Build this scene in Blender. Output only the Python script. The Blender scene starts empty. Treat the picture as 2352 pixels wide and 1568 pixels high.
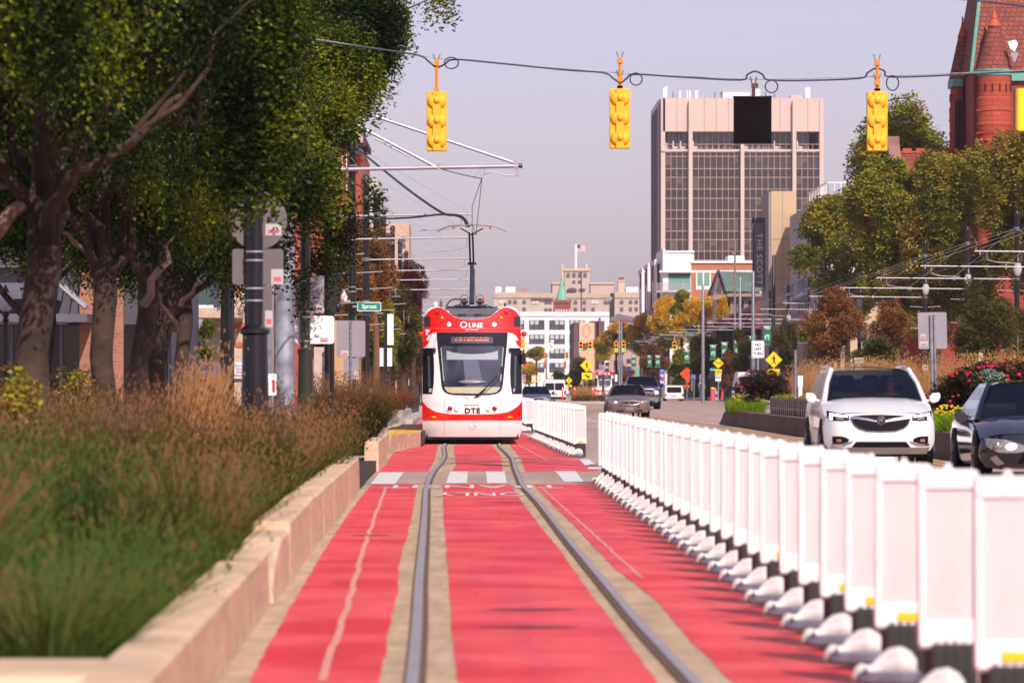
import bpy, bmesh, math, random
from math import sin, cos, pi, radians
from mathutils import Vector, Matrix
random.seed(7)
R = random.random
def U(a, b): return a + (b - a) * random.random()
SC = bpy.context.scene
COL = SC.collection
F = 10000.0                       # focal length in photo pixels (photo taken as 2352 px wide)

# ------------------------------------------------------------------ camera
cam_d = bpy.data.cameras.new('camera')
cam = bpy.data.objects.new('camera', cam_d); COL.objects.link(cam)
cam.location = (0, 0, 1.55); cam.rotation_euler = (radians(90), 0, 0)
cam_d.sensor_width = 36; cam_d.lens = 36 * F / 2352
cam_d.shift_x = 73 / 2352; cam_d.shift_y = 102 / 2352
cam_d.clip_start = 0.5; cam_d.clip_end = 8000
cam_d.dof.use_dof = True; cam_d.dof.focus_distance = 130; cam_d.dof.aperture_fstop = 4.2
SC.camera = cam

# ------------------------------------------------------------------ world, sun, exposure
SUN_AZ, SUN_EL = radians(18), radians(41)      # azimuth to the right of straight behind the camera
w = bpy.data.worlds.new('World'); SC.world = w; w.use_nodes = True
nt = w.node_tree; nt.nodes.clear()
sky = nt.nodes.new('ShaderNodeTexSky'); sky.sky_type = 'NISHITA'; sky.sun_disc = False
sky.sun_elevation = SUN_EL; sky.sun_rotation = pi - SUN_AZ
sky.air_density = 1.0; sky.dust_density = 1.3; sky.ozone_density = 2.5; sky.altitude = 100
hs = nt.nodes.new('ShaderNodeHueSaturation'); hs.inputs['Saturation'].default_value = 0.72
tint = nt.nodes.new('ShaderNodeMix'); tint.data_type = 'RGBA'; tint.blend_type = 'MULTIPLY'
tint.inputs[0].default_value = 1; tint.inputs[7].default_value = (1.09, 0.87, 1.03, 1)
bgn = nt.nodes.new('ShaderNodeBackground'); bgn.inputs[1].default_value = 0.088
wo = nt.nodes.new('ShaderNodeOutputWorld')
nt.links.new(sky.outputs[0], hs.inputs['Color']); nt.links.new(hs.outputs[0], tint.inputs[6])
nt.links.new(tint.outputs[2], bgn.inputs[0]); nt.links.new(bgn.outputs[0], wo.inputs[0])
sl = bpy.data.lights.new('sun', 'SUN'); sl.energy = 4.0; sl.angle = radians(0.5); sl.color = (1.0, 0.91, 0.82)
so = bpy.data.objects.new('sun', sl); COL.objects.link(so); so.location = (20, -60, 60)
dirv = Vector((sin(SUN_AZ) * cos(SUN_EL), -cos(SUN_AZ) * cos(SUN_EL), sin(SUN_EL)))
so.rotation_euler = dirv.to_track_quat('Z', 'Y').to_euler()
SC.view_settings.view_transform = 'Standard'; SC.view_settings.look = 'None'
SC.view_settings.exposure = 0.48; SC.view_settings.gamma = 1
SC.render.engine = 'CYCLES'
SC.cycles.max_bounces = 6; SC.cycles.diffuse_bounces = 3; SC.cycles.glossy_bounces = 3
SC.cycles.transparent_max_bounces = 12; SC.cycles.use_denoising = True
SC.cycles.use_adaptive_sampling = True; SC.cycles.adaptive_threshold = 0.02

# ------------------------------------------------------------------ helpers
def lin(h):
    h = h.lstrip('#'); o = []
    for i in (0, 2, 4):
        c = int(h[i:i + 2], 16) / 255
        o.append(c / 12.92 if c <= .04045 else ((c + .055) / 1.055) ** 2.4)
    return (o[0], o[1], o[2], 1)
MATS = {}
def mat(name, col, rough=.6, metal=0, var=.12, vs=3.0, col2=None, bump=0, bs=20, alpha=1, emit=0, coat=0, spec=.5, sub=0):
    if name in MATS: return MATS[name]
    m = bpy.data.materials.new(name); m.use_nodes = True; MATS[name] = m
    n = m.node_tree; b = n.nodes['Principled BSDF']
    c = lin(col) if isinstance(col, str) else tuple(col) + (1,)
    b.inputs['Roughness'].default_value = rough; b.inputs['Metallic'].default_value = metal
    b.inputs['Specular IOR Level'].default_value = spec
    if coat: b.inputs['Coat Weight'].default_value = coat; b.inputs['Coat Roughness'].default_value = .05
    if alpha < 1: b.inputs['Alpha'].default_value = alpha
    tc = n.nodes.new('ShaderNodeTexCoord')
    nz = n.nodes.new('ShaderNodeTexNoise'); nz.inputs['Scale'].default_value = vs; nz.inputs['Detail'].default_value = 5
    n.links.new(tc.outputs['Object'], nz.inputs['Vector'])
    rp = n.nodes.new('ShaderNodeValToRGB')
    if col2 is not None:
        c2 = lin(col2) if isinstance(col2, str) else tuple(col2) + (1,)
        rp.color_ramp.elements[0].position = .38; rp.color_ramp.elements[1].position = .62
        rp.color_ramp.elements[0].color = c; rp.color_ramp.elements[1].color = c2
    else:
        rp.color_ramp.elements[0].position = .25; rp.color_ramp.elements[1].position = .75
        rp.color_ramp.elements[0].color = tuple(x * (1 - var) for x in c[:3]) + (1,)
        rp.color_ramp.elements[1].color = tuple(min(1, x * (1 + var)) for x in c[:3]) + (1,)
    n.links.new(nz.outputs['Fac'], rp.inputs[0]); n.links.new(rp.outputs[0], b.inputs['Base Color'])
    if emit:
        n.links.new(rp.outputs[0], b.inputs['Emission Color']); b.inputs['Emission Strength'].default_value = emit
    if bump:
        z2 = n.nodes.new('ShaderNodeTexNoise'); z2.inputs['Scale'].default_value = bs; z2.inputs['Detail'].default_value = 4
        n.links.new(tc.outputs['Object'], z2.inputs['Vector'])
        bp = n.nodes.new('ShaderNodeBump'); bp.inputs['Strength'].default_value = bump; bp.inputs['Distance'].default_value = .03
        n.links.new(z2.outputs['Fac'], bp.inputs['Height']); n.links.new(bp.outputs[0], b.inputs['Normal'])
    return m
def brickmat(name, c1, c2, mortar, sx=.21, sy=.07, msize=.012, rough=.85, axis='XZ', bump=.3):
    if name in MATS: return MATS[name]
    m = bpy.data.materials.new(name); m.use_nodes = True; MATS[name] = m
    n = m.node_tree; b = n.nodes['Principled BSDF']; b.inputs['Roughness'].default_value = rough
    tc = n.nodes.new('ShaderNodeTexCoord'); sp = n.nodes.new('ShaderNodeSeparateXYZ'); cb = n.nodes.new('ShaderNodeCombineXYZ')
    ad = n.nodes.new('ShaderNodeMath'); ad.operation = 'ADD'
    n.links.new(tc.outputs['Object'], sp.inputs[0])
    n.links.new(sp.outputs[0], ad.inputs[0]); n.links.new(sp.outputs[1], ad.inputs[1])
    n.links.new(ad.outputs[0], cb.inputs[0]); n.links.new(sp.outputs[2], cb.inputs[1])
    br = n.nodes.new('ShaderNodeTexBrick'); br.inputs['Scale'].default_value = 1
    br.inputs['Brick Width'].default_value = sx; br.inputs['Row Height'].default_value = sy
    br.inputs['Mortar Size'].default_value = msize; br.inputs['Mortar Smooth'].default_value = .2
    br.inputs['Color1'].default_value = lin(c1); br.inputs['Color2'].default_value = lin(c2); br.inputs['Mortar'].default_value = lin(mortar)
    n.links.new(cb.outputs[0], br.inputs['Vector'])
    nz = n.nodes.new('ShaderNodeTexNoise'); nz.inputs['Scale'].default_value = .8; nz.inputs['Detail'].default_value = 5
    n.links.new(tc.outputs['Object'], nz.inputs['Vector'])
    mr = n.nodes.new('ShaderNodeMapRange'); mr.inputs[3].default_value = .7; mr.inputs[4].default_value = 1.3
    n.links.new(nz.outputs['Fac'], mr.inputs[0])
    mx = n.nodes.new('ShaderNodeMix'); mx.data_type = 'RGBA'; mx.blend_type = 'MULTIPLY'; mx.inputs[0].default_value = 1
    n.links.new(br.outputs['Color'], mx.inputs[6]); n.links.new(mr.outputs[0], mx.inputs[7])
    n.links.new(mx.outputs[2], b.inputs['Base Color'])
    bp = n.nodes.new('ShaderNodeBump'); bp.inputs['Strength'].default_value = bump; bp.inputs['Distance'].default_value = .01; bp.invert = True
    n.links.new(br.outputs['Fac'], bp.inputs['Height']); n.links.new(bp.outputs[0], b.inputs['Normal'])
    return m
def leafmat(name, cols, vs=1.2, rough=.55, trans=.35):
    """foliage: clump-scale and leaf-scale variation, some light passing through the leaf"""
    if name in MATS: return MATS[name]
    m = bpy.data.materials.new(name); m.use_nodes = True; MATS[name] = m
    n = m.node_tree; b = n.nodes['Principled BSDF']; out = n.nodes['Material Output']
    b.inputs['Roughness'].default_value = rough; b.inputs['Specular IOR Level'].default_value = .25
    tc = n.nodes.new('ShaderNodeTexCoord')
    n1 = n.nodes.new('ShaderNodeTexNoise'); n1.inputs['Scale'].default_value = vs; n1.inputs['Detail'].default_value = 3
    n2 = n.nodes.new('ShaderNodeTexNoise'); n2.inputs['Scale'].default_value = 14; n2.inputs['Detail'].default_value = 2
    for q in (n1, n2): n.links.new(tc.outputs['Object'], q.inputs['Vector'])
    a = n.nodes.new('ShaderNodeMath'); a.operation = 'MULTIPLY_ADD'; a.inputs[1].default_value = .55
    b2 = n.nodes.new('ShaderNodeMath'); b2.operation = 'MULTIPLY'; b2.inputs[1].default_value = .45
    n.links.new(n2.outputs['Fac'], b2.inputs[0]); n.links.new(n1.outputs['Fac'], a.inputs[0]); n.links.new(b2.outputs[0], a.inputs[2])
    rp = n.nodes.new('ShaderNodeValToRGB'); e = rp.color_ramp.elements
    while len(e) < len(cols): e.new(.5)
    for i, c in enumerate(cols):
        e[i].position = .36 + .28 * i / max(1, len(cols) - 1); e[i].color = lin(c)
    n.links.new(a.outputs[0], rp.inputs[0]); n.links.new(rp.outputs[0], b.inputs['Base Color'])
    t = n.nodes.new('ShaderNodeBsdfTranslucent'); n.links.new(rp.outputs[0], t.inputs[0])
    ms = n.nodes.new('ShaderNodeMixShader'); ms.inputs[0].default_value = trans
    n.links.new(b.outputs[0], ms.inputs[1]); n.links.new(t.outputs[0], ms.inputs[2]); n.links.new(ms.outputs[0], out.inputs[0])
    return m

def weather(m, sc, lo, hi, w=.5):
    """worn, stretched tone variation multiplied into a surface"""
    n = m.node_tree; b = n.nodes['Principled BSDF']; src = b.inputs['Base Color'].links[0].from_socket
    tc = n.nodes.new('ShaderNodeTexCoord'); mp = n.nodes.new('ShaderNodeMapping'); mp.inputs['Scale'].default_value = sc
    nz = n.nodes.new('ShaderNodeTexNoise'); nz.inputs['Scale'].default_value = 1; nz.inputs['Detail'].default_value = 8; nz.inputs['Roughness'].default_value = w + .15
    n.links.new(tc.outputs['Object'], mp.inputs[0]); n.links.new(mp.outputs[0], nz.inputs['Vector'])
    mr = n.nodes.new('ShaderNodeMapRange'); mr.inputs[1].default_value = .33; mr.inputs[2].default_value = .67; mr.inputs[3].default_value = lo; mr.inputs[4].default_value = hi
    n.links.new(nz.outputs['Fac'], mr.inputs[0]); mx = n.nodes.new('ShaderNodeMix'); mx.data_type = 'RGBA'; mx.blend_type = 'MULTIPLY'; mx.inputs[0].default_value = 1
    n.links.new(src, mx.inputs[6]); n.links.new(mr.outputs[0], mx.inputs[7]); n.links.new(mx.outputs[2], b.inputs['Base Color'])
class MB:
    def __init__(s): s.v = []; s.f = []; s.m = []
    def add(s, vs, fs, mi=0):
        o = len(s.v); s.v.extend(vs)
        for f in fs: s.f.append(tuple(i + o for i in f)); s.m.append(mi)
        return s
    def box(s, x0, x1, y0, y1, z0, z1, mi=0):
        return s.add([(x0, y0, z0), (x1, y0, z0), (x1, y1, z0), (x0, y1, z0), (x0, y0, z1), (x1, y0, z1), (x1, y1, z1), (x0, y1, z1)],
              [(0, 3, 2, 1), (4, 5, 6, 7), (0, 1, 5, 4), (1, 2, 6, 5), (2, 3, 7, 6), (3, 0, 4, 7)], mi)
    def cb(s, cx, cy, cz, w, d, h, mi=0): return s.box(cx - w / 2, cx + w / 2, cy - d / 2, cy + d / 2, cz - h / 2, cz + h / 2, mi)
    def poly(s, pts, mi=0): return s.add(pts, [tuple(range(len(pts)))], mi)
    def prism(s, pts, lo, hi, ax='Y', mi=0):
        """2-D outline (a, b) pushed along an axis; ax Y: outline in XZ, ax X: in YZ, ax Z: in XY"""
        mp = {'Y': lambda a, b, t: (a, t, b), 'X': lambda a, b, t: (t, a, b), 'Z': lambda a, b, t: (a, b, t)}[ax]
        n = len(pts); vs = [mp(a, b, lo) for a, b in pts] + [mp(a, b, hi) for a, b in pts]
        ar = sum(pts[i][0] * pts[(i + 1) % n][1] - pts[(i + 1) % n][0] * pts[i][1] for i in range(n))
        pos = (ar > 0) != (ax == 'Y')
        c0 = tuple(range(n)); c1 = tuple(range(n, 2 * n))
        fs = [c0[::-1] if pos else c0, c1 if pos else c1[::-1]]
        for i in range(n):
            j = (i + 1) % n
            fs.append((i, j, n + j, n + i) if pos else (i, n + i, n + j, j))
        return s.add(vs, fs, mi)
    def tube(s, pts, r, n=8, mi=0, caps=True):
        pts = [Vector(p) for p in pts]; rs = r if isinstance(r, (list, tuple)) else [r] * len(pts)
        o = len(s.v); up = None
        for i, p in enumerate(pts):
            t = (pts[min(i + 1, len(pts) - 1)] - pts[max(i - 1, 0)]).normalized()
            if up is None:
                up = Vector((0, 0, 1)) if abs(t.z) < .9 else Vector((1, 0, 0))
            x = t.cross(up)
            if x.length < 1e-4: x = t.cross(Vector((.3, 1, .2)))
            x.normalize(); y = x.cross(t).normalized(); up = y
            for k in range(n):
                a = 2 * pi * k / n; s.v.append(tuple(p + (x * cos(a) + y * sin(a)) * rs[i]))
        for i in range(len(pts) - 1):
            for k in range(n):
                a = o + i * n + k; b = o + i * n + (k + 1) % n
                s.f.append((a, a + n, b + n, b)); s.m.append(mi)
        if caps:
            s.f.append(tuple(o + k for k in range(n))); s.m.append(mi)
            e = o + (len(pts) - 1) * n; s.f.append(tuple(e + k for k in reversed(range(n)))); s.m.append(mi)
        return s
    def lathe(s, prof, n=16, c=(0, 0, 0), mi=0, flute=0):
        o = len(s.v)
        for r, z in prof:
            for k in range(n):
                a = 2 * pi * k / n; rr = r * (1 - flute * (k % 2)); s.v.append((c[0] + rr * cos(a), c[1] + rr * sin(a), c[2] + z))
        for i in range(len(prof) - 1):
            for k in range(n):
                a = o + i * n + k; b = o + i * n + (k + 1) % n
                s.f.append((a, b, b + n, a + n)); s.m.append(mi)
        s.f.append(tuple(o + k for k in reversed(range(n)))); s.m.append(mi)
        e = o + (len(prof) - 1) * n; s.f.append(tuple(e + k for k in range(n))); s.m.append(mi)
        return s
    def sphere(s, c, r, sc=(1, 1, 1), n=12, mi=0):
        o = len(s.v); m = n // 2
        for i in range(m + 1):
            t = pi * i / m
            for k in range(n):
                a = 2 * pi * k / n
                s.v.append((c[0] + r * sc[0] * sin(t) * cos(a), c[1] + r * sc[1] * sin(t) * sin(a), c[2] + r * sc[2] * cos(t)))
        for i in range(m):
            for k in range(n):
                a = o + i * n + k; b = o + i * n + (k + 1) % n
                s.f.append((a, a + n, b + n, b)); s.m.append(mi)
        return s
    def disc(s, cx, cz, r, y0, y1, n=20, mi=0, sx=1):
        return s.prism([(cx + sx * r * cos(2 * pi * k / n), cz + r * sin(2 * pi * k / n)) for k in range(n)], y0, y1, 'Y', mi)
    def build(s, name, mats, parent=None, smooth=True, loc=None, bevel=0, sub=0, ang=35):
        me = bpy.data.meshes.new(name); me.from_pydata(s.v, [], s.f)
        if not isinstance(mats, (list, tuple)): mats = [mats]
        for m in mats: me.materials.append(m)
        if len(mats) > 1: me.polygons.foreach_set('material_index', s.m)
        if smooth:
            me.polygons.foreach_set('use_smooth', [True] * len(me.polygons)); me.update()
            if not sub and len(me.polygons) < 60000: me.set_sharp_from_angle(angle=radians(ang))
        me.update()
        o = bpy.data.objects.new(name, me); COL.objects.link(o)
        if parent is not None: o.parent = parent
        if loc: o.location = loc
        if bevel:
            b = o.modifiers.new('bevel', 'BEVEL'); b.width = bevel; b.segments = 2; b.limit_method = 'ANGLE'; b.angle_limit = radians(40)
        if sub:
            b = o.modifiers.new('sub', 'SUBSURF'); b.levels = sub; b.render_levels = sub
        return o
def rrect(x0, x1, z0, z1, r, n=4):
    p = []
    for cx, cz, a0 in ((x1 - r, z1 - r, 0), (x0 + r, z1 - r, 90), (x0 + r, z0 + r, 180), (x1 - r, z0 + r, 270)):
        for k in range(n + 1):
            a = radians(a0 + 90 * k / n); p.append((cx + r * cos(a), cz + r * sin(a)))
    return p
def thing(name, label, cat, loc=(0, 0, 0), rz=0, group=None):
    o = bpy.data.objects.new(name, None); COL.objects.link(o); o.location = loc; o.rotation_euler = (0, 0, rz)
    o.empty_display_size = .2; o['label'] = label; o['category'] = cat
    if group: o['group'] = group
    return o
def tag(o, label, cat, group=None):
    o['label'] = label; o['category'] = cat
    if group: o['group'] = group
    return o
def struct(o, kind='structure', label=None, cat=None):
    o['kind'] = kind
    if label: o['label'] = label
    if cat: o['category'] = cat
    return o
def copy_tree(o, parent=None):
    c = o.copy(); COL.objects.link(c)
    if parent is not None: c.parent = parent
    for ch in o.children: copy_tree(ch, c)
    return c
def dup(o, loc, label, rz=None, scale=None):
    c = copy_tree(o); c.location = loc; c['label'] = label
    if rz is not None: c.rotation_euler = (0, 0, rz)
    if scale: c.scale = (scale,) * 3
    return c
ORD = ['nearest', 'second', 'third', 'fourth', 'fifth', 'sixth', 'seventh', 'eighth', 'ninth', 'tenth', 'eleventh', 'twelfth', 'thirteenth',
       'fourteenth', 'fifteenth', 'sixteenth', 'seventeenth', 'eighteenth', 'nineteenth', 'twentieth', 'twenty-first', 'twenty-second',
       'twenty-third', 'twenty-fourth', 'twenty-fifth', 'twenty-sixth', 'twenty-seventh', 'twenty-eighth', 'twenty-ninth', 'thirtieth', 'thirty-first', 'thirty-second']
def RZ(X):                        # the carriageway is crowned: a little higher right of the tram lane
    return 0 if X < 2.8 else (.22 * (X - 2.8) / 3.2 if X < 6 else .22)
def PX(px, py, d): return ((px - 1103) * d / F, d, 1.55 - (py - 886) * d / F)
def XX(px, d): return (px - 1103) * d / F
def ZZ(py, d): return 1.55 - (py - 886) * d / F
def GP(px, py, z=0): d = (1.55 - z) * F / (py - 886); return ((px - 1103) * d / F, d)
def text(body, h, loc, m, parent=None, rz=0, name='lettering', bold=0, sx=1, rot=None, ext=.004, align='CENTER', spacing=1):
    c = bpy.data.curves.new(name, 'FONT'); c.body = body; c.size = h / .73; c.align_x = align; c.align_y = 'CENTER'
    c.extrude = ext; c.offset = bold * h; c.resolution_u = 3; c.space_character = spacing
    c.materials.append(m)
    o = bpy.data.objects.new(name, c); COL.objects.link(o); o.location = loc
    o.rotation_euler = rot if rot else (pi / 2, 0, rz); o.scale = (sx, 1, 1)
    if parent is not None: o.parent = parent
    return o
def decal(mb, poly, fn, step=.15, mi=0, rev=False):
    """tessellate a 2-D outline on a grid and lay it on the surface fn(x, z) -> (X, Y, Z)"""
    bm = bmesh.new(); vs = [bm.verts.new((a, b, 0)) for a, b in poly]; bm.faces.new(vs)
    x0 = min(p[0] for p in poly); x1 = max(p[0] for p in poly); z0 = min(p[1] for p in poly); z1 = max(p[1] for p in poly)
    for ax, lo, hi in ((0, x0, x1), (1, z0, z1)):
        k = math.floor(lo / step) + 1
        while k * step < hi:
            co = [0, 0, 0]; no = [0, 0, 0]; co[ax] = k * step + .00013; no[ax] = 1
            bmesh.ops.bisect_plane(bm, geom=bm.verts[:] + bm.edges[:] + bm.faces[:], plane_co=co, plane_no=no)
            k += 1
    bmesh.ops.triangulate(bm, faces=[f for f in bm.faces if len(f.verts) > 4])
    bm.normal_update(); bm.verts.index_update()
    o = len(mb.v)
    for v in bm.verts: mb.v.append(tuple(fn(v.co.x, v.co.y)))
    for f in bm.faces:
        ids = [v.index + o for v in f.verts]
        if (f.normal.z < 0) != rev: ids.reverse()
        mb.f.append(tuple(ids)); mb.m.append(mi)
    bm.free()

# ------------------------------------------------------------------ common materials
M_black = mat('black_paint', '#131315', .35, var=.2)
M_galv = mat('galvanised_steel', '#8c8b92', .42, metal=.6, vs=9, var=.35)
M_alu = mat('aluminium_tube', '#98949b', .45, metal=.3, vs=2)
M_signback = mat('sign_back_metal', '#97909a', .45, metal=.35, vs=2)
M_white = mat('white_paint', '#dedbdb', .45, var=.05)
M_rubber = mat('black_rubber', '#2b2628', .7, var=.3, vs=12)
M_conc = mat('planter_concrete', '#ccae90', .85, vs=1.6, var=.16, bump=.5, bs=14)
M_green_sign = mat('green_sign_face', '#00806a', .4, var=.03)
M_yellow_sign = mat('yellow_sign_face', '#e8c400', .4, var=.04)
M_orange_sign = mat('orange_sign_face', '#e8380c', .5, var=.05)
M_signal = mat('signal_yellow', '#f2a91c', .6, var=.06)
M_lens_g = mat('lit_green_lens', '#10c890', .3, emit=1.2, var=.02)
M_lens_off = mat('unlit_lens', '#3a1208', .3)
M_blue = mat('blue_sign_face', '#1f55b8', .4, var=.04)
M_ink = mat('black_ink', '#141414', .6)
M_redink = mat('red_ink', '#b02438', .6)
M_stick = mat('white_sticker', '#b4acae', .5, var=.05)
M_glass_lamp = mat('lamp_globe', '#c8c8cc', .15, alpha=.55)
# ================================================================== THE SETTING
M_road = mat('road_concrete', '#a18a80', .88, vs=.35, var=.12, bump=.25, bs=25)
M_strip = mat('track_concrete', '#b0967a', .88, vs=2.2, var=.2, bump=.3, bs=18)
M_red = mat('red_lane_paint', '#cc2c32', .6, vs=.7, col2='#de5254', bump=.15, bs=30)
M_rail = mat('rail_steel', '#a39a9c', .5, metal=.35, vs=5, var=.2)
M_rust = mat('rail_groove', '#5d4636', .9, vs=9, var=.4)
M_walk = mat('pavement_concrete', '#a79b93', .85, vs=.8, var=.12, bump=.3, bs=12)
M_mark = mat('white_road_paint', '#d2cdca', .6, vs=6, var=.12)
M_ymark = mat('yellow_road_paint', '#c8932c', .6, vs=4, var=.15)
M_soil = mat('planter_soil', '#3a2a20', .95, vs=6, var=.5, bump=1, bs=8)
M_crack = mat('joint_filler', '#c98a80', .8, vs=10, var=.2)
M_skid_shade = mat('tyre_mark', '#4a3f55', .7, vs=5, var=.4)  # tyre streaks, and one cast shadow painted in the same colour
M_tact = mat('tactile_yellow', '#d9a93c', .65, vs=12, var=.1, bump=.6, bs=60)

weather(M_red, (2.5, .12, 1), .86, 1.08); weather(M_red, (14, 14, 1), .88, 1.08); weather(M_road, (1.2, .08, 1), .82, 1.12); weather(M_strip, (6, .6, 1), .78, 1.15); weather(M_conc, (2, 2, 9), .82, 1.12)
g = MB(); ys = [-60, 20, 60, 100, 200, 400, 800, 3000]; xs = [-2500, -60, 2.8, 6, 60, 2500]
for i in range(len(ys) - 1):
    for j in range(len(xs) - 1):
        g.poly([(xs[j], ys[i], RZ(xs[j])), (xs[j + 1], ys[i], RZ(xs[j + 1])), (xs[j + 1], ys[i + 1], RZ(xs[j + 1])), (xs[j], ys[i + 1], RZ(xs[j]))])
struct(g.build('ground', M_road, smooth=False))

def flat(name, polys, m, z, jag=0, zf=None, kind='structure'):
    b = MB()
    for p in polys:
        p = [(a, c, z + (zf(a) if zf else 0)) for a, c in p]
        ar = sum(p[i][0] * p[(i + 1) % len(p)][1] - p[(i + 1) % len(p)][0] * p[i][1] for i in range(len(p)))
        if ar < 0: p = p[::-1]
        b.poly(p)
    return struct(b.build(name, m, smooth=False), kind)
def edge(pts, jag=.03, step=.5):
    """photo pixels on the ground -> world outline, densified with a ragged painted edge"""
    w_ = [GP(*p) for p in pts]; o = []
    for a, b in zip(w_[:-1], w_[1:]):
        n = max(1, int(abs(b[1] - a[1]) / step))
        for k in range(n):
            t = k / n; o.append((a[0] + (b[0] - a[0]) * t + U(-jag, jag), a[1] + (b[1] - a[1]) * t))
    return o + [w_[-1]]
def strip2(l, r): return l + r[::-1]
def quads(l, r):
    """strip between two ragged lines sampled at the same count"""
    n = min(len(l), len(r)); o = []
    for i in range(n - 1): o.append([l[i], r[i], r[i + 1], l[i + 1]])
    return o
def samp(line, ds):
    o = []
    for d in ds:
        if d <= line[0][1]: o.append((line[0][0] + (d - line[0][1]) * (line[1][0] - line[0][0]) / (line[1][1] - line[0][1]), d)); continue
        for a, b in zip(line[:-1], line[1:]):
            if a[1] <= d <= b[1]: t = (d - a[1]) / (b[1] - a[1]); o.append((a[0] + (b[0] - a[0]) * t, d)); break
        else:
            o.append((line[-1][0], d))
    return o
def band(lpx, rpx, d0, d1, jag=.009, step=.45):
    L = [GP(*p) for p in lpx]; Rr = [GP(*p) for p in rpx]
    n = int((d1 - d0) / step); ds = [d0 + (d1 - d0) * k / n for k in range(n + 1)]
    l = [(x + U(-jag, jag), y) for x, y in samp(L, ds)]; r = [(x + U(-jag, jag), y) for x, y in samp(Rr, ds)]
    return quads(l, r)
LL = [(572, 1568), (607, 1502), (693, 1352), (757, 1244), (817, 1158), (852, 1115)]
LR = [(873, 1568), (895, 1446), (914, 1360), (916, 1296), (938, 1223), (951, 1158), (959, 1113)]
CL = [(1051, 1568), (1037, 1446), (1026, 1274), (1019, 1188), (1017, 1113)]
CR = [(1511, 1568), (1436, 1468), (1367, 1377), (1281, 1257), (1239, 1206), (1196, 1150), (1172, 1112)]
RL = [(1682, 1568), (1562, 1446), (1514, 1386), (1410, 1304), (1325, 1214), (1240, 1130), (1227, 1112)]
RR = [(1103 + 1e4 * x / d, 886 + 15500 / d) for x, d in ((2.3, 15), (2.13, 22), (2.06, 31), (2.0, 68.7))]
red = band(LL, LR, 15, 68.6) + band(CL, CR, 15, 68.6) + band(RL, RR, 15.5, 68.6)
FLL = [(868, 1084), (887, 1066), (904, 1039), (940, 1030), (955, 1020)]; FLR = [(983, 1084), (997, 1059), (1003, 1036), (1006, 1025)]
FCL = [(1037, 1084), (1048, 1069), (1044, 1039), (1042, 1025)]; FCR = [(1154, 1084), (1152, 1049), (1132, 1025)]
FRL = [(1207, 1084), (1197, 1054), (1174, 1026)]; FRR = [(1374, 1081), (1329, 1054), (1232, 1009), (1199, 996)]
red += band(FLL, FLR, 78.5, 111) + band(FCL, FCR, 78.5, 111) + band(FRL, FRR, 78.5, 140)
red += [[(-1.5, 111), (-1.1, 111), (-1.1, 138), (-1.5, 138)], [(-.68, 111), (.32, 111), (.32, 260), (-.68, 260)],
        [(-2.5, 140), (-1.1, 140), (-1.1, 250), (-2.5, 250)], [(.85, 140), (1.35, 140), (1.35, 260), (.85, 260)]]
flat('red_transit_lane', red, M_red, .008)
flat('track_slab', [[(-1.75, 12), (2.7, 12), (2.7, 66), (1.6, 100), (1.6, 300), (-2.6, 300), (-2.6, 110), (-1.9, 90), (-1.75, 60)]], M_strip, .004)
flat('crosswalk_slab', [[(-2.6, 68.6), (2.75, 68.6), (2.75, 78.5), (-2.6, 78.5)]], M_road, .008)

# rails: head raised a little above the slab, dark groove beside it
RAL = [GP(*p) for p in [(946, 1568), (957, 1446), (961, 1343), (970, 1244), (975, 1180), (977, 1131), (982, 1109), (994, 1084), (1012, 1064), (1021, 1049), (1018, 1026)]]
RAR = [GP(*p) for p in [(1590, 1568), (1475, 1446), (1389, 1343), (1303, 1240), (1239, 1158), (1199, 1116), (1184, 1079), (1177, 1054), (1162, 1039), (1148, 1026)]]
def rail(line, side):
    ds = [14 + .6 * k for k in range(int((110 - 14) / .6))] + [110, 130, 200, 320, 400]
    pts = samp(line, ds); out = []
    for i in range(len(pts)):
        q = pts[max(0, i - 3):i + 4]; out.append((sum(p[0] for p in q) / len(q), pts[i][1]))
    return out
def ribbon(b, line, o0, o1, z, mi=0):
    for a, c in zip(line[:-1], line[1:]):
        b.poly([(a[0] + o0, a[1], z), (a[0] + o1, a[1], z), (c[0] + o1, c[1], z), (c[0] + o0, c[1], z)], mi)
def head(b, line, o0, o1, z0, z1):
    prof = [(o0, z0), (o0 + .008, z1), (o1 - .008, z1), (o1, z0)]
    for a, c in zip(line[:-1], line[1:]):
        for (u, zu), (v_, zv) in zip(prof[:-1], prof[1:]):
            b.poly([(a[0] + u, a[1], zu), (a[0] + v_, a[1], zv), (c[0] + v_, c[1], zv), (c[0] + u, c[1], zu)])
RLs = rail(RAL, 1); RRs = rail(RAR, -1)
gr_ = MB(); ribbon(gr_, RLs, .03, .075, .0135); ribbon(gr_, RRs, -.075, -.03, .0135)
ribbon(gr_, RLs, -.045, -.03, .0135); ribbon(gr_, RRs, .03, .045, .0135)
struct(gr_.build('rail_grooves', M_rust, smooth=False))
rb = MB(); head(rb, RLs, -.037, .037, .009, .03); head(rb, RRs, -.037, .037, .009, .03)
struct(rb.build('tram_rails', M_rail, smooth=False))
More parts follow.
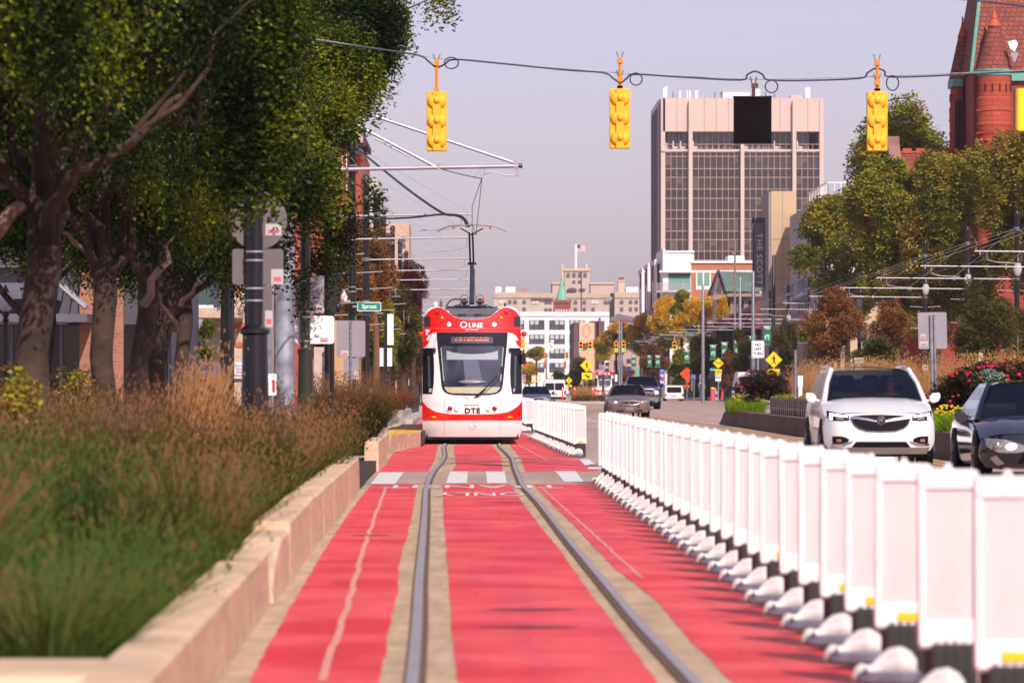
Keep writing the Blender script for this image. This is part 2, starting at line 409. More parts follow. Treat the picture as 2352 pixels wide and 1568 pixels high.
# crossover rails running over the lane just past the crosswalk
cr = MB()
for (a, b_) in (((1015, 1056), (1385, 1073)), ((1022, 1062), (1180, 1070)), ((1178, 1052), (1385, 1068)), ((1190, 1061), (1290, 1064)), ((1005, 1066), (1170, 1060))):
    A = GP(*a); B_ = GP(*b_); n = 14
    ln = [(A[0] + (B_[0] - A[0]) * k / n, A[1] + (B_[1] - A[1]) * (k / n) ** 1.2) for k in range(n + 1)]
    for p, q in zip(ln[:-1], ln[1:]):
        cr.poly([(p[0], p[1] - .14, .0145), (q[0], q[1] - .14, .0145), (q[0], q[1] + .14, .0145), (p[0], p[1] + .14, .0145)])
struct(cr.build('crossover_rails', mat('worn_rail', '#6c5a62', .5, metal=.3, vs=3, var=.4), smooth=False))

def pxquad(pts): return [GP(*p) for p in pts]
flat('crosswalk_markings', [pxquad(q) for q in (
    [(851, 1113), (907, 1113), (927, 1086), (872, 1086)], [(1024, 1111), (1073, 1111), (1074, 1084), (1034, 1084)],
    [(1119, 1111), (1164, 1111), (1159, 1084), (1116, 1084)], [(1296, 1108), (1341, 1108), (1322, 1083), (1275, 1083)])], M_mark, .014)
flat('lane_markings', [pxquad(q) for q in (
    [(1343, 1070), (1367, 1067), (1352, 1056), (1331, 1056)], [(1350, 1079), (1390, 1079), (1385, 1074), (1352, 1074)])], M_mark, .016)
# joints and marks in the paint
cj = MB()
for pts, wd in (([(737, 1568), (800, 1390), (842, 1240), (868, 1170), (886, 1120)], .022), ([(1240, 1118), (1320, 1190), (1420, 1270), (1500, 1330)], .015), ([(905, 1052), (1340, 1050)], None), ([(1190, 1022), (1260, 1060)], .02)):
    w_ = [GP(*p) for p in pts]
    if wd is None:
        a, b_ = w_; cj.poly([(a[0], a[1] - .2, .012), (b_[0], a[1] - .2, .012), (b_[0], a[1] + .2, .012), (a[0], a[1] + .2, .012)]); continue
    n = 60; L0 = samp(w_, [w_[0][1] + (w_[-1][1] - w_[0][1]) * k / n for k in range(n + 1)])
    L0 = [(x + U(-.012, .012), y) for x, y in L0]
    for a, c in zip(L0[:-1], L0[1:]):
        cj.poly([(a[0] - wd, a[1], .012), (a[0] + wd, a[1], .012), (c[0] + wd, c[1], .012), (c[0] - wd, c[1], .012)])
struct(cj.build('paint_joints', M_crack, smooth=False))
sk = MB()
for x0, x1, y in ((1110, 1335, 1402), (1085, 1345, 1443), (1085, 1230, 1155), (790, 905, 1231)):  # tyre streaks; the last one is a cast shadow painted dark
    A = GP(x0, y); B_ = GP(x1, y); n = 16
    for k in range(n):
        xa = A[0] + (B_[0] - A[0]) * k / n; xb = A[0] + (B_[0] - A[0]) * (k + 1) / n
        wa = .10 * sin(pi * (k + .02) / n); wb = .10 * sin(pi * (k + .98) / n)
        sk.poly([(xa, A[1] - wa, .013), (xb, A[1] - wb, .013), (xb, A[1] + wb + .001, .013), (xa, A[1] + wa + .001, .013)])
struct(sk.build('tyre_and_shade_marks', M_skid_shade, smooth=False))
# TRANSIT / ONLY painted for trams coming towards us
for wd, px, py, h, wm in (('TRANSIT', 1085, 1118.5, 1.9, 2.75), ('ONLY', 1103, 1136, 1.9, 1.28)):
    X, D = GP(px, py)
    o = text(wd, h, (X, D, .0145), M_mark, rot=(0, 0, pi), name='lane_lettering', bold=.004, ext=.0006)
    bpy.context.view_layer.update(); o.scale = (wm / o.dimensions.x, 1, 1); struct(o)
# carriageway lines beyond the barrier
def zroad(x): return RZ(x)
wl = []
for d0 in range(30, 260, 9): wl.append([(4.55, d0), (4.67, d0), (4.67, d0 + 3), (4.55, d0 + 3)])
b = MB()
for p in wl: b.poly([(x, y, RZ(x) + .006) for x, y in p])
b.poly([(x, y, .228) for x, y in [(6.9, 79), (8.1, 79), (8.0, 87), (6.9, 87)]])
for k in range(9): b.poly([(x, y, .228) for x, y in [(6.2 + .3 * k, 101 + 1.6 * k), (6.45 + .3 * k, 101 + 1.6 * k), (6.45 + .3 * k, 102 + 1.6 * k), (6.2 + .3 * k, 102 + 1.6 * k)]])
b.poly([(x, y, .228) for x, y in [(3, 262), (13, 262), (13, 264), (3, 264)]][::1])
struct(b.build('road_markings', M_mark, smooth=False))
b = MB()
for o0 in (7.72, 7.98):
    pts = [(o0, 69), (o0, 112), (o0 - .05, 150), (o0 - .9, 190), (o0 - 1.5, 240)]
    for a, c in zip(pts[:-1], pts[1:]): b.poly([(a[0], a[1], .229), (a[0] + .11, a[1], .229), (c[0] + .11, c[1], .229), (c[0], c[1], .229)])
for k in range(8): b.poly([(x, y, .229) for x, y in [(5.2, 215 + 9 * k), (7, 215 + 9 * k), (7, 216.5 + 9 * k), (5.2, 216.5 + 9 * k)]])
struct(b.build('yellow_lines', M_ymark, smooth=False))

# pavements
def slab(name, poly, z0, z1, m): 
    b = MB(); b.prism(poly, z0, z1, 'Z'); return struct(b.build(name, m, smooth=False))
slab('pavement', [(-2.75, 112), (-2.75, 420), (-40, 420), (-40, 82), (-2.9, 82), (-2.75, 104)], -.1, .13, M_walk)
slab('pavement', [(-40, 8), (-6.6, 8), (-6.6, 82), (-40, 82)], -.1, .13, M_walk)
slab('pavement', [(21, 150), (21, 700), (60, 700), (60, 150)], .1, .36, M_walk)
slab('planter_bed', [(-1.62, 18), (-6.6, 18), (-6.6, 82), (-1.9, 82), (-1.8, 64), (-1.6, 40)], -.1, .2, M_soil)
slab('median_bed', [(8.5, 70), (13.4, 70), (13.4, 152), (8.7, 152)], .1, .6, M_soil)

# ---- concrete planter walls on the left, one block after another
def wall_block(d0, d1, X0, X1, z0, z1, th, label, ramp=0):
    t = MB(); ch = .025
    def sec(X, d, z): return [(X, d, -.02), (X - .012, d, z - ch), (X - ch - .012, d, z), (X - th + ch, d, z), (X - th, d, z - ch), (X - th - .01, d, -.02)]
    n = 8; o = len(t.v)
    for k in range(n + 1):
        q = k / n; dd = d0 + .035 + (d1 - d0 - .07) * q; z = z0 + (z1 - z0) * q
        if ramp and (dd - d0) < ramp: z = .1 + (z - .1) * ((dd - d0) / ramp) ** .6
        t.v.extend(sec(X0 + (X1 - X0) * q, dd, z))
    for k in range(n):
        for j in range(5): t.f.append((o + k * 6 + j, o + (k + 1) * 6 + j, o + (k + 1) * 6 + j + 1, o + k * 6 + j + 1)); t.m.append(0)
    t.f.append(tuple(o + j for j in range(6))); t.m.append(0)
    t.f.append(tuple(o + n * 6 + j for j in reversed(range(6)))); t.m.append(0)
    return tag(t.build('planter_wall', M_conc, smooth=False), label, 'low wall', 'concrete planter wall blocks')
wall_block(15, 30.6, -1.26, -1.476, .4, .4, .29, 'long near block of tan concrete planter wall at bottom left, rounded far end')
b = MB(); b.box(-6.5, -1.57, 17.3, 18.5, -.02, .395)
tag(b.build('planter_wall', M_conc, bevel=.03), 'concrete return wall facing the camera at bottom left corner', 'low wall', 'concrete planter wall blocks')
wall_block(31, 34.3, -1.47, -1.49, .41, .42, .3, 'short low concrete wall block with sloping near end behind the near block', ramp=1.6)
wall_block(34.3, 40.7, -1.49, -1.573, .485, .49, .3, 'concrete wall block with rounded front just past the sloping block')
wall_block(40.7, 44.7, -1.573, -1.6, .50, .5, .3, 'narrow concrete wall block between two dark joints beside red lane')
wall_block(44.7, 57, -1.6, -1.7, .51, .51, .3, 'long middle concrete wall block beside lane, past the narrow block')
wall_block(57, 64, -1.7, -1.77, .51, .51, .3, 'last concrete wall block before the crosswalk opening')
wall_block(78.7, 103, -1.83, -2.14, .55, .465, .26, 'far concrete wall beyond crosswalk leading to yellow platform')
# ---- platform with tactile edge
pf = thing('tram_platform', 'raised concrete tram platform ramp topped with yellow tactile paving', 'platform', (0, 0, 0))
b = MB(); b.prism([(-2.14, 103.2), (-1.52, 111), (-1.52, 136), (-2.7, 136), (-2.7, 103.2)], -.02, .36, 'Z')
b.build('ramp_body', M_conc, pf, smooth=False)
b = MB(); b.prism([(-2.12, 103.8), (-1.54, 111.1), (-1.54, 124), (-2.3, 124), (-2.45, 110), (-2.2, 103.8)], .36, .375, 'Z'); b.build('tactile_paving', M_tact, pf, smooth=False)
b = MB(); b.box(-1.52, -1.46, 111, 136, .05, .37); b.build('edge_strip', M_rubber, pf, smooth=False)
# pale kerb stones and rubble pavement beyond the platform
for i, (x0, x1, d0, d1, h, lb) in enumerate([(-3.9, -3.1, 150, 165, .34, 'pale low concrete kerb block beside the black sign post'), (-2.75, -2.45, 158, 176, .33, 'narrow broken kerb stone between pavement and red lane'),
        (-4.3, -3.5, 196, 222, .42, 'pale concrete bed edging behind the nearer pink hydrant')]):
    b = MB(); b.box(x0, x1, d0, d1, .1, h); tag(b.build('kerb_stone', M_walk, bevel=.04), lb, 'kerb')
# ---- the dark wall round the median bed
t = MB(); prof = [(8.33, .18), (8.42, .7), (8.46, .72), (8.7, .72), (8.74, .68), (8.75, .18)]
ds = [69.5] + [70 + 2 * k for k in range(40)] + [150.5, 152, 153.2, 154.2]
for d in ds:
    f = 1 if d < 150 else max(.12, 1 - (d - 150) / 4.2 * .8)
    t.v.extend([(x + (0 if d < 150 else (d - 150) * .02), d, .18 + (z - .18) * f) for x, z in prof])
for k in range(len(ds) - 1):
    for j in range(5): t.f.append((k * 6 + j, k * 6 + j + 1, (k + 1) * 6 + j + 1, (k + 1) * 6 + j)); t.m.append(0)
t.f.append(tuple(reversed(range(6)))); t.m.append(0)
e = (len(ds) - 1) * 6; t.f.append(tuple(e + j for j in range(6))); t.m.append(0)
t.box(8.8, 13.6, 153.0, 153.4, .2, .5)
t.box(13.4, 13.7, 69.8, 153.4, .2, .7); t.box(8.76, 13.39, 69.5, 69.8, .2, .71)
tag(t.build('median_wall', mat('dark_median_concrete', '#5b4a42', .85, vs=.9, var=.25, bump=.4), ang=25), 'dark brown concrete wall edging the flower median behind the white suv', 'low wall')
# ================================================================== THE TRAM
T_white = mat('tram_white', '#ddd9da', .22, var=.03, coat=.6, vs=1)
T_red = mat('tram_red', '#d81408', .22, var=.04, coat=.6, vs=1)
T_black = mat('tram_black_band', '#17141a', .12, var=.2)
T_glass = mat('tram_windscreen', '#3c4150', .06, vs=1.4, col2='#2a2e3a', spec=.9)
T_dark = mat('tram_roof_grey', '#5f5e66', .5, metal=.3, var=.15)
T_gear = mat('pantograph_steel', '#3b414e', .4, metal=.4, var=.2)
T_blind = mat('pale_sun_blind', '#8f98a2', .5, var=.05)
T_cream = mat('cream_dashboard', '#a9a88c', .5)
T_lamp_on = mat('lit_headlamp', '#ffe9b0', .2, emit=9, var=0)
T_amber = mat('amber_lens', '#f0a000', .25, emit=.3, var=.05)
T_redlens = mat('red_lens', '#8a0f14', .2, var=.1)
T_led = mat('led_text', '#d0704c', .4, emit=.15)
T_sign = mat('destination_glass', '#4a4a58', .2)
def tcv(c): return ((c[0] - 660) * .002895, 4.342 - c[1] * .002895)
def tp(pts): return [tcv(p) for p in pts]
def Fy(x, z):
    a = abs(x) / 1.33
    y = .30 * a ** 2 + .5 * max(0, a - .72) ** 2 * 3
    if z > 1.1: y += .34 * ((z - 1.1) / 2.4) ** 1.4
    if z < .8: y += .14 * ((.8 - z) / .6) ** 2
    if 1.0 < z < 1.2: y -= .0
    return y
def FS(off): return lambda x, z: (x, Fy(x, z) - off, z)
def mir(pts): return pts + [(1316 - p[0], p[1]) for p in reversed(pts)]
def make_tram(label):
    t = thing('tram', label, 'tram', (0, 0, 0), 0, 'red and white trams on the street')
    def D(name, pts, m, off, par=t, step=.12):
        b = MB(); decal(b, tp(pts), FS(off), step); return b.build(name, m, par, ang=50)
    # white cab shell (whole outline with the dip in the roof line)
    sil = mir([(225, 1440), (207, 1380), (200, 1290), (199, 1050), (203, 800), (207, 600), (213, 450), (215, 350), (228, 305), (250, 272), (290, 252), (345, 248), (385, 256), (430, 290), (480, 332), (540, 358), (600, 366), (658, 368)])
    D('cab_shell', sil, T_white, 0)
    for s in (0, 1):
        q = [(207, 626), (209, 560), (214, 452), (331, 452), (331, 484), (290, 494), (262, 510), (245, 532), (233, 556), (262, 562), (251, 590), (232, 614)]; D('red_mask', [(1316 - a, c) for a, c in q] if s else q, T_red, .004)
    D('red_mask', mir([(214, 452), (216, 380), (226, 330), (252, 296), (285, 272), (330, 258), (372, 257), (405, 275), (440, 303), (490, 340), (545, 360), (600, 367), (658, 370)]) , T_red, .006)
    b = MB(); decal(b, tp([(330, 484), (330, 451), (986, 451), (986, 484)]), FS(.0055), .12); b.build('red_mask', T_red, t)
    D('red_band', mir([(200, 1291), (199, 1108), (212, 1128), (240, 1160), (285, 1192), (330, 1212), (400, 1226), (480, 1232), (658, 1234)]), T_red, .004)
    # windscreen: black surround, glass, blind, dashboard
    D('windscreen_surround', mir([(332, 486), (340, 600), (352, 720), (366, 850), (376, 960), (386, 1000), (405, 1030), (440, 1048), (500, 1057), (658, 1062)]), T_black, .01)
    wg = D('windscreen', mir([(368, 612), (376, 720), (390, 860), (398, 960), (410, 1000), (430, 1028), (470, 1040), (658, 1046)]), T_glass, .014)
    b = MB()
    decal(b, tp([(425, 735), (424, 652), (480, 668), (560, 681), (658, 685), (756, 681), (840, 668), (894, 652), (894, 735)]), FS(.018), .12); b.build('sun_blind', T_blind, wg)
    b = MB(); decal(b, tp(mir([(402, 985), (412, 1005), (432, 1030), (475, 1041), (658, 1045)])), FS(.018), .12); b.build('dashboard', T_cream, wg)
    for s in (0, 1):
        q = [(369, 625), (376, 625), (402, 930), (394, 930)]; q = [(1316 - a, c) for a, c in q] if s else q
        b = MB(); decal(b, tp(q), FS(.018), .2); b.build('screen_trim', T_cream, wg)
    b = MB(); decal(b, tp([(570, 690), (700, 690), (760, 980), (600, 980)]), FS(.0165), .2); b.build('reflection_panel', mat('windscreen_reflection', '#5b6070', .1), wg)  # reflection in the glass, painted as a paler panel
    b = MB(); b.sphere((-.0, .02, 1.62), .25, (1.5, .3, .25), 12); b.build('driver_console', mat('console_grey', '#7c808c', .3), wg)
    sg = D('destination_sign', [(465, 585), (465, 528), (848, 528), (848, 585)], T_sign, .02)
    b = MB()
    for r_ in range(2):
        for k in range(26):
            x0 = 500 + k * 12
            if R() < .8: decal(b, tp([(x0, 566 - r_ * 28), (x0, 548 - r_ * 18), (x0 + 8, 548 - r_ * 18), (x0 + 8, 566 - r_ * 28)]), FS(.024), .5)
    b.build('led_row', T_led, sg)
    # side windows and the red flashes over them
    for s in (0, 1):
        fx = (lambda P: [(1316 - a, c) for a, c in P][::-1]) if s else (lambda P: P)
        D('side_window', fx([(203, 1048), (204, 800), (207, 628), (300, 628), (308, 740), (310, 850), (306, 960), (292, 1048)]), T_black, .01)
        D('corner_lamp', fx([(216, 434), (216, 342), (228, 336), (262, 338), (274, 350), (277, 425), (268, 434)]), mat('smoked_lamp', '#3a3138', .2), .012)
        b = MB(); decal(b, tp(fx([(255, 985), (250, 700), (272, 700), (278, 985)])), FS(.014), .2); b.build('door_glimpse', mat('greenish_glass', '#3f4c48', .15), t)
        sx = 1 if s else -1
        b = MB(); b.sphere((sx * 1.365, .55, 2.9), .075, (1, 1, .95), 12); b.tube([(sx * 1.30, .58, 2.9), (sx * 1.36, .56, 2.9)], .03); b.build('side_beacon', T_red, t)
        b = MB(); b.prism(rrect(-.055, .055, -.15, .15, .04), .40, .62, 'Y'); b.tube([(0, .5, .15), (0, .5, .23), (-sx * .1, .5, .24)], .018)
        m_ = b.build('wing_mirror', T_black, t); m_.location = (sx * 1.365, 0, 2.24)
        b = MB(); b.cb(0, 0, 0, .06, .07, .11); b.tube([(0, 0, 0), (sx * .06, .06, -.02)], .02); h_ = b.build('mirror_hinge', T_black, t); h_.location = (sx * 1.0, Fy(1.0, 2.47) - .04, 2.47)
    def lamp(name, cx, cy, r, m, rim=None, dep=.03):
        x, z = tcv((cx, cy)); y = Fy(x, z); r *= .002895
        l_ = None
        if rim:
            b = MB(); b.disc(x, z, r * 1.25, y - .022, y + .05, 20); l_ = b.build(name + '_rim', rim, t)
        b = MB(); b.sphere((x, y - .02, z), r, (1, .35, 1), 16); return b.build(name, m, t)
    for cx in (446, 861): lamp('headlight', cx, 412, 17, T_lamp_on, T_red)
    for cx in (383, 922): lamp('amber_light', cx, 350, 13, T_amber, M_black)
    for cx in (338, 967): lamp('roof_marker', cx, 305, 14, T_redlens, T_black)
    for cx in (455, 862): lamp('tail_light', cx, 1181, 23, T_redlens, T_white)
    for cx in (515, 801): lamp('reversing_light', cx, 1190, 15, T_white, mat('lamp_bezel', '#8d8a86', .3))
    for cx in (318, 998):
        b = MB(); x, z = tcv((cx, 1258)); b.cb(x, Fy(x, z) - .006, z, .16, .02, .035); b.build('side_reflector', T_amber, t)
    text('Q', .18, (tcv((580, 420))[0], -.0 + Fy(-.2, 3.12) - .012, 3.13), M_white, t, bold=.03)
    text('LINE', .135, (tcv((690, 424))[0], Fy(.1, 3.12) - .012, 3.115), M_white, t, bold=.05, sx=1.02)
    text('DETROIT', .045, (tcv((655, 462))[0], Fy(0, 3.0) - .012, 3.004), M_white, t, bold=.03, sx=1.3, spacing=1.1)
    text('DTE', .135, (tcv((660, 1202))[0], -.012, .862), M_ink, t, bold=.045, sx=1.1, spacing=1.16)
    text('powered by', .05, (tcv((655, 1146))[0], -.008, 1.02), mat('grey_ink', '#8a8482', .5), t, sx=1.2)
    for cx in (277, 1037): text('287' if cx < 500 else '287', .10, (tcv((cx, 1015))[0], Fy(1.1, 1.4) - .02, 1.40), M_white, t, sx=.45)
    # bumper detail
    b = MB(); n = 28
    for k in range(n):
        a, a2 = 2 * pi * k / n, 2 * pi * (k + 1) / n; x, z = tcv((662, 1340))
        b.tube([(x + .085 * cos(a), Fy(x, z) - .003, z + .085 * sin(a)), (x + .085 * cos(a2), Fy(x, z) - .003, z + .085 * sin(a2))], .004, 4)
    b.build('coupler_cover', mat('panel_seam', '#8f8583', .6), t)
    b = MB(); x, z = tcv((680, 1338)); b.disc(x, z, .014, Fy(x, z) - .008, Fy(x, z) + .02)
    for sx_ in (-.74, .74):
        b.tube([(sx_, Fy(sx_, z_) - .002, z_) for z_ in (.19, .4, .6, .8, 1.0, 1.2)], .004, 4)
    b.tube([(x_, Fy(x_, .607) - .003, .607) for x_ in [-1.3 + .1 * k for k in range(27)]], .006, 4)
    b.tube([(x_, Fy(x_, 3.04) - .005, 3.04) for x_ in [-1.28 + .1 * k for k in range(26)]], .004, 4)
    b.build('panel_seams', mat('panel_seam', '#8f8583', .6), t)
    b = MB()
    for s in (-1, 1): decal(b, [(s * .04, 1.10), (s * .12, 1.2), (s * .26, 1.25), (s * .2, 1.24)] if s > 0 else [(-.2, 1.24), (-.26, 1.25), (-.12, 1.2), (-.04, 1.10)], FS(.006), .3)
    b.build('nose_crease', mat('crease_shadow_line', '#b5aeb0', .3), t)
    b = MB()
    P = [tcv(q) for q in ((690, 1072), (790, 985), (885, 880))]; b.tube([(x, Fy(x, z) - .05, z) for x, z in P], .012, 6)
    P = [tcv(q) for q in ((735, 1060), (830, 985), (905, 900))]; b.tube([(x, Fy(x, z) - .04, z) for x, z in P], .008, 6)
    P = [tcv(q) for q in ((885, 880), (925, 855), (930, 800))]; b.tube([(x, Fy(x, z) - .04, z) for x, z in P], .018, 6)
    P = [tcv(q) for q in ((680, 1076), (712, 1066), (780, 1000))]; b.tube([(x, Fy(x, z) - .025, z) for x, z in P], .02, 5)
    b.build('windscreen_wiper', M_black, t)
    # body behind the cab: three modules
    def secp(k, y): 
        return [(-1.32 * k, y, .3), (-1.325 * k, y, 1.1), (-1.325 * k, y, 2.6), (-1.30 * k, y, 3.0), (-1.15 * k, y, 3.18), (-.9 * k, y, 3.22), (.9 * k, y, 3.22), (1.15 * k, y, 3.18), (1.30 * k, y, 3.0), (1.325 * k, y, 2.6), (1.325 * k, y, 1.1), (1.32 * k, y, .3)]
    for nm, y0, y1 in (('front_car', .62, 7.4), ('middle_car', 7.7, 13.2), ('rear_car', 13.5, 20.3)):
        b = MB(); o = 0; ysn = (y0, y1)
        for y in ysn: b.v.extend(secp(.985, y))
        for j in range(12):
            j2 = (j + 1) % 12; b.f.append((j, 12 + j, 12 + j2, j2)); b.m.append(1 if j in (0, 3, 7, 10) else 0)
        b.f.append(tuple(range(12))); b.m.append(0); b.f.append(tuple(reversed(range(12, 24)))); b.m.append(0)
        bd = b.build(nm, [T_white, T_red], t, ang=20)
        b = MB()
        for s in (-1, 1):
            x = s * 1.309
            b.box(min(x, x + s * .006), max(x, x + s * .006), y0 + .3, y1 - .3, 1.25, 2.55)
        b.build('side_glazing', T_black, bd)
    b = MB(); b.box(-1.2, 1.2, 7.35, 7.75, .35, 3.3); b.box(-1.2, 1.2, 13.15, 13.55, .35, 3.3); b.build('bellows', M_rubber, t)
    b = MB(); b.box(-1.18, 1.18, .7, 20.1, .12, .32); b.box(-1.22, 1.22, .42, .72, .1, .3); b.build('underframe', M_black, t)
    for y in (2.5, 4.3, 16.2, 18):
        for s in (-1, 1):
            b = MB(); b.tube([(s * .66, y, .3), (s * .78, y, .3)], .3, 20); b.build('wheel', M_rail, t)
    # roof equipment seen in the dip
    b = MB(); b.box(-.92, .92, .95, 5.2, 3.25, 3.58); b.box(-.92, .92, .93, .96, 3.40, 3.58)
    for gx in (-.38, .04):
        for r_ in range(5): b.box(gx, gx + .2, .925, .94, 3.31 + r_ * .03, 3.325 + r_ * .03, 1)
    b.build('roof_housing', [T_dark, M_black], t, bevel=.01)
    b = MB(); b.box(-1.0, 1.0, .9, 1.2, 3.16, 3.36); b.build('roof_shroud', mat('shroud_grey', '#77737a', .5), t)
    for s in (-1, 1):
        b = MB(); b.prism([(s * .62, 3.5), (s * .98, 3.62), (s * 1.19, 3.52), (s * 1.28, 3.3), (s * 1.28, 3.05), (s * .62, 3.05)], .72, 8, 'Y'); b.build('roof_fairing', T_white, t, ang=60)
    b = MB(); b.sphere((tcv((318, 222))[0], 1.6, 3.70), .075, n=14); b.lathe([(.05, 0), (.05, .1)], 12, (tcv((318, 222))[0], 1.6, 3.58)); b.build('antenna_dome', T_white, t)
    b = MB(); x = tcv((368, 0))[0]
    for k in range(5): b.lathe([(.03, 0), (.048, .01), (.03, .03)], 12, (x, 1.6, 3.60 + .034 * k))
    b.lathe([(.012, 0), (.012, .1)], 8, (x, 1.6, 3.74)); b.build('insulator', mat('brown_insulator', '#6a5048', .4), t)
    b = MB(); x = tcv((961, 0))[0]; b.cb(x, 1.4, 3.64, .05, .05, .06); b.cb(x, 1.4, 3.70, .06, .05, .07); b.build('camera_pod', mat('navy_pod', '#201a4a', .5), t)
    # pantograph
    pg = []
    b = MB(); b.box(-.45, .38, 1.9, 2.6, 3.655, 3.70); b.box(-.72, .66, 2.0, 2.1, 3.60, 3.66); b.tube([(-.6, 2, 3.62), (-.3, 2, 3.72)], .02); b.tube([(.62, 2, 3.62), (.35, 2, 3.72)], .02)
    b.lathe([(.05, 0), (.06, .03), (.05, .06)], 12, (-.5, 2.1, 3.58)); b.lathe([(.05, 0), (.06, .03), (.05, .06)], 12, (.48, 2.1, 3.58))
    base = b.build('pantograph_base', T_gear, t)
    b = MB()
    for cx in (-.22, .2):
        b.tube([(cx - .1, 2.0, 3.78), (cx + .1, 2.0, 3.78)], .05, 12); b.lathe([(.05, 0), (.04, .16)], 10, (cx, 2.1, 3.7)); b.cb(cx, 2.05, 3.8, .1, .12, .14)
        pts = [(cx + .1 * cos(a), 2.0, 3.85 + .12 * sin(a)) for a in [pi * k / 8 for k in range(9)]]; b.tube(pts, .008, 5)
    b.build('spring_gear', mat('gear_dark', '#3a2f33', .4, metal=.3), base)
    b = MB(); pts = [(-.7, 1.6, 3.58), (-.68, 1.7, 3.7), (-.58, 1.8, 3.82), (-.45, 1.9, 3.85), (-.28, 1.95, 3.83)]; b.tube(pts, .02, 8); b.build('supply_cable', M_rubber, base)
    b = MB(); b.cb(.3, 2.0, 3.8, .05, .05, .14); b.build('red_lever', T_red, base)
    b = MB(); b.box(-.08, .10, 1.88, 1.9, 3.665, 3.695); b.build('warning_plate', T_cream, base)
    lx = -.02
    b = MB(); b.tube([(lx, 2.2, 3.7), (lx + .01, 3.3, 4.35), (lx, 4.1, 4.86)], [.075, .065, .055], 10); b.build('lower_arm', T_gear, t)
    b = MB(); b.tube([(lx + .05, 2.5, 3.7), (lx + .07, 4.0, 4.7)], .012, 6)
    b.tube([(lx - .045, 4.1, 4.86), (lx - .07, 2.9, 5.66)], .026, 6); b.tube([(lx + .045, 4.1, 4.86), (lx + .02, 2.9, 5.66)], .026, 6)
    b.cb(lx, 4.1, 4.86, .24, .1, .06)
    b.tube([(lx - .3, 2.8, 5.78), (lx - .12, 2.9, 5.68), (lx, 2.9, 5.60)], .018, 6); b.tube([(lx + .3, 2.8, 5.78), (lx + .12, 2.9, 5.68), (lx, 2.9, 5.60)], .018, 6)
    b.build('upper_arm', M_black, t)
    b = MB()
    for y in (2.6, 3.0):
        b.tube([(lx + x, y, 5.84 + .03 * (1 - (x / .6) ** 2) - (.42 * max(0, abs(x) - .6) ** 1.3)) for x in (-.95, -.8, -.7, -.6, -.4, 0, .4, .6, .7, .8, .95)], .013, 6)
    for s in (-1, 1): b.tube([(lx + s * .5, 2.55, 5.80), (lx + s * .5, 3.05, 5.80)], .035, 8)
    b.build('collector_head', mat('collector_bronze', '#8d7a72', .4, metal=.5), t)
    return t
tram = make_tram('red and white tram with two lit headlights approaching along the red lane')
tram.location = (-.207, 115, .03)
tram_far = dup(tram, (17.5, 612, .1), 'distant smaller red and white tram beyond the tan sedan', scale=1.0)
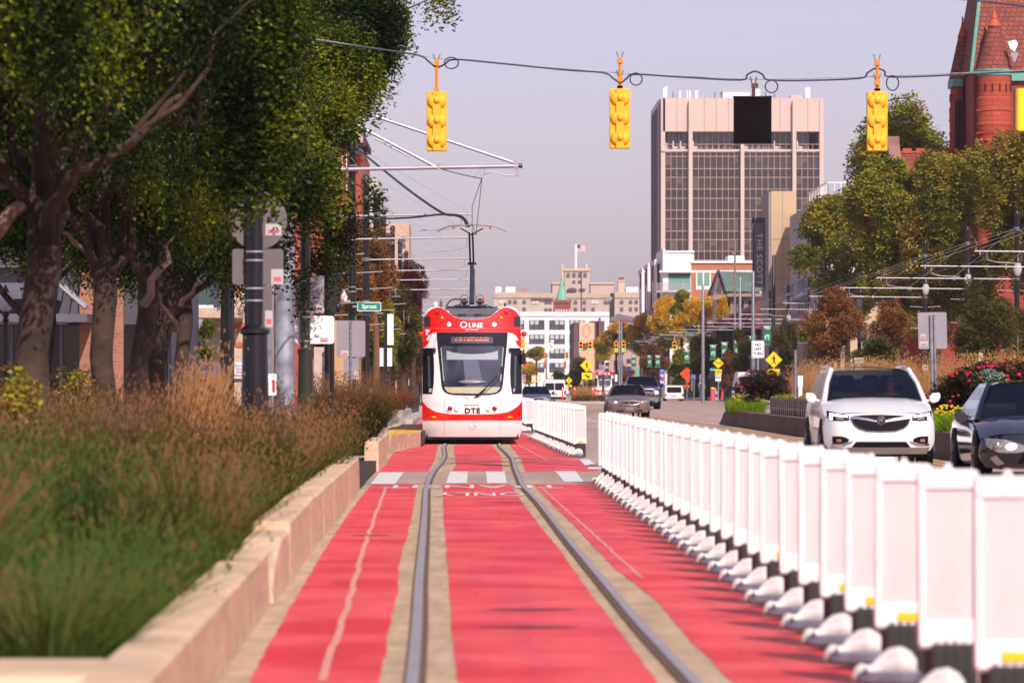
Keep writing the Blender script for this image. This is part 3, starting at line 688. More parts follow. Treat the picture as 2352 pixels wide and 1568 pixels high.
# ================================================================== BARRIER PANELS
M_bar = mat('barrier_plastic', '#cbc0c0', .5, vs=.6, var=.06, sub=.2)
M_bar_rim = mat('barrier_rim_plastic', '#e6e0e0', .5, var=.03)
M_foot = mat('grey_white_foot', '#cfc8c4', .7, vs=9, var=.12)
weather(M_bar, (5, 5, 1.2), .9, 1.05); weather(M_bar_rim, (7, 7, 3), .84, 1.04); weather(M_foot, (9, 9, 14), .6, 1.1)
M_ytag = mat('yellow_tag', '#f0b800', .5)
def make_barrier():
    t = thing('barrier_panel', 'x', 'barrier', (0, 0, 0), 0, 'white barrier panels beside the red lane')
    w = .28
    b = MB(); out = rrect(-w / 2, w / 2, .335, 1.075, .03); b.prism(out, -.035, .035, 'Y')
    b.build('panel', M_bar, t, bevel=.008)
    b = MB(); b.prism(rrect(-w / 2 - .004, w / 2 + .004, .995, 1.085, .03), -.048, .048, 'Y'); b.prism(rrect(-w / 2 - .004, w / 2 + .004, .27, .39, .02), -.05, .05, 'Y')
    b.box(-w / 2 - .003, -w / 2 + .028, -.044, .044, .33, 1.04); b.box(w / 2 - .028, w / 2 + .003, -.044, .044, .33, 1.04)
    b.prism([(-.03, 1.08), (-.018, 1.09), (-.012, 1.112), (.012, 1.112), (.018, 1.09), (.03, 1.08)], -.03, .03, 'Y'); b.box(-w / 2, -w / 2 + .05, -.04, .04, .26, .31)
    b.build('rim', M_bar_rim, t, bevel=.006)
    b = MB(); b.box(-.085, w / 2 - .012, -.055, .35, .0, .285)
    for k in range(5): b.prism([(-.075 + k * .042, .28), (-.065 + k * .042, .305), (-.05 + k * .042, .305), (-.042 + k * .042, .28)], -.05, .0, 'Y')
    for k in range(4): b.box(-.07 + k * .05, -.04 + k * .05, -.061, -.054, .02, .26)
    b.build('rubber_base', M_rubber, t, bevel=.006)
    b = MB(); n = 12; o = 0
    prof = [(-.27, .03, .035), (-.25, .075, .06), (-.22, .09, .07), (-.19, .08, .055), (-.165, .085, .055), (-.13, .13, .08), (-.08, .165, .09), (-.02, .175, .09), (.03, .15, .08), (.06, .11, .04)]
    for x, h, wd in prof:
        for k in range(n):
            a = 2 * pi * k / n; b.v.append((x, -.16 + wd * .55 * cos(a), max(0.04 if x > -.24 else .012, h / 2 + .01 + h / 2 * sin(a) * 1.02)))
    for i in range(len(prof) - 1):
        for k in range(n):
            b.f.append((i * n + k, i * n + (k + 1) % n, (i + 1) * n + (k + 1) % n, (i + 1) * n + k)); b.m.append(0)
    b.f.append(tuple(reversed(range(n)))); b.m.append(0); b.f.append(tuple((len(prof) - 1) * n + k for k in range(n))); b.m.append(0)
    f_ = b.build('foot', M_foot, t, ang=80)
    b = MB(); b.prism([(-.245, -.20), (-.15, -.235), (.05, -.235), (.10, -.06), (-.2, -.07)], .0, .062, 'Z'); b.build('foot_shade', mat('foot_shade_grey', '#5f5c6b', .7, vs=14, var=.3), f_, bevel=.015)  # dark slab puts the shade under the foot into colour
    b = MB(); b.sphere((-.2, -.22, .07), .014, n=8); b.build('bolt', M_galv, f_)
    return t
proto = make_barrier(); proto_t = None
def add_tag(par):
    b = MB(); b.box(-.03, .075, -.058, -.05, .305, .345); b.build('yellow_tag', M_ytag, par)
def bline(d): return 2.15 + .045 * (22 - d) if d < 22 else 2.15 - .0039 * (d - 22) if d < 31 else 2.115 - .0028 * (d - 31) if d < 80 else (2.17 - .0148 * (d - 94) if d < 135 else 1.62 - .01 * (d - 145))
first = True; k1 = 0
TAGGED = {0, 2, 3, 4, 7, 8, 9, 12, 13, 20}
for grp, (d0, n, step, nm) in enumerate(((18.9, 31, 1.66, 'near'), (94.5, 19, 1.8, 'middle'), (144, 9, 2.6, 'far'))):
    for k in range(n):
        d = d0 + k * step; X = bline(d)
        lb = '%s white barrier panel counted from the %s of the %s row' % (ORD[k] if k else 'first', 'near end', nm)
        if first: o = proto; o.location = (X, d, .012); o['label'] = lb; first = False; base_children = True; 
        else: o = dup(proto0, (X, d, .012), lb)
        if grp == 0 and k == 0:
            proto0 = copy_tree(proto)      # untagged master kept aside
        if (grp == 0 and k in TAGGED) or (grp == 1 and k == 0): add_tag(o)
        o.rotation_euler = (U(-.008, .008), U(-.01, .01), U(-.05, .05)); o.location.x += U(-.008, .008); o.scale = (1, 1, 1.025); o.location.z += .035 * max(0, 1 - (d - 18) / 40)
for q in list(proto0.children_recursive): bpy.data.objects.remove(q)
bpy.data.objects.remove(proto0)

# ================================================================== OVERHEAD SIGNALS
def wire(pts, r, m, name, label, cat='cable', group=None, n=6):
    b = MB(); b.tube(pts, r, n); return tag(b.build(name, m), label, cat, group)
def smoothpts(pts, k=6):
    P = [Vector(p) for p in pts]; P = [P[0]] + P + [P[-1]]; o = []
    for i in range(1, len(P) - 2):
        for j in range(k):
            t = j / k; a, b_, c, d = P[i - 1:i + 3]
            o.append(.5 * ((2 * b_) + (-a + c) * t + (2 * a - 5 * b_ + 4 * c - d) * t * t + (-a + 3 * b_ - 3 * c + d) * t ** 3))
    return o + [P[-2]]
DS = 77.5
M_cable = mat('black_cable', '#2a2540', .5)
cab = []
for (x, y) in ((560, 70), (860, 112), (960, 127), (985, 142), (1003, 155), (1022, 148), (1045, 137), (1150, 146), (1300, 161), (1385, 167), (1408, 180), (1425, 190), (1440, 180), (1458, 171), (1560, 177), (1700, 184), (1716, 172), (1735, 164), (1752, 172), (1766, 184),
               (1850, 185), (1975, 180), (1992, 168), (2012, 157), (2032, 164), (2048, 177), (2200, 172), (2352, 164), (2700, 150)): cab.append(PX(x, y, DS))
wire(smoothpts(cab, 4), .018, M_cable, 'signal_cable', 'black cable strung across the street carrying the yellow traffic signals')
wire([PX(560, 64, DS + .2), PX(1003, 134, DS + .2), PX(1425, 168, DS + .2), PX(1735, 183, DS + .2), PX(2012, 176, DS + .2), PX(2700, 148, DS + .2)], .008, M_galv, 'span_wire', 'thin steel span wire running just above the black signal cable')
wire(smoothpts([PX(1950, -22, 60), PX(2195, -3, 60), PX(2352, 14, 60), PX(2500, 34, 60)], 4), .016, M_cable, 'overhead_cable', 'dark overhead cable crossing the very top right corner')
for i, (cx, cy, rx, ry) in enumerate(((1037, 145, 16, 13), (1461, 182, 14, 14), (1772, 199, 14.5, 14), (2050, 191, 14, 17))):
    pts = [PX(cx + rx * cos(2 * pi * k / 20), cy + ry * sin(2 * pi * k / 20), DS - .05) for k in range(21)]
    wire(pts, .013, M_cable, 'cable_loop', 'round slack loop of black cable ' + ['beside the leftmost yellow signal', 'beside the middle yellow signal', 'right of the black square panel', 'right of the third yellow signal'][i], 'cable', 'slack cable loops')
def make_signal():
    t = thing('traffic_signal', 'x', 'traffic signal', (0, 0, 0), 0, 'yellow traffic signals seen from behind')
    b = MB(); w, h = .36, 1.06
    b.prism(rrect(-w / 2, w / 2, 0, h, .02), -.03, .16, 'Y')
    b.prism([(-.075, -.001), (.075, -.001), (.075, h + .001), (-.075, h + .001)], -.075, -.029, 'Y'); b.build('housing', M_signal, t, bevel=.012)
    for k in range(3):
        z = h / 6 + k * h / 3; b = MB()
        for s in (-1, 1): b.sphere((s * .085, -.03, z - .0), .085, (1, .75, 1.35), 16)
        b.sphere((0, -.05, z + .02), .075, (1, 1, 1.0), 16); b.build('lens_housing', M_signal, t, ang=80)
        b = MB(); o = 0; n = 14
        for y, r in ((.16, .13), (.42, .135)):
            for q in range(n + 1): a = pi * 1.35 * q / n - pi * .175; b.v.append((r * cos(a), y, z + r * sin(a)))
        for q in range(n): b.f.append((q, q + 1, n + 2 + q, n + 1 + q)); b.m.append(0)
        b.build('visor', M_signal, t)
    return t
sg0 = make_signal(); first = True
for px, yt, yb, stem, lb in ((1003, 209, 347, 145, 'yellow traffic signal on long stem hanging left over the tram'), (1424, 205, 341, 182, 'middle yellow traffic signal hanging over open sky left of tower'), (2015, 209, 347, 190, 'yellow traffic signal hanging between the office tower and red church')):
    X, D, zb = PX(px, yb, DS); sgn = sg0 if first else dup(sg0, (0, 0, 0), lb); first = False
    sgn['label'] = lb; sgn.location = (X, D, zb)
    zt = ZZ(stem, DS) - zb
    b = MB(); b.tube([(0, 0, 1.06), (0, 0, zt)], .028, 10); b.cb(0, 0, zt, .09, .1, .10); b.cb(0, 0, 1.09, .1, .1, .05); b.build('hanger', mat('hanger_orange', '#e07f08', .45), sgn, bevel=.005)
    b = MB(); 
    for s in (-1, 1): b.tube([(s * .015, 0, zt), (s * .06, .05, zt + .16)], .012, 6)
    b.build('clamp', M_galv, sgn)
t = thing('blank_out_sign', 'black square sign panel hanging in front of the office tower', 'sign', PX(1729, 328, DS))
b = MB(); w, h = .67, .82; b.box(-w / 2, w / 2, 0, .14, 0, h); b.build('cabinet', mat('matt_black_cabinet', '#0c0a0d', .85, vs=2, var=.5, spec=.1), t, bevel=.012)
b = MB(); b.box(-w / 2 - .012, w / 2 + .012, .02, .12, -.02, .012); b.box(-w / 2 - .012, w / 2 + .012, .02, .12, h - .012, h + .014); b.build('frame', M_black, t, bevel=.005)
b = MB(); b.tube([(.02, .07, h), (.02, .07, h + .22)], .03, 8); b.cb(.04, .07, h + .2, .12, .08, .08); b.tube([(0, .07, h + .2), (-.04, .1, h + .36)], .012, 6); b.tube([(.05, .07, h + .2), (.07, .1, h + .36)], .012, 6)
b.build('hanger', mat('rusty_hanger', '#5b3226', .6), t)
t = thing('signal_cabinet', 'bright yellow signal side cut off by the right edge', 'traffic signal', PX(2333, 300, 62))
b = MB(); b.box(.035, .6, 0, .2, 0, .6); b.build('backplate', mat('bright_yellow', '#f5cc10', .4), t); b = MB(); b.box(0, .034, .0, .3, .01, .6); b.build('side_wall', mat('ochre_side', '#b87408', .5), t)
b = MB(); b.tube([(.3, .1, .6), (.3, .1, 1.1)], .03, 8); b.build('hanger', M_signal, t)

# ================================================================== OVERHEAD LINE MASTS
M_mast = mat('mast_black', '#100f13', .4, var=.3)
M_clamp = mat('bright_clamp', '#b5b2bb', .3, metal=.6)
M_wire = mat('contact_wire', '#4a4450', .5, metal=.3)
M_stay = mat('stay_steel', '#8d8688', .5)
def make_mast(side, arm_len, far=False):
    """side +1: arm towards +X"""
    t = thing('catenary_mast', 'x', 'catenary mast', (0, 0, 0), 0, 'black overhead line masts')
    b = MB(); b.lathe([(.20, 0), (.2, .5), (.15, .55), (.125, 1.2), (.115, 9.2), (.13, 9.25), (.13, 9.4), (.05, 9.5)], 16, flute=.05); b.build('pole', M_mast, t, ang=50)
    b = MB()
    for z in (4.6, 4.75, 6.28, 6.35, 8.6, 8.68): b.lathe([(.128, -.015), (.135, -.015), (.135, .015), (.128, .015)], 16, (0, 0, z))
    b.build('clamps', M_clamp, t)
    L = arm_len * side
    a = MB(); a.tube([(side * .12, 0, 6.3), (L, 0, 6.36)], .027, 8); arm = a.build('bracket_arm', M_alu, t)
    a = MB()
    for fr in (.45, .97): a.cb(L * fr, 0, 6.33, .05, .06, .17)
    a.tube([(L * .93, 0, 6.33), (L * .93, 0, 6.05), (L * .93 - side * .35, 0, 5.95), (L * .93 - side * 1.2, 0, 5.9)], .017, 6)
    a.build('steady_arm', M_alu, arm)
    a = MB(); a.tube([(side * .1, 0, 8.64), (L * .45, 0, 6.42)], .006, 5); a.tube([(side * .1, 0, 8.64), (L * .97, 0, 6.45)], .006, 5); a.build('stay_rods', M_stay, arm)
    return t
def mast_lantern(t, side):
    b = MB(); b.lathe([(.03, -.62), (.12, -.58), (.19, -.38), (.2, -.2), (.12, 0)], 14, (0, -.32, 7.05)); l_ = b.build('lantern_globe', M_glass_lamp, t, ang=80)
    b = MB(); b.lathe([(.13, 0), (.15, .06), (.07, .25), (.05, .4)], 14, (0, -.32, 7.05)); b.tube([(0, -.32, 7.4), (0, 0, 7.45)], .03, 6); b.build('lantern_cap', M_mast, t)
def banner_rods(t):
    b = MB()
    for z in (6.0 - .25, 4.55): b.tube([(-.85, 0, z + .04), (-.14, 0, z)], .018, 5); b.tube([(.14, 0, z), (.85, 0, z + .04)], .018, 5)
    b.build('banner_rods', M_alu, t)
mr = make_mast(-1, 6.5); mast_lantern(mr, -1); banner_rods(mr)
for k in range(21):
    d = [162, 182, 202, 222.5, 243.5, 263.5, 284][k] if k < 7 else 284 + 20.6 * (k - 6)
    X = 24.9 - max(0, (d - 240)) * .004
    lb = '%s black overhead line mast of the right-hand row, counted from the camera' % (ORD[k].replace('nearest', 'first'))
    o = mr if k == 0 else dup(mr, (0, 0, 0), lb)
    o.location = (X, d, .2); o['label'] = lb
ml = make_mast(1, 4.0)
b = MB()
for z in (5.2, 3.85): b.tube([(-.9, 0, z - .03), (-.14, 0, z)], .02, 5); b.tube([(.14, 0, z), (1.0, 0, z + .05)], .02, 5)
b.build('banner_rods', M_alu, ml)
lefts = [(122, -4.25, 'black overhead line mast mostly hidden in the left tree leaves'), (141, -4.15, 'thick black overhead line mast carrying the green Sproat street sign'), (164, -4.3, 'black overhead line mast with domed cap just right of the sign mast'), (180, -4.3, 'black overhead line mast second beyond the street sign mast')]
for k, (d, X, lb) in enumerate(lefts + [(196 + 20 * i, -4.35, '%s distant left-hand overhead line mast behind the brown trees' % (ORD[i].replace('nearest', 'first'))) for i in range(7)]):
    o = ml if k == 0 else dup(ml, (0, 0, 0), lb); o.location = (X, d, 0); o['label'] = lb
# contact and messenger wires
M_wire = mat('contact_wire', '#4a4450', .5, metal=.3)
wire([(.05, 94.6, 6.1), (-.2, 108, 6.0), (-.22, 118, 5.93), (-.25, 141, 5.9), (-.2, 300, 5.9)], .009, M_wire, 'contact_wire', 'contact wire running above the near tram to its pantograph')
wire([(17.6, 150, 5.95), (17.6, 400, 5.95), (17.6, 640, 5.95)], .012, M_wire, 'contact_wire', 'contact wire above the far right-hand tram track')
wire(smoothpts([PX(1003, 385, 94.6), PX(1050, 398, 94.6), PX(1085, 406, 94.6), PX(1107, 410, 94.6)], 4), .014, M_wire, 'messenger_cable', 'dark messenger cable ending at the near bracket arm')
wire(smoothpts([PX(818, 340, 141), PX(880, 390, 132), PX(950, 445, 124), PX(1018, 490, 120), PX(1050, 494, 119), PX(1068, 504, 118.5), PX(1077, 520, 118)], 4), .035, M_cable, 'feeder_cable', 'thick dark feeder cable drooping from the sign mast to the pantograph')
wire(smoothpts([PX(755, 498, 122), PX(830, 503, 122), PX(940, 500, 122), PX(1020, 492, 121), PX(1060, 500, 119.5), PX(1072, 520, 118.6)], 4), .03, M_cable, 'feeder_cable', 'second dark feeder cable lashed along the arm over the tram')
# ---- the galvanised strain pole in the trees with its heavy arm
t = thing('strain_pole', 'tall mottled galvanised steel pole with long arm reaching over the tram', 'pole', (XX(653, 94.6), 94.6, .1))
M_mot = mat('mottled_galvanised', '#6f7080', .45, metal=.35, vs=2.2, col2='#a9a9b4')
b = MB(); b.lathe([(.23, 0), (.225, 4.8), (.15, 5.6), (.075, 6.2), (.07, 8.2)], 20); b.build('pole', M_mot, t)
x0, _, z0 = t.location; 
def lp(px, py): q = PX(px, py, 94.6); return (q[0] - x0, 0, q[2] - .1)
b = MB(); b.tube([lp(640, 392), lp(1200, 381)], .045, 10); b.build('bracket_arm', M_alu, t)
b = MB(); b.tube([lp(1190, 381), lp(1200, 381)], .05, 8); b.build('arm_cap', M_black, t)
b = MB(); b.tube([lp(700, 213), lp(1180, 374)], .034, 8); b.build('strut', M_alu, t)
b = MB(); b.tube([lp(660, 203), lp(1003, 385)], .034, 8); b.tube([lp(860, 318), lp(940, 360)], .02, 6); b.cb(*lp(884, 326), .06, .06, .1); b.cb(*lp(898, 332), .04, .06, .12); b.build('strut', M_alu, t)
b = MB(); b.cb(*lp(1008, 384), .06, .08, .16); b.cb(*lp(1183, 380), .06, .08, .2); b.cb(*lp(1188, 392), .06, .08, .25)
b.tube([lp(1187, 404), lp(1160, 403), lp(1130, 396), lp(1112, 400), lp(1106, 404)], .016, 6); b.cb(*lp(1107, 405), .07, .07, .08); b.tube([lp(1112, 383), lp(1093, 402)], .008, 5); b.tube([lp(1114, 383), lp(1112, 402)], .008, 5)
b.build('steady_arm', M_clamp, t)
b = MB(); b.tube([lp(640, 272), lp(770, 277)], .05, 8); b.build('upper_arm', M_galv, t)
b = MB(); b.tube([lp(1107, 408), (lp(1092, 470)[0], 12, lp(1092, 470)[2] - .25), (.02 - x0 - .25, 23, 5.85)], .009, 5); b.build('dropper_wire', M_wire, t)

# ================================================================== POLES AND SIGNS, LEFT
def sticker(par, x, y, z, w, h):
    b = MB(); b.box(x - w / 2, x + w / 2, y - .004, y, z - h / 2, z + h / 2); s = b.build('sticker', M_stick, par)
    b = MB(); b.box(x - w * .32, x + w * .32, y - .007, y - .0045, z - h * .30, z + h * .0); b.build('red_print', mat('faded_red_print', '#c85a6c', .6), s)
t = thing('sign_pole', 'thick black fluted pole with round and square sign backs in front of trees', 'pole', (XX(585, 57), 57, .15)); s = F / 57
def zl(py, d, base=.15): return ZZ(py, d) - base
b = MB(); zc = zl(760, 57); b.lathe([(.19, 0), (.185, zc * .5), (.165, zc - .05), (.2, zc - .03), (.2, zc + .02), (.11, zc + .08), (.107, 7.2)], 18, flute=.06); b.build('post', mat('pole_black_blue', '#15151c', .3, var=.3), t, ang=50)
b = MB()
for py in (578, 598, 662, 690, 752): b.lathe([(.112, -.012), (.12, -.012), (.12, .012), (.112, .012)], 16, (0, 0, zl(py, 57)))
b.build('bands', M_clamp, t)
b = MB(); cx = (591 - 585) / s; b.disc(cx, zl(505, 57), .385, .12, .135, 32); rs = b.build('round_sign_back', mat('shaded_sign_back', '#6b6365', .6, metal=.2, vs=2, var=.15), t); sticker(rs, .24, .118, zl(527, 57), .21, .15)  # these sign backs stand in shade; the darker tone carries it
b = MB(); b.prism(rrect(-.30, .37, zl(653, 57), zl(571, 57), .04), .12, .135, 'Y'); rs = b.build('square_sign_back', MATS['shaded_sign_back'], t); sticker(rs, .29, .118, zl(635, 57), .16, .2)
b = MB(); b.prism(rrect(-.14, .22, zl(752, 57), zl(655, 57), .03), .12, .135, 'Y'); rs = b.build('narrow_sign_back', MATS['shaded_sign_back'], t); sticker(rs, .18, .118, zl(732, 57), .1, .22)
# dark green lamp pole with plates
D3 = 80; t = thing('lamp_pole', 'dark green lamp pole with flared base, grey and bright white plates', 'pole', (XX(701, D3), D3, .15)); s = F / D3
M_shsign = mat('shaded_sign_back', '#6b6365', .6, metal=.2, vs=2, var=.15)
M_gpole = mat('dark_green_pole', '#30352c', .4, var=.2, vs=2)
zc = zl(803, D3); b = MB(); b.lathe([(.17, 0), (.165, .3), (.13, zc - .1), (.15, zc - .05), (.15, zc), (.1, zc + .04), (.095, zc + .1), (.09, 5.5)], 18, flute=.04); b.build('post', M_gpole, t, ang=50)
b = MB(); b.lathe([(.17, 0), (.17, .75)], 12, (0, 0, 0)); 
b = MB()
for py in (645, 716, 728, 783): b.lathe([(.092, -.01), (.1, -.01), (.1, .01), (.092, .01)], 16, (0, 0, zl(py, D3)))
b.build('bands', M_clamp, t)
b = MB(); b.prism(rrect(-24 / s, 43 / s, zl(719, D3), zl(633, D3), .03), .1, .115, 'Y'); q = b.build('sign_back', M_signback, t); sticker(q, 33 / s, .098, zl(708, D3), .17, .12)
b = MB(); b.prism(rrect(-24 / s, 66 / s, zl(789, D3), zl(725, D3), .05), .1, .115, 'Y'); q = b.build('white_plate', mat('bright_white_plate', '#f2eeee', .3), t); sticker(q, 43 / s, .098, zl(780, D3), .16, .1)
b = MB(); b.lathe([(.33, 0), (.33, .1), (.29, .15), (.29, .55), (.33, .6), (.33, .72), (.2, .75)], 24, (0, 0, 0), flute=.04)
tag(b.build('litter_bin', M_black, loc=(XX(735, 92), 92, .13)), 'round black litter bin beside the dark green lamp pole', 'bin')
D4 = 86; t = thing('side_signal', 'black traffic signal seen side-on with visors facing left', 'traffic signal', (XX(762, D4), D4, 0))
b = MB(); zt, zb = ZZ(618, D4), ZZ(722, D4); b.box(-.12, .1, -.14, .14, zb, zt); b.build('housing', mat('signal_black', '#221d22', .45), t, bevel=.02)
for k in range(3):
    z = zb + (zt - zb) * (k + .5) / 3; b = MB(); b.tube([(-.10, 0, z), (-.2, 0, z), (-.30, 0, z - .02)], [.10, .12, .09], 14, caps=False); b.sphere((.12, 0, z), .1, (.8, 1, 1), 12); b.build('visor', mat('signal_black', '#221d22', .45), t)
b = MB(); b.tube([(.0, .2, 0), (.0, .2, zt + .3)], .045, 8); b.tube([(0, .2, zb + .1), (0, .1, zb + .1)], .03); b.tube([(0, .2, zt - .1), (0, .1, zt - .1)], .03); b.build('post', M_black, t)
b = MB(); b.lathe([(.03, 0), (.06, .02), (.075, .12), (.03, .2), (.01, .24)], 12, PX(790, 694, 88)); b.tube([PX(790, 693, 88), PX(805, 691, 88)], .012, 6)
tag(b.build('camera_housing', M_white), 'small white teardrop camera left of the sign mast', 'camera')
def post_signs(name, label, px, d, base, w, top_py, plates, group=None, m=None):
    t = thing(name, label, 'sign', (XX(px, d), d, base), 0, group)
    b = MB(); b.box(-w / 2, w / 2, -w / 2, w / 2, 0, ZZ(top_py, d) - base); b.build('post', m or M_galv, t)
    return t
D6 = 96; t = post_signs('sign_post', 'perforated steel post with two grey sign backs left of the black mast', 806.5, D6, .13, .05, 737, 0); s = F / D6
b = MB()
for k in range(22): b.disc(0, .5 + k * .115, .01, -.0265, -.02, 8)
b.build('punched_holes', M_black, t)
b = MB(); b.prism(rrect((773 - 806.5) / s, (839 - 806.5) / s, zl(819.5, D6, .13), zl(736, D6, .13), .04), .028, .036, 'Y'); q = b.build('sign_back', M_signback, t); sticker(q, -15 / s, .026, zl(811, D6, .13), .18, .12)
b = MB(); b.prism(rrect((789 - 806.5) / s, (823 - 806.5) / s, zl(872, D6, .13), zl(822, D6, .13), .03), .028, .036, 'Y'); q = b.build('sign_back', M_signback, t); sticker(q, 12 / s, .026, zl(861, D6, .13), .1, .18)
D7 = 66; t = post_signs('sign_post', 'pale galvanised post with small white and red ticket sign, half hidden', 619, D7, .15, .075, 752, 0); s = F / D7
b = MB(); b.prism(rrect(-.02, .11, zl(908, D7), zl(858, D7), .02), -.055, -.045, 'Y'); q = b.build('ticket_sign', M_white, t)
b = MB(); b.box(.045, .085, -.06, -.056, zl(900, D7), zl(872, D7)); b.build('red_print', M_redink, q)
text('I', .05, (.07, -.06, zl(864, D7)), M_ink, q)
# black rectangular stop post with two white plates
D8 = 150; t = thing('tram_stop_post', 'slim black tram stop post with two white rectangular plates', 'sign', (XX(886, D8), D8, .13)); s = F / D8
b = MB(); b.box(-.05, .05, -.05, .05, 0, ZZ(714, D8) - .13); b.build('post', M_black, t)
b = MB(); b.box(3.6 / s, 18 / s, -.01, .02, zl(792, D8, .13), zl(721, D8, .13)); b.build('white_plate', M_white, t)
b = MB(); b.box(-14 / s, 14.5 / s, .052, .08, zl(841, D8, .13), zl(799, D8, .13)); b.build('white_plate', M_white, t)
b = MB(); b.box(-.6, .3, -.01, .01, ZZ(714, D8) - .11, ZZ(712, D8) - .11); b.build('top_rod', M_alu, t)
# street name sign on the mast
D9 = 140.6; t = thing('street_sign', 'green street name sign reading Sproat on the black mast', 'street sign', (XX(848, D9), D9, ZZ(704, D9))); s = F / D9
b = MB(); b.prism(rrect(-27.5 / s, 27.5 / s, -10.5 / s, 10.5 / s, .04), 0, .012, 'Y'); b.build('border', M_white, t)
b = MB(); b.prism(rrect(-26 / s, 26 / s, -8.8 / s, 8.8 / s, .03), -.004, 0, 'Y'); b.build('panel', M_green_sign, t)
text('Sproat', .135, (0, -.01, -.0), M_white, t, bold=.03, sx=.98)
b = MB(); b.box(-38 / s, -27 / s, .0, .04, -.02, .03); b.build('bracket', M_clamp, t)
b = MB(); b.box(-.02, .02, -.015, .2, -.15, .15); tag(b.build('street_sign', M_green_sign, loc=PX(817, 736, 140)), 'small green sign edge-on just below the Sproat sign', 'street sign')
# fluted dark column, left of signs, lamp standards
b = MB(); b.lathe([(.22, 0), (.2, .4), (.16, .6), (.155, 9)], 18, flute=.08); tag(b.build('dark_column', M_mast, loc=(XX(522, 98), 98, .13)), 'dark fluted column standing left of the signs under the trees', 'pole')
b = MB(); b.lathe([(.1, 0), (.08, 9)], 12); tag(b.build('dark_column', M_mast, loc=(XX(363, 92), 92, .13)), 'slim black column rising beside the globe street lamp', 'pole')
def lamp_post(px, d, zt, label, sc=1):
    t = thing('street_lamp', label, 'street lamp', (XX(px, d), d, .13), 0, 'globe street lamps')
    b = MB(); b.lathe([(.14, 0), (.13, .5), (.07, .6), (.06, zt - .7), (.1, zt - .65), (.05, zt - .6), (.1, zt - .5), (.1, zt - .42)], 14); b.build('post', M_black, t)
    b = MB(); b.lathe([(.09, 0), (.19, .12), (.22, .3), (.15, .46), (.06, .5)], 16, (0, 0, zt - .42)); b.build('globe', M_glass_lamp, t, ang=80)
    b = MB(); b.lathe([(.1, 0), (.06, .08), (.01, .2)], 12, (0, 0, zt + .07)); b.build('finial', M_black, t)
    t.scale = (sc,) * 3; return t
lamp_post(387, 100, 4.05, 'street lamp with pale globe between the dark tree trunks')
lamp_post(13, 100, 3.9, 'small street lamp in front of grey building at far left', .9)
# bench racks and box near the trees
M_brown = mat('brown_steel', '#3d2c28', .5)
for i, (px, d, lb) in enumerate(((60, 74, 'brown box seat with pale edge behind the far left grasses'),)):
    t = thing('planter_box', lb, 'planter', (XX(px, d), d, .13)); b = MB(); b.box(-.62, .62, -.3, .3, 0, .95 + .35); b.build('body', M_brown, t, bevel=.03)
    b = MB(); b.box(-1.6, .65, -.36, -.31, .72, .82); b.build('ledge', mat('pinkish_ledge', '#b99a94', .6), t)
for i in range(4):
    px = 440 + i * 34; d = 88; X = XX(px, d)
    b = MB(); b.tube([(X - .0, d, .1), (X, d, .85), (X + .08, d, 1.1), (X + .25, d, 1.16), (X + .42, d, 1.1), (X + .5, d, .85), (X + .5, d, .1)], .05, 8); b.box(X, X + .5, d - .02, d + .02, .35, .95)
    tag(b.build('bike_rack', M_brown), '%s brown looped rack from the left below the mural banner' % ORD[i].replace('nearest', 'first'), 'bike rack', 'brown looped racks under the trees')
# hydrants
M_hyd = mat('pink_red_hydrant', '#c8505c', .5, vs=8, var=.1)
def make_hydrant(label, loc, cap=None, sc=1):
    t = thing('fire_hydrant', label, 'hydrant', loc, 0, 'fire hydrants'); t.scale = (sc,) * 3
    b = MB(); b.lathe([(.19, 0), (.19, .04), (.13, .06), (.12, .1), (.115, .4), (.15, .42), (.15, .46), (.12, .48), (.125, .62)], 18); b.build('barrel', M_hyd, t)
    b = MB(); b.lathe([(.15, 0), (.15, .03), (.13, .08), (.07, .14), (.03, .15), (.03, .2)], 18, (0, 0, .62)); b.build('bonnet', cap or M_hyd, t)
    for s in (-1, 1): b = MB(); b.tube([(s * .1, 0, .55), (s * .2, 0, .55), (s * .23, 0, .55)], [.05, .055, .03], 12); b.build('side_outlet', M_hyd, t)
    b = MB(); b.tube([(.03, -.1, .53), (.05, -.2, .53)], .075, 14); b.tube([(.05, -.2, .53), (.055, -.24, .53)], .05, 6); b.build('pumper_outlet', M_hyd, t); return t
make_hydrant('nearer pink-red fire hydrant beside the slim black post', (XX(866, 190), 190, .1), sc=.98)
make_hydrant('pink-red fire hydrant at the feet of the walking man', (XX(922, 225), 225, .1))
make_hydrant('pink fire hydrant with bright yellow cap left of the tram', (XX(944, 300), 300, .1), mat('yellow_cap', '#e8c000', .45), sc=1.05)
# ================================================================== VEHICLES
V_glass = mat('car_glass', '#0a1120', .05, alpha=.68, var=.05, spec=.45)
V_side = mat('car_side_glass', '#15171d', .06, var=.2, spec=.7)
V_chrome = mat('chrome', '#b8b6bb', .12, metal=.9, var=.05)
V_tyre = mat('tyre', '#17161a', .75, vs=9, var=.3)
V_rim = mat('alloy_rim', '#86848a', .3, metal=.7)
V_trim = mat('black_trim', '#121114', .7, var=.2, spec=.15)
V_lampglass = mat('headlamp_glass', '#8b8a90', .12, vs=30, var=.35, metal=.3)
V_drl = mat('lit_daylight_lamp', '#f4f4ff', .2, emit=3.5, var=0)
V_glow = mat('lit_headlamp_warm', '#ffdca0', .2, emit=4, var=0)
V_int = mat('car_interior', '#1b1a20', .8, var=.3)
V_wheel = mat('steering_wheel', '#2c2d33', .5)
V_plate = mat('number_plate', '#8a7a70', .5)
V_tail = mat('tail_lamp', '#b01018', .2, var=.1)
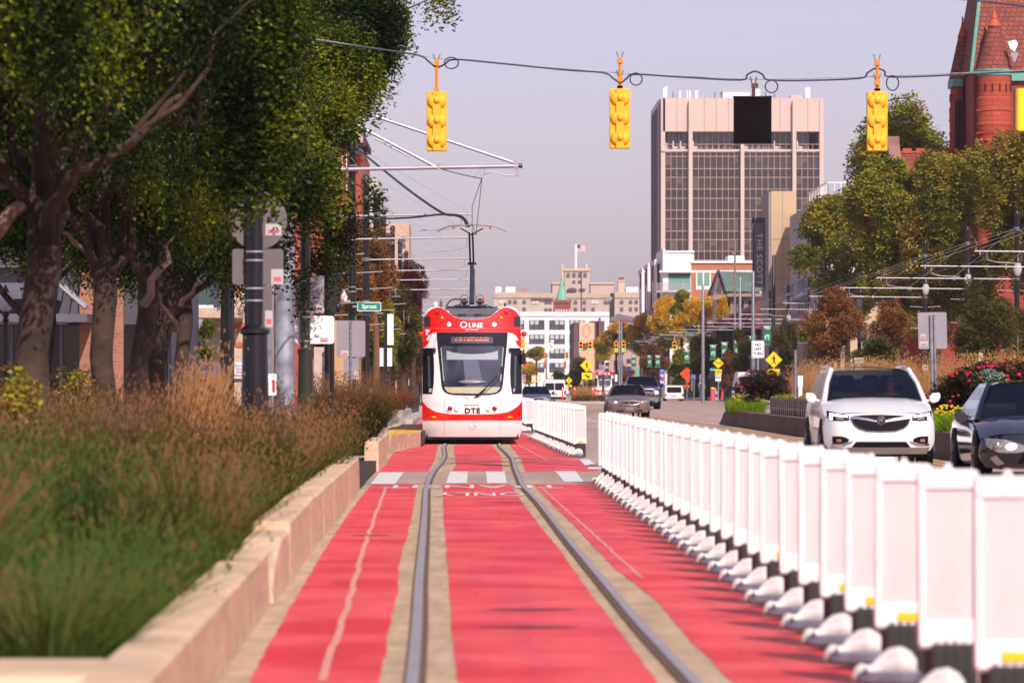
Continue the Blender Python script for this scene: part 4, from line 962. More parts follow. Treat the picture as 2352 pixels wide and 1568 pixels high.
def car(name, label, loc, cfg, rz=0, cat='car'):
    t = thing(name, label, cat, loc, rz)
    c = dict(L=4.9, hw=.93, zb=.2, zh=.86, zw=1.1, yw=1.25, H=1.7, yr0=1.95, yr1=4.3, hwr=.68, yb1=4.75, zbelt=1.05, c1=.16, c2=1.4, rake=.35, zn=.55, wheel=.36, wy=(.95, 3.85), paint=None, roofcr=.05)
    c.update(cfg); P = c['paint']; hw = c['hw']
    def Ff(x, z):
        a = abs(x) / hw
        return c['c1'] * a * a + c['c2'] * max(0, a - .72) ** 2 * 2 + c['rake'] * max(0, z - c['zn']) ** 1.3 + .35 * max(0, .38 - z)
    t['_'] = 0; del t['_']
    S = lambda off: (lambda x, z: (x, Ff(x, z) - off, z))
    zh, zb = c['zh'], c['zb']
    half = [(-hw * .9, zb), (-hw * .98, zb + .1), (-hw, .45), (-hw, zh - .2), (-hw * .975, zh - .08), (-hw * .9, zh - .03), (-hw * .6, zh + .0), (-hw * .3, zh + .015)]
    b = MB(); decal(b, half + [(0, zh + .02)] + [(-x, z) for x, z in half[::-1]], S(0), .1)
    # hood from the fascia top back to the windscreen
    n = 14; m = 8; o = len(b.v)
    def ztop(u): a = abs(u); return zh + .02 - .03 * a ** 2 - .06 * max(0, a - .8) / .2
    for j in range(m + 1):
        v = j / m
        for i in range(n + 1):
            u = -1 + 2 * i / n; x = u * (hw * .985 if j else hw * .985); zt = ztop(u)
            zend = c['zw'] + .03 * (1 - u * u) - .07 * abs(u) ** 4
            y0 = Ff(x, zt); z = zt + (zend - zt) * (1 - (1 - v) ** 1.7); b.v.append((x * (1 - .0 * v), y0 + (c['yw'] + .05 - y0) * v, z + .004 + c.get('crease', .012) * (1 if .45 < abs(u) < .6 else 0) * sin(pi * v)))
    for j in range(m):
        for i in range(n): a = o + j * (n + 1) + i; b.f.append((a, a + 1, a + n + 2, a + n + 1)); b.m.append(0)
    body = b.build('body', P, t, ang=45)
    # side and rear shell
    b = MB(); yf = Ff(hw, .5) - .02; L = c['L']; zt_ = c['zbelt']
    st = [(yf, hw * .985, zb, zh - .1), (yf + .25, hw, zb, zh - .04), (c['yw'] - .1, hw, zb, c['zw'] - .07), (c['yw'] + .6, hw, zb, zt_), (L * .6, hw, zb, zt_), (L - .7, hw * .985, zb, zt_ + .02), (L - .2, hw * .95, zb, zt_), (L, hw * .85, zb + .08, zt_ - .12)]
    for y, h_, a, z in st:
        hgt = z - a
        s_ = [(h_ * .8, a), (h_ * .955, a + .03), (h_ * .985, a + .14 * hgt), (h_, a + .4 * hgt), (h_, a + .7 * hgt), (h_ * .975, a + .9 * hgt), (h_ * .93, z), (h_ * .5, z)]
        b.v.extend([(-x, y, q) for x, q in s_] + [(x, y, q) for x, q in s_[::-1]])
    for i in range(len(st) - 1):
        for j in range(16): j2 = (j + 1) % 16; b.f.append((i * 16 + j, i * 16 + j2, (i + 1) * 16 + j2, (i + 1) * 16 + j)); b.m.append(0)
    b.f.append(tuple(reversed(range((len(st) - 1) * 16, len(st) * 16)))); b.m.append(0)
    b.build('side_shell', P, t, ang=40)
    # greenhouse: frame with pillars, roof, side glass, windscreen
    H = c['H']; yw, y0, y1, yb = c['yw'], c['yr0'], c['yr1'], c['yb1']; hb = hw * .93; hr = c['hwr']; zw, zl_ = c['zw'], zt_ - .01
    def ring(q): # q 0 belt .. 1 roof edge
        return dict(yf=yw + (y0 - yw) * q, yr=yb + (y1 - yb) * q, h=hb + (hr - hb) * q ** 1.15, z=(zw - .05) * (1 - q) + H * q)
    b = MB(); nq = 6
    for s in (-1, 1):   # side walls
        o = len(b.v)
        for i in range(nq + 1):
            r = ring(i / nq)
            for j in range(9):
                v = j / 8; b.v.append((s * (r['h'] - .04 * (1 if j in (0, 8) else 0)), r['yf'] + (r['yr'] - r['yf']) * v, r['z']))
        for i in range(nq):
            for j in range(8): a = o + i * 9 + j; b.f.append((a, a + 1, a + 10, a + 9) if s < 0 else (a, a + 9, a + 10, a + 1)); b.m.append(0)
    o = len(b.v)        # rear wall
    for i in range(nq + 1):
        r = ring(i / nq)
        for j in range(5): u = -1 + j / 2; b.v.append((u * (r['h'] - .04), r['yr'] + .08 * (1 - u * u), r['z']))
    for i in range(nq):
        for j in range(4): a = o + i * 5 + j; b.f.append((a, a + 1, a + 6, a + 5)); b.m.append(0)
    o = len(b.v); nr = 8  # roof
    for j in range(nr + 1):
        v = j / nr
        for i in range(9):
            u = -1 + i / 4; b.v.append((u * hr * (1 - .02 * (v in (0, 1))), y0 - .06 * (1 - u * u) * (1 - v) + (y1 - y0) * v, H + c['roofcr'] * (1 - u * u) * (.75 + .25 * sin(pi * v)) - .03 * max(0, abs(u) - .8) / .2))
    for j in range(nr):
        for i in range(8): a = o + j * 9 + i; b.f.append((a, a + 1, a + 10, a + 9)); b.m.append(0)
    for s in (-1, 1):   # A pillars
        b.tube([(s * hb * .985, yw - .02, zw - .06), (s * (hb + hr) / 2 * 1.0, (yw + y0) / 2, (zw + H) / 2 + .01), (s * hr * .985, y0, H)], [.055, .042, .045], 8)
    roof = b.build('cabin_frame', P, t, ang=45)
    def wp(u, v, off=0):
        h_ = hb * .97 + (hr * .97 - hb * .97) * v; zc = H + c['roofcr'] * .7 * (1 - u * u) - .03
        za = zw - .03 + .03 * (1 - u * u)
        return (u * h_, yw + (y0 - yw) * v - .10 * (1 - u * u) - .02 - off, za + (zc - za) * v)
    b = MB(); o = 0
    for j in range(7):
        for i in range(11): b.v.append(wp(-1 + i / 5, j / 6))
    for j in range(6):
        for i in range(10): a = j * 11 + i; b.f.append((a, a + 1, a + 12, a + 11)); b.m.append(0)
    b.build('windscreen', V_glass, t, ang=60)
    for s in (-1, 1):
        b = MB()
        r0, r1 = ring(.12), ring(.9); x0_, x1_ = s * (r0['h'] + .006), s * (r1['h'] + .008)
        def sp(v, q): r = r0 if q == 0 else r1; return ((x0_ if q == 0 else x1_), r['yf'] + .12 + (r['yr'] - r['yf'] - .3) * v, r['z'])
        for va, vb in ((0, .40), (.43, .78), (.81, 1)):
            b.poly([sp(va, 0), sp(vb, 0), sp(vb, 1), sp(va + (.05 if va == 0 else 0), 1)])
        b.build('side_glass', V_side, t, smooth=False)
    # interior
    b = MB(); b.box(-hb * .85, hb * .85, yw + .1, yb - .3, .5, zw - .12)
    for s in (-1, 1): b.prism(rrect(s * .36 - .24, s * .36 + .24, .6, zw + .22, .06), yw + 1.25, yw + 1.4, 'Y'); b.prism(rrect(s * .36 - .12, s * .36 + .12, zw + .2, zw + .40, .05), yw + 1.27, yw + 1.36, 'Y')
    b.prism([(-hb * .85, zw - .15), (hb * .85, zw - .15), (hb * .8, zw - .02), (-hb * .8, zw - .02)], yw + .15, yw + .5, 'Y'); b.build('seats', V_int, t)
    b = MB(); pts = [(.36 + .17 * cos(2 * pi * k / 16), yw + .62, zw - .02 + .15 * sin(2 * pi * k / 16)) for k in range(17)]; b.tube(pts, .015, 6); b.cb(.36, yw + .64, zw - .02, .3, .03, .05); b.build('steering_wheel', V_wheel, t)
    b = MB(); b.prism(rrect(-.12, .12, H - .17, H - .09, .02), y0 - .12, y0 - .08, 'Y'); b.build('rear_mirror', V_trim, t)
    # wheels with arches
    for wy in c['wy']:
        for s in (-1, 1):
            wr = c['wheel']; b = MB(); x = s * (hw - .13)
            b.tube([(x - s * .1, 0, 0), (x - s * .02, 0, 0), (x + s * .11, 0, 0), (x + s * .13, 0, 0)], [wr * .97, wr, wr, wr * .93], 28); w_ = b.build('wheel', V_tyre, t, ang=40); w_.location = (0, wy, wr)
            b = MB(); b.tube([(x + s * .12, 0, 0), (x + s * .135, 0, 0)], wr * .66, 24)
            for k in range(5): a = 2 * pi * k / 5; b.tube([(x + s * .137, .04 * cos(a), .04 * sin(a)), (x + s * .142, wr * .6 * cos(a), wr * .6 * sin(a))], [.05, .03], 6, 0)
            b.build('rim', V_rim, w_)
            b = MB(); xs_ = s * (hw + .002); b.tube([(xs_ - s * .12, wy, wr), (xs_ + s * .004, wy, wr)], wr * 1.13, 28); b.build('wheel_arch', V_trim, t)
    # mirrors
    for s in (-1, 1):
        b = MB(); my = yw + .25; mz = c.get('mz', zw + .02); e = hw + .03
        b.prism([(s * e, mz - .05), (s * (e + .06), mz - .09), (s * (e + .15), mz - .06), (s * (e + .185), mz + .02), (s * (e + .17), mz + .085), (s * (e + .06), mz + .08), (s * e, mz + .02)], my - .03, my + .12, 'Y'); b.tube([(s * (hb - .02), my + .05, mz - .08), (s * (e + .08), my + .04, mz - .02)], .03, 8)
        b.build('wing_mirror', c.get('mirror', P), t, bevel=.018)
    b = MB(); b.box(-hw * .9, hw * .9, .35, L - .2, .17, .3); b.build('underbody', V_trim, t)
    return t, S, Ff, c
def D2(par, name, pts, S, off, m, step=.1):
    b = MB(); decal(b, pts, S(off), step); return b.build(name, m, par, ang=50)
def emb(par, x, z, r, S):
    b = MB(); p = S(.02)(x, z)
    b.tube([(x + r * cos(2 * pi * k / 20), p[1] - .01, z + r * sin(2 * pi * k / 20)) for k in range(21)], r * .13, 6)
    for k in (-1, 0, 1): b.prism([(x - .22 * r + k * .38 * r, z + .5 * r + .12 * k * r), (x + .16 * r + k * .38 * r, z + .62 * r + .12 * k * r), (x + .1 * r + k * .38 * r, z - .3 * r + .12 * k * r), (x - .1 * r + k * .34 * r, z - .55 * r + .12 * k * r)], p[1] - .012, p[1], 'Y')
    return b.build('badge', V_chrome, par)

# ---------- white suv
V_wp = mat('suv_white_paint', '#dcd9db', .2, coat=.8, var=.02)
t, S, Ff, c = car('white_suv', 'white suv with wide dark grille driving towards the camera', (6.54, 71, .222), dict(L=5.15, hw=.91, zb=.27, zh=.87, zw=1.11, yw=1.25, H=1.60, yr0=2.1, yr1=4.5, hwr=.66, yb1=4.95, zbelt=1.08, paint=V_wp, wheel=.375, wy=(1.0, 4.0), c1=.14, c2=1.6, zn=.5), cat='suv')
def q(pts): return [((a - 880) * .00158, 1.8836 - .001619 * b_) for a, b_ in pts]
def mq(pts): return q(pts + [(1760 - a, b_) for a, b_ in reversed(pts)])
def both(name, pts, off, m, par=t, flip=True):
    for s in (0, 1): D2(par, name, q(pts if not s else [(1760 - a, b_) for a, b_ in pts]), S, off, m)
gl = D2(t, 'grille', mq([(566, 662), (600, 650), (700, 638), (880, 634)]) [:4] + mq([(566, 662), (600, 650), (700, 638), (880, 634)])[4:] + q([(1190, 672), (1165, 722), (1115, 770), (1030, 797), (880, 803), (730, 797), (645, 770), (595, 722), (570, 672)]), S, .012, V_trim, .08)
b = MB()
for k in range(22):
    x = -.46 + k * .0438; z0_ = 1.8836 - .001619 * (700 + 12 * abs(k - 10.5) * .0); z1_ = .59 + .0009 * (k - 10.5) ** 2 
    b.tube([(x, Ff(x, .72) - .022, .72 - .08 * (x / .46) ** 2), (x * .95, Ff(x, .6) - .022, z1_ + .015)], .0028, 4)
for zz in (.70, .66): b.tube([(x, Ff(x, zz) - .02, zz + .02 * (x / .5) ** 2) for x in [-.44 + .08 * k for k in range(12)]], .002, 4)
b.build('grille_bars', mat('dark_chrome', '#2c2a30', .35, metal=.5), gl)
D2(gl, 'chrome_wing', q([(566, 658), (640, 655), (740, 668), (835, 690), (835, 708), (730, 690), (640, 677), (572, 675)]), S, .03, V_chrome)
D2(gl, 'chrome_wing', q([(1194, 658), (1120, 655), (1020, 668), (925, 690), (925, 708), (1030, 690), (1120, 677), (1188, 675)]), S, .03, V_chrome)
b = MB(); ol = mq([(566, 662), (600, 650), (700, 638), (880, 634)])[:7] + q([(1190, 672), (1165, 722), (1115, 770), (1030, 797), (880, 803), (730, 797), (645, 770), (595, 722), (566, 662)])
b.tube([(x, Ff(x, z) - .018, z) for x, z in ol], .008, 6); b.build('grille_surround', V_chrome, gl)
emb(gl, 0, .766, .066, S)
for s in (0, 1):
    fl = (lambda P: [(1760 - a, b_) for a, b_ in P]) if s else (lambda P: P)
    hl = D2(t, 'headlight', q(fl([(334, 592), (400, 608), (550, 643), (556, 692), (480, 695), (366, 690), (336, 645)])), S, .01, mat('headlamp_dark', '#26222c', .1))
    D2(hl, 'daylight_strip', q(fl([(362, 618), (385, 622), (532, 645), (536, 660), (400, 646), (385, 650), (384, 684), (362, 684), (358, 650)])), S, .02, V_drl)
    D2(hl, 'projector', q(fl([(420, 665), (440, 662), (500, 668), (500, 684), (430, 684)])), S, .018, V_lampglass)
    fo = D2(t, 'fog_recess', q(fl([(383, 850), (470, 850), (520, 862), (552, 884), (540, 905), (480, 922), (386, 930)])), S, .008, V_trim)
    D2(fo, 'fog_chrome', q(fl([(372, 925), (480, 925), (580, 898), (582, 908), (500, 938), (372, 942)])), S, .018, V_chrome)
    D2(fo, 'fog_lamp', q(fl([(420, 880), (470, 878), (475, 905), (425, 908)])), S, .016, mat('amber_tinged_lamp', '#9a6a50', .2))
lg = D2(t, 'lower_grille', q([(622, 905), (1138, 905), (1185, 960), (578, 960)]), S, .01, V_trim)
b = MB()
for k in range(3): z = q([(0, 915 + 18 * k)])[0][1]; b.tube([(x, Ff(x, z) - .02, z) for x in [-.42 + .084 * i for i in range(11)]], .006, 4)
b.build('grille_bars', mat('dark_chrome', '#2c2a30', .35, metal=.5), lg)
D2(t, 'skid_plate', q([(358, 967), (570, 964), (1190, 964), (1395, 962), (1360, 1028), (400, 1034)]), S, .012, mat('silver_skid', '#8e8580', .35, metal=.5))
D2(t, 'chin', q([(400, 1034), (1360, 1028), (1330, 1052), (430, 1058)]), S, -.01, V_trim)
b = MB(); b.prism(rrect(-.36, .36, 2.35, 3.4, .05), 1.652, 1.657, 'Z'); b.build('sunroof', mat('sunroof_glass', '#27304a', .06), t)
for s in (-1, 1): b = MB(); b.tube([(s * .64, 2.3, 1.59), (s * .65, 2.6, 1.65), (s * .65, 4.2, 1.65), (s * .64, 4.5, 1.59)], .02, 6); b.build('roof_rail', V_chrome, t)
b = MB(); b.tube([(-.05, 1.13, 1.16), (.3, 1.17, 1.17), (.5, 1.22, 1.17)], .012, 5); b.tube([(-.6, 1.2, 1.15), (-.1, 1.14, 1.16)], .01, 5); b.build('wipers', V_trim, t)
SUV = t

# ---------- black sedan at the right edge
V_bp = mat('black_blue_paint', '#10131f', .12, coat=1, var=.1)
t, S, Ff, c = car('black_sedan', 'black sedan with one glowing headlight, cut off at right edge', (8.08, 62, .222), dict(L=4.85, hw=.93, zb=.16, zh=.63, zw=.87, yw=1.35, H=1.36, yr0=2.3, yr1=3.6, hwr=.57, yb1=4.4, zbelt=.85, paint=V_bp, wheel=.33, wy=(.95, 3.75), c1=.18, c2=1.6, zn=.4, mz=.87))
hl = D2(t, 'headlight', [(-.86, .585), (-.6, .565), (-.34, .49), (-.30, .40), (-.45, .37), (-.7, .38), (-.84, .46)], S, .008, V_lampglass)
b = MB()
b.sphere((-.70, Ff(.70, .46) - .0, .47), .055, (1, .5, 1), 12); b.build('projector', V_chrome, hl)
b = MB(); b.sphere((-.50, Ff(.5, .46) - .0, .46), .06, (1.5, .5, .85), 14); b.build('lit_lamp', V_glow, hl)
D2(t, 'headlight', [(.86, .585), (.6, .565), (.34, .49), (.30, .40), (.45, .37), (.7, .38), (.84, .46)], S, .008, V_lampglass)
D2(t, 'grille', [(-.30, .46), (.30, .46), (.42, .22), (-.42, .22)], S, .01, V_trim); b = MB(); b.tube([(x, Ff(x, .47) - .02, .475) for x in [-.32 + .08 * i for i in range(9)]], .01, 5); b.build('chrome_bar', V_chrome, t)
D2(t, 'fog_trim', [(-.80, .30), (-.72, .34), (-.60, .22), (-.70, .19)], S, .012, V_chrome)
BSED = t
# ---------- tan sedan
V_tan = mat('tan_gold_paint', '#7d6a64', .25, metal=.45, coat=.5, var=.05)
t, S, Ff, c = car('tan_sedan', 'tan older sedan with oval grille and dented bumper, facing the camera', (6.33, 185.5, .222), dict(L=5.05, hw=.90, zb=.2, zh=.70, zw=.93, yw=1.35, H=1.35, yr0=2.1, yr1=3.6, hwr=.60, yb1=4.5, zbelt=.92, paint=V_tan, wheel=.33, wy=(.95, 3.85), mz=1.0))
def q(pts): return [((a - 860) * .00148, 1.914 - .00145 * b_) for a, b_ in pts]
el = [(880 + 290 * cos(2 * pi * k / 24), 908 + 56 * sin(2 * pi * k / 24)) for k in range(24)]
gl = D2(t, 'grille', q(el), S, .01, V_trim)
b = MB(); P_ = q(el + el[:1]); b.tube([(x, Ff(x, z) - .02, z) for x, z in P_], .02, 6)
for k in range(15): x = -.36 + k * .055; h_ = .07 * (1 - (x / .45) ** 2) ** .5 if abs(x) < .44 else 0; b.tube([(x, Ff(x, .6) - .02, .597 - h_), (x, Ff(x, .6) - .02, .597 + h_)], .009, 4)
b.build('grille_surround', V_chrome, gl); emb(gl, .02, .6, .055, S)
for s, P_ in ((0, [(285, 850), (420, 838), (545, 862), (545, 925), (420, 932), (290, 920)]), (1, [(1205, 850), (1300, 822), (1455, 825), (1475, 895), (1350, 905), (1215, 912)])):
    hl = D2(t, 'headlight', q(P_), S, .01, V_lampglass)
    cx = 495 if s == 0 else 1245; x, z = q([(cx, 885)])[0]; b = MB(); b.sphere((x, Ff(x, z), z), .05, (1.2, .5, .9), 12); b.build('lamp_bulb', V_glow if s == 0 else mat('dim_lamp', '#cbb88a', .2), hl)
D2(t, 'number_plate', q([(778, 1025), (1000, 1025), (1000, 1125), (778, 1125)]), S, .02, V_plate)
for P_ in ([(500, 1135), (560, 1118), (720, 1118), (720, 1150), (510, 1152)], [(1060, 1118), (1240, 1112), (1280, 1130), (1250, 1150), (1060, 1152)]): D2(t, 'air_intake', q(P_), S, .008, V_trim)
for P_ in ([(310, 1045), (400, 1050), (400, 1075), (320, 1072)], [(1360, 1045), (1450, 1035), (1440, 1060), (1365, 1068)]): D2(t, 'side_marker', q(P_), S, .01, mat('rust_marker', '#8a3a1c', .4))
D2(t, 'bumper_dent', q([(1100, 1020), (1140, 1005), (1175, 1030), (1135, 1065)]), S, .01, V_trim)
b = MB(); P_ = q([(275, 945), (600, 975), (860, 985), (1150, 975), (1400, 930)]); b.tube([(x, Ff(x, z) - .008, z) for x, z in P_], .013, 5); b.build('bumper_line', V_trim, t)
TSED = t
# ---------- grey pickup behind the tan sedan
V_gp = mat('pickup_grey_paint', '#4c4c5c', .22, metal=.4, coat=.6)
t, S, Ff, c = car('grey_pickup', 'dark grey pickup truck close behind the tan sedan', (9.35, 250, .2), dict(L=5.9, hw=1.02, zb=.42, zh=1.18, zw=1.36, yw=1.45, H=1.90, yr0=2.05, yr1=3.7, hwr=.76, yb1=3.95, zbelt=1.3, paint=V_gp, wheel=.42, wy=(.95, 4.6), c1=.08, c2=1.2, zn=.9, mz=1.35, mirror=V_trim), cat='pickup truck')
def q(pts): return [((a - 1260) * .00195, 2.1175 - .00195 * b_) for a, b_ in pts]
def q2(nm, pts, off, m, par=t):
    D2(par, nm, q(pts), S, off, m); D2(par, nm, q([(2520 - a, b_) for a, b_ in pts]), S, off, m)
D2(t, 'grille', q([(960, 500), (1560, 500), (1560, 690), (960, 690)]), S, .01, V_trim)
D2(t, 'grille_bar', q([(950, 475), (1550, 475), (1550, 500), (950, 500)]), S, .02, V_chrome); D2(t, 'grille_bar', q([(960, 570), (1550, 570), (1550, 595), (960, 595)]), S, .02, V_chrome)
q2('headlight', [(1570, 540), (1720, 545), (1715, 640), (1600, 645)], .012, V_lampglass); q2('daylight_strip', [(1625, 545), (1712, 560), (1712, 575), (1650, 575), (1650, 600), (1712, 605), (1712, 618), (1625, 618)], .02, V_drl)
D2(t, 'bumper', q([(800, 725), (1720, 725), (1740, 800), (1640, 900), (1600, 830), (1500, 830), (1020, 830), (920, 830), (880, 900), (780, 800)]), S, .03, mat('pickup_bumper', '#857f82', .3, metal=.5))
D2(t, 'lower_opening', q([(1000, 840), (1520, 840), (1640, 960), (880, 960)]), S, .02, V_trim)
PICK = t
# ---------- dark sedan behind the barrier, right of the tram
V_nv = mat('navy_paint', '#161c34', .2, coat=.8)
t, S, Ff, c = car('dark_blue_sedan', 'dark blue sedan with chrome grille just right of the tram', (3.36, 263, .05), dict(L=5.0, hw=.95, zb=.2, zh=.84, zw=1.03, yw=1.45, H=1.47, yr0=2.25, yr1=3.7, hwr=.62, yb1=4.6, zbelt=1.0, paint=V_nv, wheel=.35, wy=(.95, 3.95), c1=.08, mz=1.08))
def q(pts): return [((a - 370) * .00324, 4.51 - .00324 * b_) for a, b_ in pts]
gl = D2(t, 'grille', q([(240, 1158), (495, 1158), (505, 1290), (235, 1290)]), S, .01, V_trim)
b = MB(); P_ = q([(235, 1158), (495, 1158), (505, 1295), (235, 1295), (235, 1158)]); b.tube([(x, Ff(x, z) - .02, z) for x, z in P_], .022, 6); P_ = q([(280, 1185), (370, 1195), (460, 1185)]); b.tube([(x, Ff(x, z) - .02, z) for x, z in P_], .02, 6); b.build('chrome_trim', V_chrome, gl)
for s in (0, 1):
    P_ = [(520, 1165), (600, 1150), (650, 1160), (652, 1205), (520, 1205)]; P_ = [(740 - a, b_) for a, b_ in P_] if s else P_
    D2(t, 'headlight', q(P_), S, .012, V_lampglass)
NSED = t

# ---------- boxy vehicles seen from behind
def van(name, label, cat, loc, W, H, L, paint, top=.75, hatch=False):
    t = thing(name, label, cat, loc)
    b = MB(); hw = W / 2
    side = [(0, .35), (.0, H * .55), (.12, H - .12), (.35, H), (L - 1.5, H), (L - .9, H * .6), (L - .1, H * .5), (L, .4)]
    o = 0
    for s, k in ((-1, 1), (1, 1)): b.v.extend([(s * hw * (1 if z < H * .6 else 1 - .13 * (z / H - .6) / .4), y, z) for y, z in side])
    n = len(side); b.f.append(tuple(range(n))); b.m.append(0); b.f.append(tuple(reversed(range(n, 2 * n)))); b.m.append(0)
    for i in range(n): j = (i + 1) % n; b.f.append((i, n + i, n + j, j)); b.m.append(0)
    b.build('body', paint, t, bevel=.06)
    b = MB()
    if hatch: b.prism(rrect(-hw * .72, hw * .72, H * .58, H * .90, .08), -.03, .06, 'Y')
    else:
        b.prism(rrect(-hw * .8, -.04, H * .55, H * .85, .05), -.03, .06, 'Y'); b.prism(rrect(.04, hw * .8, H * .55, H * .85, .05), -.03, .06, 'Y')
    b.build('rear_glass', V_side, t)
    for s in (-1, 1): b = MB(); b.prism(rrect(s * hw * .9 - .07, s * hw * .9 + .07, H * .35, H * .52, .03), -.03, .08, 'Y'); b.build('tail_light', V_tail, t)
    b = MB(); b.prism(rrect(-.22, .22, H * .33, H * .40, .02), -.025, .02, 'Y'); b.build('number_plate', V_plate, t)
    b = MB(); b.box(-hw * .95, hw * .95, -.08, .15, .3, .5); b.build('bumper', V_trim if not hatch else paint, t, bevel=.03)
    for y in (.9, L - 1):
        for s in (-1, 1): b = MB(); b.tube([(s * (hw - .25), y, .34), (s * (hw - .02), y, .34)], .34, 20); b.build('wheel', V_tyre, t)
    return t
V_wv = mat('van_white', '#cfcaca', .35, var=.04)
van('white_van', 'white van with two rear windows beyond the dark blue sedan', 'van', (6.5, 380, .1), 2.0, 2.0, 5, V_wv)
van('white_hatchback', 'small white car seen from behind near the far crossing', 'car', (17.2, 386, .1), 1.75, 1.5, 4, V_wv, hatch=True)
van('parked_white_van', 'tall white parked van partly hidden by the smaller rose bush', 'van', (18.6, 300, .36), 1.9, 2.15, 5.2, V_wv)
van('dark_parked_car', 'dark car parked far off on the left pavement beside the tram', 'car', (-4.9, 330, .13), 1.8, 1.45, 4.4, V_trim, hatch=True)
b = MB(); b.cb(.35, .0, 1.02, .3, .02, .12); o_ = None
# ================================================================== BUILDINGS
B_conc = mat('tower_concrete', '#c0aaa0', .85, vs=.15, var=.05)
B_seam = mat('panel_joint', '#8d7c78', .9)
B_mull = mat('tower_mullion', '#a88a7c', .6, var=.05)
B_vis = mat('tower_vision_glass', '#1d1a22', .08, vs=.18, col2='#2f2a26', spec=.8)
B_span = mat('tower_spandrel_glass', '#140f18', .07, vs=.25, col2='#1c1622', spec=.8)
B_dkface = mat('tower_shaded_side', '#6f626c', .8, vs=.3, var=.15)  # shade of the tower's left side, put into a darker colour
B_white = mat('white_render', '#d8d5d6', .8, vs=.4, var=.04)
B_cream = mat('cream_stone', '#b8a698', .85, vs=.12, col2='#a8968c')
B_win = mat('dark_window', '#3a3842', .1, vs=.5, col2='#565a66', spec=.8)
B_blind = mat('pale_blind', '#a8b0b0', .5, vs=1.2, var=.1)
B_frame = mat('dark_frame', '#2e2c30', .6)
def M4(o, *k): return o
# ---------- office tower
D = 800; s = F / D
def tx(c): return (1451.7 + c * .3164 - 1103) / s
def tz(c): return 1.55 - (165.4 + c * .3164 - 886) / s
t = thing('office_tower', 'tall beige office tower with a grid of dark windows', 'office tower', (0, D, 0))
x0, x1 = tx(225), tx(1385); zt = tz(190)
b = MB(); b.box(x0, x1, 0, 38, tz(432), zt); b.box(x0, x1, 1.2, 38, 0, tz(575)); b.box(x0 + 3.5, x1 - 2.6, 3, 34, tz(575), tz(432)); b.box(x0 - .35, x0 + .4, 0, 38.2, 0, zt); b.build('concrete_frame', B_conc, t, smooth=False)
b = MB()
for c in (325, 525, 612, 700, 905, 990, 1075, 1275): b.box(tx(c) - .05, tx(c) + .05, -.012, 0, tz(430), zt)
b.build('panel_joints', B_seam, t, smooth=False)
b = MB(); b.box(x0 - .3, x1 + .15, -.25, .0, tz(577), tz(562)); b.box(x1 - .6, x1 + .15, -.2, 38, 0, zt - .3); b.build('ledge', B_conc, t, smooth=False)
for cc in ((410, 438), (787, 813), (1163, 1190)):
    b = MB(); b.box(tx(cc[0]), tx(cc[1]), -1.0, 1.3, 0, tz(210) if cc[0] != 787 else tz(210)); b.build('column', B_conc, t, smooth=False)
b = MB()
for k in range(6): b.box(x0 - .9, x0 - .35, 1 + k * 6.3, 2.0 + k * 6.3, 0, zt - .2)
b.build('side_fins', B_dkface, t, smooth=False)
b = MB(); b.box(x0 - .5, x0 - .36, .1, 38, 0, zt - .4); b.build('shaded_side', B_dkface, t, smooth=False)
rows = [583, 613, 702, 765, 850, 917, 1003, 1065, 1155, 1217, 1300, 1365, 1450, 1510]
for bi, (c0, c1, n) in enumerate(((240, 410, 4), (438, 787, 8), (813, 1163, 8), (1190, 1362, 4))):
    for r in range(len(rows) - 1):
        b = MB(); b.box(tx(c0) + .02, tx(c1) - .02, .25, .6, tz(rows[r + 1]) + .02, tz(rows[r]) - .02); b.build('window_strip', B_span if r % 2 == 0 else B_vis, t, smooth=False)
    b = MB()
    for k in range(n + 1): xx = tx(c0) + (tx(c1) - tx(c0)) * k / n; b.box(xx - .045, xx + .045, .02, .2, tz(1510), tz(580))
    for r in rows: b.box(tx(c0), tx(c1), .04, .28, tz(r) - .055, tz(r) + .055)
    b.build('mullion_grid', B_mull, t, smooth=False)
# interior blinds showing through some panes
b = MB(); rr = random.Random(3)
for (c0, c1, n) in ((240, 410, 4), (438, 787, 8), (813, 1163, 8), (1190, 1362, 4)):
    for r in range(1, len(rows) - 1, 2):
        for k in range(n):
            if rr.random() < .26:
                xa = tx(c0) + (tx(c1) - tx(c0)) * k / n + .12; xb = tx(c0) + (tx(c1) - tx(c0)) * (k + 1) / n - .12
                b.box(xa, xb, .235, .255, tz(rows[r]) - .1 - (tz(rows[r]) - tz(rows[r + 1])) * rr.uniform(.3, .95), tz(rows[r]) - .1)
b.build('blinds', mat('beige_blinds', '#574c40', .8, var=.1), t, smooth=False)
b = MB(); b.box(tx(262), tx(1290), 2.9, 2.98, tz(565), tz(438)); tg = b.build('terrace_glazing', mat('terrace_glass', '#5a5650', .15, vs=.3, col2='#3a363c'), t, smooth=False)
b = MB()
for k in range(26): xx = tx(265) + (tx(1288) - tx(265)) * k / 25; b.box(xx - .05, xx + .05, 2.82, 2.9, tz(565), tz(440)); 
b.build('glazing_bars', B_conc, tg, smooth=False)
b = MB()
for k in range(24): xx = tx(245) + (tx(1360) - tx(245)) * k / 23; b.box(xx - .04, xx + .04, .0, .08, tz(562), tz(525))
b.box(tx(230), tx(1370), .0, .1, tz(527), tz(523)); b.build('terrace_railing', B_mull, t, smooth=False)
b = MB()
for c in (315, 368, 460, 825, 1050, 1218): b.box(tx(c) - .45, tx(c) + .45, .8, 1.6, tz(562), tz(540)); b.box(tx(c) - .45, tx(c) - .3, .8, .95, tz(540), tz(500))
b.build('terrace_chairs', B_white, t, smooth=False)
